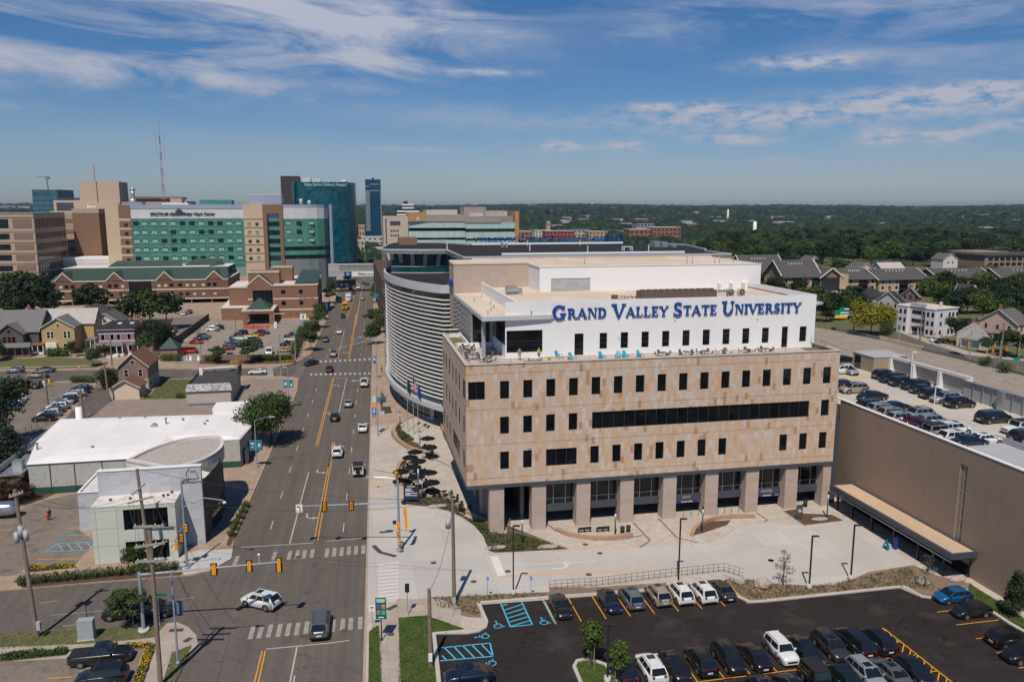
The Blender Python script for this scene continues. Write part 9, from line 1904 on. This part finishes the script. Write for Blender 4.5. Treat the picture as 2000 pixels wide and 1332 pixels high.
for k,(x,y)in enumerate(((768,370),(790,480),(605,545),(540,615),(640,665),(580,740),(785,812),(625,865),(812,940),(425,800))):umbrella(ZF,x,y,k)
def TS_(xy,k,lab_where,m,z=0.,r=.5,nch=4,grp='table sets'):
 tb=TH('cafe_table','small round table %s'%lab_where,'table',xy,0,z);mb=MB(0,(*xy,z));mb.cyl(0,0,.7,.74,r,14);mb.bd('table_top',m,tb);mb=MB(0,(*xy,z));mb.cyl(0,0,0,.7,.05,6);mb.bd('pedestal',m,tb)
 for i in range(nch):a=R(360/nch*i+20+17*k);chair(xy[0]+(r+.45)*cos(a),xy[1]+(r+.45)*sin(a),a,m,'metal chair at table %s'%lab_where,'chairs at the table %s'%lab_where,z)
for k,(x,y)in enumerate(((985,1060),(1005,1100),(1095,1140),(1115,1185),(1200,1235),(1215,1280))):TS_(G(*ZF(x,y),.7),k,'beside the stone building, %s from the top'%ORD[k],DK,0,.42,2)
TG=mat('terrace_grey_metal',(.13,.12,.12),.5,.3)
for k,(cv,x,y)in enumerate(((z2c:=(lambda X,Y:(1200+X/4,480+Y/4)),338,820),(z2c,515,812),(z2c,660,808),(z2c,812,802),(z2c,985,795),(z2c,1130,790))):TS_(rot((loc(G(*cv(x,y),23.6),BE)[0],104.4),BE),k,'%s along the white wall on the roof terrace'%ORD[k],TG,23.,.5,4)
for k,(a,b)in enumerate(((16.0,112.5),(16.4,115),(16.1,108),(17.8,105.2),(19.5,110.5))):TS_(rot((a,b),BE),k,'on the terrace corner under the canopy, %s one'%ORD[k],TG,23.,.5,4)
AQ=mat('aqua_plastic',(.0,.33,.52),.5,var=.05)
def ADK(xy,a,lab):
 t=TH('lounge_chair',lab,'chair',xy,a,23.,'aqua lounge chairs on the roof terrace')
 mb=MB();i=mb.P([(-.35,-.3,.36),(-.35,.3,.36),(.3,.3,.26),(.3,-.3,.26)]);mb.face((i,i+3,i+2,i+1));mb.face((i,i+1,i+2,i+3));LB(mb,'seat',AQ,t)
 mb=MB()
 for k in range(5):y=-.28+.12*k;h_=1.08-.05*abs(k-2);mb.box(.3,.33,y,y+.1,.2,.3);i=mb.P([(.28,y,.26),(.28,y+.1,.26),(.62,y+.1,h_),(.62,y,h_),(.31,y,.26),(.31,y+.1,.26),(.65,y+.1,h_),(.65,y,h_)]);[mb.face([i+q for q in f])for f in((0,3,2,1),(4,5,6,7),(3,7,6,2),(0,4,7,3),(1,2,6,5))]
 LB(mb,'backrest',AQ,t)
 for s_ in(-1,1):mb=MB();mb.box(-.4,.4,s_*.36-.06,s_*.36+.06,.56,.59);LB(mb,'armrest',AQ,t);mb=MB();mb.box(-.38,-.3,s_*.36-.03,s_*.36+.03,0,.56);mb.box(.2,.28,s_*.36-.03,s_*.36+.03,0,.56);LB(mb,'leg',AQ,t)
for k,X in enumerate((940,1015,1262,1390,1452,1575)):ADK(rot((loc(G(850+X/4,480+840/4,23.4),BE)[0],104.6 if k else 106.5),BE),BE+pi/2+(.5,.2,.3,-.4,.1,.35)[k],'aqua lounge chair on the roof terrace, %s from the left'%ORD[k])
WDL=mat('light_lumber',(.55,.33,.13),.8,var=.15)
def tp(X,b):return(loc(G(850+X/4,480+870/4,23.),BE)[0],b)
a,b=tp(715,102.9);t=TH('lumber_cart','light wooden cart loaded with white bags and green crate on the terrace','cart',rot((a,b),BE),BE,23.);mb=MB();mb.box(-.9,.9,-.45,.45,.35,.42);mb.box(-.9,-.82,-.45,.45,.1,.9);mb.box(.82,.9,-.45,.45,.1,.9);mb.box(-.9,.9,-.47,-.43,.75,.85);LB(mb,'frame',WDL,t)
for k in range(7):mb=MB();mb.ball((-.6+.2*k,.05*(-1)**k,.72+.08*(k%3)),.2,.2,.22,8,5);LB(mb,'white_bag',WHITEP,t)
mb=MB();mb.box(-1.5,-1.0,-.3,.3,.0,.5);LB(mb,'green_crate',mat('crate_green',(.02,.22,.08),.6),t)
a,b=tp(905,103.2);t=TH('work_table','long wooden work table with lumber offcuts on the terrace','table',rot((a,b),BE),BE,23.);mb=MB();mb.box(-1.6,1.6,-.5,.5,.78,.84);LB(mb,'table_top',WDL,t)
for sx_ in(-1.4,1.4):
 for sy_ in(-.4,.4):mb=MB();mb.box(sx_-.05,sx_+.05,sy_-.05,sy_+.05,0,.78);LB(mb,'leg',WDL,t)
a,b=tp(960,102.5);mb=MB(BE,(*rot((a,b),BE),23.));
for k in range(8):mb.box(-1.8+.3*k,.2+.25*k,-.3+.08*k,-.24+.08*k,.02+.05*(k%3),.07+.05*(k%3))
tag(mb.bd('lumber_pile',WDL),'loose pile of lumber boards on the terrace beside the work table','lumber')
def bench(xy,a,lab):
 t=TH('bench',lab,'bench',xy,a)
 for k in range(4):pass
 mb=MB();[mb.box(-.9,.9,-.22+.12*k,-.12+.12*k,.43,.47)for k in range(4)];LB(mb,'seat',DBR,t);mb=MB();[mb.box(-.9,.9,.26,.3,.5+.12*k,.6+.12*k)for k in range(3)];LB(mb,'backrest',DBR,t)
 for s_ in(-.85,0,.85):mb=MB();mb.box(s_-.03,s_+.03,-.22,.3,0,.43);LB(mb,'leg',DBR,t)
bench(G(*Z3(1165,955)),BE+pi,'left one of two dark benches behind the seat wall');bench(G(*Z3(1308,950)),BE+pi,'right one of two dark benches behind the seat wall')
for k,(cv,x,y,lab)in enumerate(((Z3,1462,970,'dark litter bin beside the benches'),(Z3,1508,962,'right hand dark litter bin near the benches'),(ZF,825,570,'black litter bin at the end of the upper seat wall'),(ZF,1310,1330,'black litter bin in the shade at the corner column'),(Z4,1490,755,'round black bin beside the last column'))):
 g=G(*cv(x,y));t=TH('litter_bin',lab,'bin',g);mb=MB(0,(*g,0));mb.cyl(0,0,0,.95,.3,12);mb.bd('bin_body',DBR,t);mb=MB(0,(*g,0));mb.cyl(0,0,.95,1.05,.33,12);mb.bd('lid',DBR,t)
k=0
for cv,L in((Z4,[(540,842),(600,838),(655,832),(808,815),(860,810),(915,808),(968,803)]),(ZE,[(625,985),(640,960)])):
 for x,y in L:g=G(*cv(x,y));mb=MB(BE+1.2,(*g,0));mb.path([(-.3,0,0),(-.3,0,.8),(-.15,0,.9),(.15,0,.9),(.3,0,.8),(.3,0,0)],.03,5);tag(mb.bd('bike_rack',STEEL),'steel bicycle hoop by the columns, %s from the left'%ORD[(k+2)if cv is Z4 else(k-7)],'bike rack','bicycle hoops by the columns');k+=1
P=[loc(G(*p),BE)for p in(Z7(932,362),Z7(1300,340),Z9(0,195),Z9(325,160),Z9(438,195))];RM=DBR
t=TH('lot_railing','dark metal railing along the back of the black lot','railing',rot(P[0],BE));mb=MQ()
for p,q in zip(P,P[1:]):
 n=int(math.dist(p,q)/.75)+1
 for k in range(n):x,y=p[0]+(q[0]-p[0])*k/n,p[1]+(q[1]-p[1])*k/n;mb.tube((x,y,0),(x,y,1.1),.022,4)
 for z in(.2,.65,1.1):mb.tube((*p,z),(*q,z),.022,4)
mb.bd('rail_bars',RM,t)
mb=MQ();mb.rb([loc(p,BE)for p in GP(Z9,[(320,190),(440,230)])],.25,0,.5);tag(mb.bd('retaining_wall',CONC),'short pale retaining wall at the end of the lot railing','wall')
BOUL=mat('boulder_stone',(.36,.31,.27),.9,var=.25,scale=3,bump=.6)
def BDR(cv,x,y,rx,ry,rz,lab,flat_=False):
 g=G(*cv(x,y));mb=MB(BE,(*g,0));mb.ball((0,0,rz*.5),rx,ry,rz,10,7);rg=random.Random(int(x));mb.v=[(a*rg.uniform(.88,1.1),b*rg.uniform(.88,1.1),max(0,min(c,rz*.9 if flat_ else 9))*rg.uniform(.93,1.05))for a,b,c in mb.v];tag(mb.bd('boulder',BOUL),lab,'boulder')
BDR(Z9,543,245,1.,.8,.8,'large pale round boulder in the right hand bed');BDR(Z6,815,960,.9,.6,.6,'pale boulder near the canopy end');BDR(Z6,1090,935,1.1,.5,.4,'flat tan boulder at the garage wall corner');BDR(Z3,475,1085,1.4,.6,.35,'flat stone slab at the left of the green bed',True);BDR(Z3,885,1078,1.6,.55,.35,'flat stone slab at the right of the green bed',True);BDR(Z4,1605,860,1.3,.5,.3,'flat stone slab in the bed by the garage',True);BDR(ZF,820,1125,1.2,.7,.35,'flat pale slab behind the directory sign',True);BDR(ZF,890,1265,1.5,.6,.35,'flat pale slab below the directory sign bed',True);BDR(L7,0,0,0.01,.01,.01,'x')if False else None
g=G(*ZF(555,1215));t=TH('directory_sign','dark blue directory sign with white lines of text at the plaza corner','sign',g,BE*0)
p,q=ppt(ZF,458,1160,g),ppt(ZF,648,978,g);mb=MB();mb.box(p[0],q[0],g[1]-.12,g[1],p[2],q[2]);sf=mb.bd('panel',mat('sign_navy',(.012,.022,.06),.5),t);mb=MB();mb.box(p[0]+.05,p[0]+.15,g[1]-.1,g[1],0,p[2]);mb.box(q[0]-.15,q[0]-.05,g[1]-.1,g[1],0,p[2]);mb.bd('post',DBR,t)
cx_=(p[0]+q[0])/2;hh=q[2]-p[2]
for k,(x0_,x1_,f)in enumerate(((.25,.78,.9),(.12,.55,.74),(.12,.45,.66),(.12,.66,.58),(.12,.94,.44),(.12,.45,.35),(.12,.92,.27))):
 mb=MB();mb.box(p[0]+(q[0]-p[0])*x0_,p[0]+(q[0]-p[0])*x1_,g[1]-.13,g[1]-.12,p[2]+hh*(f-.018),p[2]+hh*(f+.018));mb.bd('text_line',SIGNW,sf)
g=G(*R8(1018,1092));t=TH('green_sign','green wayfinding sign with small pictures on a black post','sign',g)
p,q=ppt(R8,985,965,g),ppt(R8,1043,845,g);SG2=mat('wayfinding_green',(.0,.12,.07),.5,var=0);mb=MB();mb.box(p[0],q[0],g[1]-.1,g[1],p[2],q[2]);sf=mb.bd('panel',SG2,t);VP(t,*g,p[2],.06,.06,BLACK)
hh=q[2]-p[2];cx_=(p[0]+q[0])/2;ww=q[0]-p[0];[(mb:=MB(),mb.box(cx_-ww*w_/2,cx_+ww*w_/2,g[1]-.11,g[1]-.1,p[2]+hh*f,p[2]+hh*(f+.045)),mb.bd('text_line',SIGNW,sf))for f,w_ in((.9,.8),(.81,.75),(.06,.5))]
for i,(fx,fz,c)in enumerate(((.27,.6,'picture_blue'),(.73,.6,'picture_orange'),(.27,.32,'picture_brown'),(.73,.32,'picture_green'))):mb=MB();mb.box(p[0]+ww*(fx-.17),p[0]+ww*(fx+.17),g[1]-.11,g[1]-.1,p[2]+hh*(fz-.1),p[2]+hh*(fz+.1));mb.bd('picture',mat(c,dict(picture_blue=(.05,.12,.4),picture_orange=(.6,.2,.08),picture_brown=(.3,.2,.15),picture_green=(.05,.4,.25))[c],.5,var=.5,scale=6),sf)
g=G(*R8(965,1020));t=TH('parking_sign','small white regulation sign left of the green sign','sign',g);VP(t,*g,2.6,.03,.03,STEEL);mb=MB(0,(*g,0));mb.box(-.3,.3,-.06,-.04,1.9,2.65);mb.bd('sign_face',SIGNW,t);mb=MB(0,(*g,0));mb.box(-.2,.2,-.07,-.06,2.3,2.45);mb.box(-.1,.1,-.07,-.06,2.0,2.1);mb.bd('sign_print',mat('sign_red',()),t)
g=G(*R8(1168,945));t=TH('pedestrian_signal','black pedestrian signal on a short pole by the sidewalk','traffic signal',g);top=ppt(R8,1168,765,g);VP(t,*g,top[2]-.4,.06,.05,ALU);mb=MB(0,(*g,0));mb.box(-.22,.22,-.2,.1,top[2]-.9,top[2]);mb.bd('signal_box',SIGB,t)
g=G(*R8(1268,1070));t=TH('marker_post','thin grey marker post in the lot lawn','post',g);VP(t,*g,1.7,.02,.02,STEEL)
for k,(x,y,yt)in enumerate(((450,440,262),(788,425,258))):g=G(*Z7(x,y));t=TH('accessible_sign',('left','right')[k]+' one of two small blue accessible parking signs behind the black lot','sign',g);top=ppt(Z7,x,yt,g);VP(t,*g,top[2],.03,.03,STEEL);mb=MB(0,(*g,0));mb.box(-.16,.16,-.06,-.04,top[2]-.45,top[2]);mb.bd('sign_face',mat('sign_pale_blue',(.15,.35,.6),.5),t)
g=G(*Z4(1442,855));t=TH('monument_sign','dark upright monument sign in the bed near the garage canopy','sign',g,BE);top=ppt(Z4,1442,745,g);mb=MB(BE,(*g,0));mb.box(-.45,.45,-.12,.12,0,top[2]);mb.bd('slab',mat('monument_grey',(.06,.065,.075),.5),t);mb=MB(BE,(*g,0));mb.box(-.3,.3,-.13,-.12,top[2]*.55,top[2]*.6);mb.box(-.3,.2,-.13,-.12,top[2]*.68,top[2]*.72);mb.bd('sign_print',SIGNW,t)
g=G(*Z6(520,690));t=TH('folding_sign','bright cyan folding sign standing on the driveway by the canopy','sign',g,BE+.6);mb=MB();i=mb.P([(-.45,-.4,0),(.45,-.4,0),(.45,0,1.25),(-.45,0,1.25)]);mb.face((i,i+1,i+2,i+3));mb.face((i,i+3,i+2,i+1));LB(mb,'front_board',mat('cyan_board',(.0,.35,.62),.5),t);mb=MB();i=mb.P([(-.45,.4,0),(.45,.4,0),(.45,.01,1.25),(-.45,.01,1.25)]);mb.face((i,i+1,i+2,i+3));mb.face((i,i+3,i+2,i+1));LB(mb,'rear_board',WHITEP,t)
g=G(*Z6(595,690));mb=MB(BE,(*g,0));mb.box(-.2,.2,-.2,.2,0,1.4);mb.box(-.25,.25,-.25,.25,1.4,1.5);tag(mb.bd('blue_kiosk',mat('kiosk_blue',(.01,.05,.25),.5)),'dark blue standing kiosk under the garage canopy','kiosk')
for k,(xb,yt,flag)in enumerate(((1588,622,'dark'),(1633,602,'us'),(1668,662,'blue'))):
 g=G(*M6(xb,(1050,1070,1075)[k]));t=TH('flagpole',('left flagpole with limp dark flag before the drum building','middle flagpole with the striped American flag before the drum building','right flagpole with limp blue flag before the drum building')[k],'flagpole',g);top=ppt(M6,xb-8,yt,g);h=top[2];mb=MB(0,(*g,0));mb.tube((0,0,0),(0,0,h),.09,8,.04);mb.ball((0,0,h+.1),.12,n=8,m=5);mb.bd('pole',ALU,t)
 mb=MB(0,(*g,0));n=7;zt=h-.4;hgt=2.6;ms={'dark':[mat('flag_dark',(.02,.03,.06),.8)],'us':[mat('flag_red',(.40,.03,.04),.8),mat('flag_white',(.62,.6,.6),.8),mat('flag_navy',(.02,.03,.14),.8)],'blue':[mat('flag_blue',(.02,.05,.25),.8)]}[flag]
 for i in range(n):
  x0,x1=.06+.09*i,.06+.09*(i+1);y0,y1=.08*sin(i*1.9),.08*sin((i+1)*1.9);d0,d1=.16*i,.16*(i+1)
  for s_ in range(9):z0,z1=zt-hgt*s_/9,zt-hgt*(s_+1)/9;mb.mi=(2 if(i<3 and s_<4)else s_%2)if flag=='us' else 0;mb.pl([(x0,y0,z1-d0),(x1,y1,z1-d1),(x1,y1,z0-d1),(x0,y0,z0-d0)])
 mb.bd('flag',ms,t)
g=G(*M6(1385,915));t=TH('plaza_sculpture','grey metal sculpture of stacked plates on a plinth beside the avenue','sculpture',g,BE);mb=MB();mb.box(-.5,.5,-.5,.5,0,.7);LB(mb,'plinth',CONC,t);mb=MB();mb.box(-.25,.25,-.2,.2,.7,3.2);mb.box(-.1,.5,-.15,.15,3.2,4.6);mb.box(-.45,.1,-.2,.2,2.2,3.6);mb.tube((-.1,0,4.4),(.2,0,5.6),.15,6,.05);LB(mb,'figure',mat('aged_bronze',(.13,.14,.12),.6,.4,var=.3,scale=3),t)
mb=MB();mb.box(-1.2,1.1,.3,.36,2.5,3.8);LB(mb,'blue_panel',mat('panel_slate',(.10,.2,.28),.4),t)
g=G(*M6(1425,905));mb=MB(BE,(*g,0));mb.box(-.8,.8,-.5,.5,0,1.3);tag(mb.bd('utility_cabinet',mat('cabinet_bronze',(.07,.06,.05),.6)),'low bronze cabinet right of the plaza sculpture','cabinet')
def CAB(cv,x,y,w,d,h,m,lab):
 g=G(*cv(x,y));t=TH('control_cabinet',lab,'cabinet',g,BE);mb=MB();mb.box(-w/2,w/2,-d/2,d/2,.1,h);LB(mb,'box',m,t);mb=MB();mb.box(-w/2-.08,w/2+.08,-d/2-.08,d/2+.08,0,.1);LB(mb,'base',CONC,t);mb=MB();mb.box(-w/2-.02,w/2+.02,-d/2-.02,d/2+.02,h,h+.05);LB(mb,'lid',m,t)
GC=mat('cabinet_grey',(.36,.40,.43),.5,.2)
CAB(L7,502,1080,1.5,.9,2.1,GC,'pale grey control cabinet on the lawn at lower left');CAB(M6,515,618,1.5,.9,2.2,GC,'grey control cabinet beside the far crossing');CAB(S5_,1130,290,1.,.9,2.2,WHITEP,'white ticket booth before the clinic');CAB(L5,345,700,.5,.5,1.4,WHITEP,'white gate box at the left lot entrance');CAB(L5,1440,495,.8,.6,1.3,GC,'grey box beside the gate hut');CAB(Z7,-60,0,.01,.01,.01,GC,'x')if False else None
for k,(cv,x,y,lab)in enumerate(((R8,995,210,'yellow fire hydrant on the plaza sidewalk'),(L5,618,560,'yellow fire hydrant on the verge by the yellow house'))):g=G(*cv(x,y));mb=MB(0,(*g,0));mb.cyl(0,0,0,.6,.14,10);mb.ball((0,0,.62),.16,n=8,m=5);mb.tube((-.25,0,.4),(.25,0,.4),.07,6);tag(mb.bd('fire_hydrant',HY),lab,'hydrant')
g=G(*L5(388,700));mb=MB(0,(*g,0));mb.cyl(0,0,0,1.8,.16,8);tag(mb.bd('bollard',HY),'yellow bollard at the left lot entrance','bollard');g=G(*S5_(1590,232));mb=MB(0,(*g,0));mb.cyl(0,0,0,2.2,.25,8);tag(mb.bd('bollard',HY),'thick yellow bollard beside the parking billboard at the clinic','bollard')
for k,x in enumerate((1350,1415,1530)):g=G(*S5_(x-1350+0-0,0))if False else G(*(lambda X,Y:(180+X/7.4,600+Y/7.4))(x+10,765));mb=MB(0,(*g,0));i=mb.P([(-.4,-.3,0),(.4,-.3,0),(.2,0,1.3),(-.2,0,1.3),(-.4,.3,0),(.4,.3,0)]);[mb.face([i+q for q in f])for f in((0,1,2,3),(4,3,2,5),(0,3,4),(1,5,2))];tag(mb.bd('folding_board',WHITEP),'white folding board at the lot gate, %s from the left'%ORD[k],'sign')
g=G(*S5_(1520,262));t=TH('billboard','white and blue parking billboard in front of the clinic','sign',g,BE);mb=MB();mb.box(-1.1,1.1,-.08,.08,2.4,4.6);LB(mb,'white_panel',WHITEP,t);mb=MB();mb.box(-1.1,1.1,-.08,.08,1.2,2.4);LB(mb,'blue_panel',mat('panel_sky',(.1,.3,.5),.5),t);mb=MB();mb.box(-.9,-.75,-.05,.05,0,1.2);mb.box(.75,.9,-.05,.05,0,1.2);LB(mb,'post',BLACK,t);mb=MB();mb.box(-.25,.25,-.1,-.081,2.8,4.2);LB(mb,'figure_print',GREYD,t)
g=G(*S5_(1160,250));t=TH('barrier_gate','pale gate frame at the clinic entrance','gate',g);mb=MB(0,(*g,0));mb.box(-1.4,-1.2,-.1,.1,0,4.4);mb.box(-1.4,3.,-.1,.1,4.2,4.5);mb.bd('gate_frame',mat('barrier_sand',()),t)
g=loc(G(*(lambda X,Y:(180+X/7.4,600+Y/7.4))(1580,740)),BE);t=TH('gate_portal','thin dark clearance portal over the hospital lot ramp','gate',rot(g,BE));mb=MQ();mb.box(g[0]-.1,g[0],g[1],g[1]+.1,0,4.6);mb.box(g[0]-6.2,g[0],g[1],g[1]+.1,4.5,4.65);mb.bd('portal_bar',mat('portal_green',(.04,.08,.07),.5),t)
for k,(x,yb,yt)in enumerate(((578,330,165),(820,300,60))):g=G(*S5_(x,yb));t=TH('lot_lamp',('left','right')[k]+' dark lamp post in the hospital lot','street lamp',g);top=ppt(S5_,x,yt,g);VP(t,*g,top[2],.08,.06,DBR);mb=MB(0,(*g,top[2]));mb.box(-.4,.4,-.15,.15,0,.12);mb.bd('lamp_head',DBR,t)
g=G(*L7(500,960));t=TH('lot_post','thin dark post with small sign in the side street verge','post',g);VP(t,*g,1.6,.03,.03,BLACK);g=G(*L7(920,1005));t=TH('street_name_sign','green street name sign on a thin post at lower left','sign',g);VP(t,*g,3.6,.04,.03,STEEL);mb=MB(0,(*g,0));mb.box(-.1,1.,-.05,-.02,3.4,3.65);mb.bd('sign_face',SG2,t)
mb=MQ()
P=[loc(p,BE)for p in GP(L5,[(160,1110),(290,1020),(430,960),(560,900),(700,790)])]
for p,q in zip(P,P[1:]):
 n=max(1,int(math.dist(p,q)/2.5))
 for k in range(n):x,y=p[0]+(q[0]-p[0])*k/n,p[1]+(q[1]-p[1])*k/n;mb.tube((x,y,0),(x,y,1.5),.04,4)
 for z in(1.5,1.0,.5):mb.tube((*p,z),(*q,z),.02,4)
tag(mb.bd('wire_fence',FENCE),'dark wire fence between left lot and alley','fence')
# ---- people
def PER(xy,z,a,lab,skin=(.35,.2,.13),top=(.05,.05,.06),leg=(.03,.03,.05),hair=(.02,.015,.01),h=1.75,pose=None,hat=None):
 """one continuous body grown over a jointed skeleton, with hair and clothing as children"""
 s_=h/1.75;J={'pel':(0,0,.95),'ch':(0.02,0,1.3),'nk':(.02,0,1.48),'hd':(.04,0,1.60),'ht':(.03,0,1.70),'sl':(0,.19,1.42),'sr':(0,-.19,1.42),'el':(.03,.26,1.15),'er':(.03,-.26,1.15),'wl':(.14,.27,.90),'wr':(.14,-.27,.90),'hl':(.18,.26,.81),'hr':(.18,-.26,.81),'pl':(0,.09,.92),'pr':(0,-.09,.92),'kl':(.05,.11,.5),'kr':(-.02,-.11,.5),'al':(.0,.11,.08),'ar':(-.08,-.11,.08),'tl':(.16,.12,.03),'tr':(.08,-.12,.03)}
 if pose:J.update(pose)
 E=[('pel','ch'),('ch','nk'),('nk','hd'),('hd','ht'),('nk','sl'),('nk','sr'),('sl','el'),('el','wl'),('wl','hl'),('sr','er'),('er','wr'),('wr','hr'),('pel','pl'),('pel','pr'),('pl','kl'),('kl','al'),('al','tl'),('pr','kr'),('kr','ar'),('ar','tr')]
 RR=dict(pel=.15,ch=.155,nk=.06,hd=.095,ht=.085,sl=.07,sr=.07,el=.05,er=.05,wl=.032,wr=.032,hl=.04,hr=.04,pl=.095,pr=.095,kl=.062,kr=.062,al=.045,ar=.045,tl=.04,tr=.04)
 names=list(J);me=bpy.data.meshes.new('body');me.from_pydata([tuple(v*s_ for v in J[n])for n in names],[(names.index(a_),names.index(b_))for a_,b_ in E],[])
 o=bpy.data.objects.new('body',me);COL.objects.link(o);md=o.modifiers.new('skin','SKIN');me.skin_vertices or None
 for i,n in enumerate(names):me.skin_vertices[0].data[i].radius=(RR[n]*s_,RR[n]*s_);me.skin_vertices[0].data[i].use_root=(n=='pel')
 o.modifiers.new('sub','SUBSURF').levels=2
 dg=bpy.context.evaluated_depsgraph_get();dg.update();m2=bpy.data.meshes.new_from_object(o.evaluated_get(dg));bpy.data.objects.remove(o)
 t=TH('person',lab,'person',xy,a,z);b=bpy.data.objects.new('body',m2);COL.objects.link(b);b.parent=t
 m2.materials.clear();ks='skin_%d'%int(skin[0]*1000);tp_='cloth_%d'%int(top[0]*1000+top[1]*77+top[2]*31);lg='trouser_%d'%int(leg[0]*1000+leg[2]*33)
 for m_ in(mat(ks,skin,.6,var=0),mat(tp_,top,.85,var=.05),mat(lg,leg,.85,var=.05),mat('shoe_dark',(.02,.02,.02),.7,var=0)):m2.materials.append(m_)
 for p in m2.polygons:c=p.center/s_;p.use_smooth=True;p.material_index=3 if c.z<.1 else 2 if c.z<.98 and abs(c.y)<.24 else 1 if c.z<1.47 and not(abs(c.y)>.2 and c.z<1.12)else 0
 mb=MB();hx,hy,hz=[v*s_ for v in J['ht']];mb.ball((hx-.015,hy,hz-.02),.105,.1,.1,10,6);LB(mb,'hair' if not hat else 'helmet',mat('hair_%d'%int(sum(hat or hair)*99),hat or hair,.8,var=0),t)
 return t
PER(G(*L7(288,400)),0,BE+2.5,'person in dark clothes walking in the bank lot with a red bag',top=(.012,.012,.014),leg=(.015,.015,.02),h=1.8)
g=G(*L7(272,398));mb=MB(0,(g[0],g[1]-.1,0));mb.box(-.2,.2,-.12,.12,.3,.75);mb.tube((-.1,0,.75),(0,0,.92),.012,4);mb.tube((.1,0,.75),(0,0,.92),.012,4);tag(mb.bd('red_bag',mat('bag_red',(.65,.05,.02),.6)),'bright red bag carried by the walking person','bag')
a,b=tp(778,105.6);PER(rot((a,b),BE),23.,BE-1.2,'person in a yellow green safety vest standing on the terrace',top=(.30,.55,.04),leg=(.02,.03,.08),hat=(.02,.25,.4),h=1.8)
a,b=tp(632,106.2);PER(rot((a,b),BE),23.,BE-1.9,'person in grey clothes on the terrace in the canopy shade',top=(.25,.22,.21),leg=(.2,.17,.15),h=1.75)
PER(G(*M6(1382,588)),0,RO+2.8,'person in black standing at the far crossing by the drum building',top=(.012,.012,.014),leg=(.02,.02,.03),h=1.75)
for k,(x,z)in enumerate(((46.0,27.6),(59.1,27.4),(37.5,25.2),(61,25.4))):mb=MQ();mb.box(x,x+.15,107.9,107.99,z,z+.18);tag(mb.bd('wall_fitting',STEEL),'small metal fitting on the white wall under the sign, %s of four'%ORD[k],'fitting')
for key,P in TREES.items():
 if not P[2]:
  for p,subs in P[1]:bpy.data.objects.remove(p)
  bpy.data.objects.remove(P[0])
# ---- summer haze
hm=bpy.data.materials.new('haze_air');hm.use_nodes=True;hn=hm.node_tree;hn.nodes.clear();ho=hn.nodes.new('ShaderNodeOutputMaterial');hv=hn.nodes.new('ShaderNodeVolumePrincipled')
hv.inputs['Color'].default_value=(.62,.78,1,1);hv.inputs['Density'].default_value=4.5e-5;hv.inputs['Anisotropy'].default_value=.3;hn.links.new(hv.outputs[0],ho.inputs['Volume'])
mb=MB();mb.box(-14600,14600,-14600,14600,-1.7,100);tag(mb.bd('haze',hm),kind='stuff')
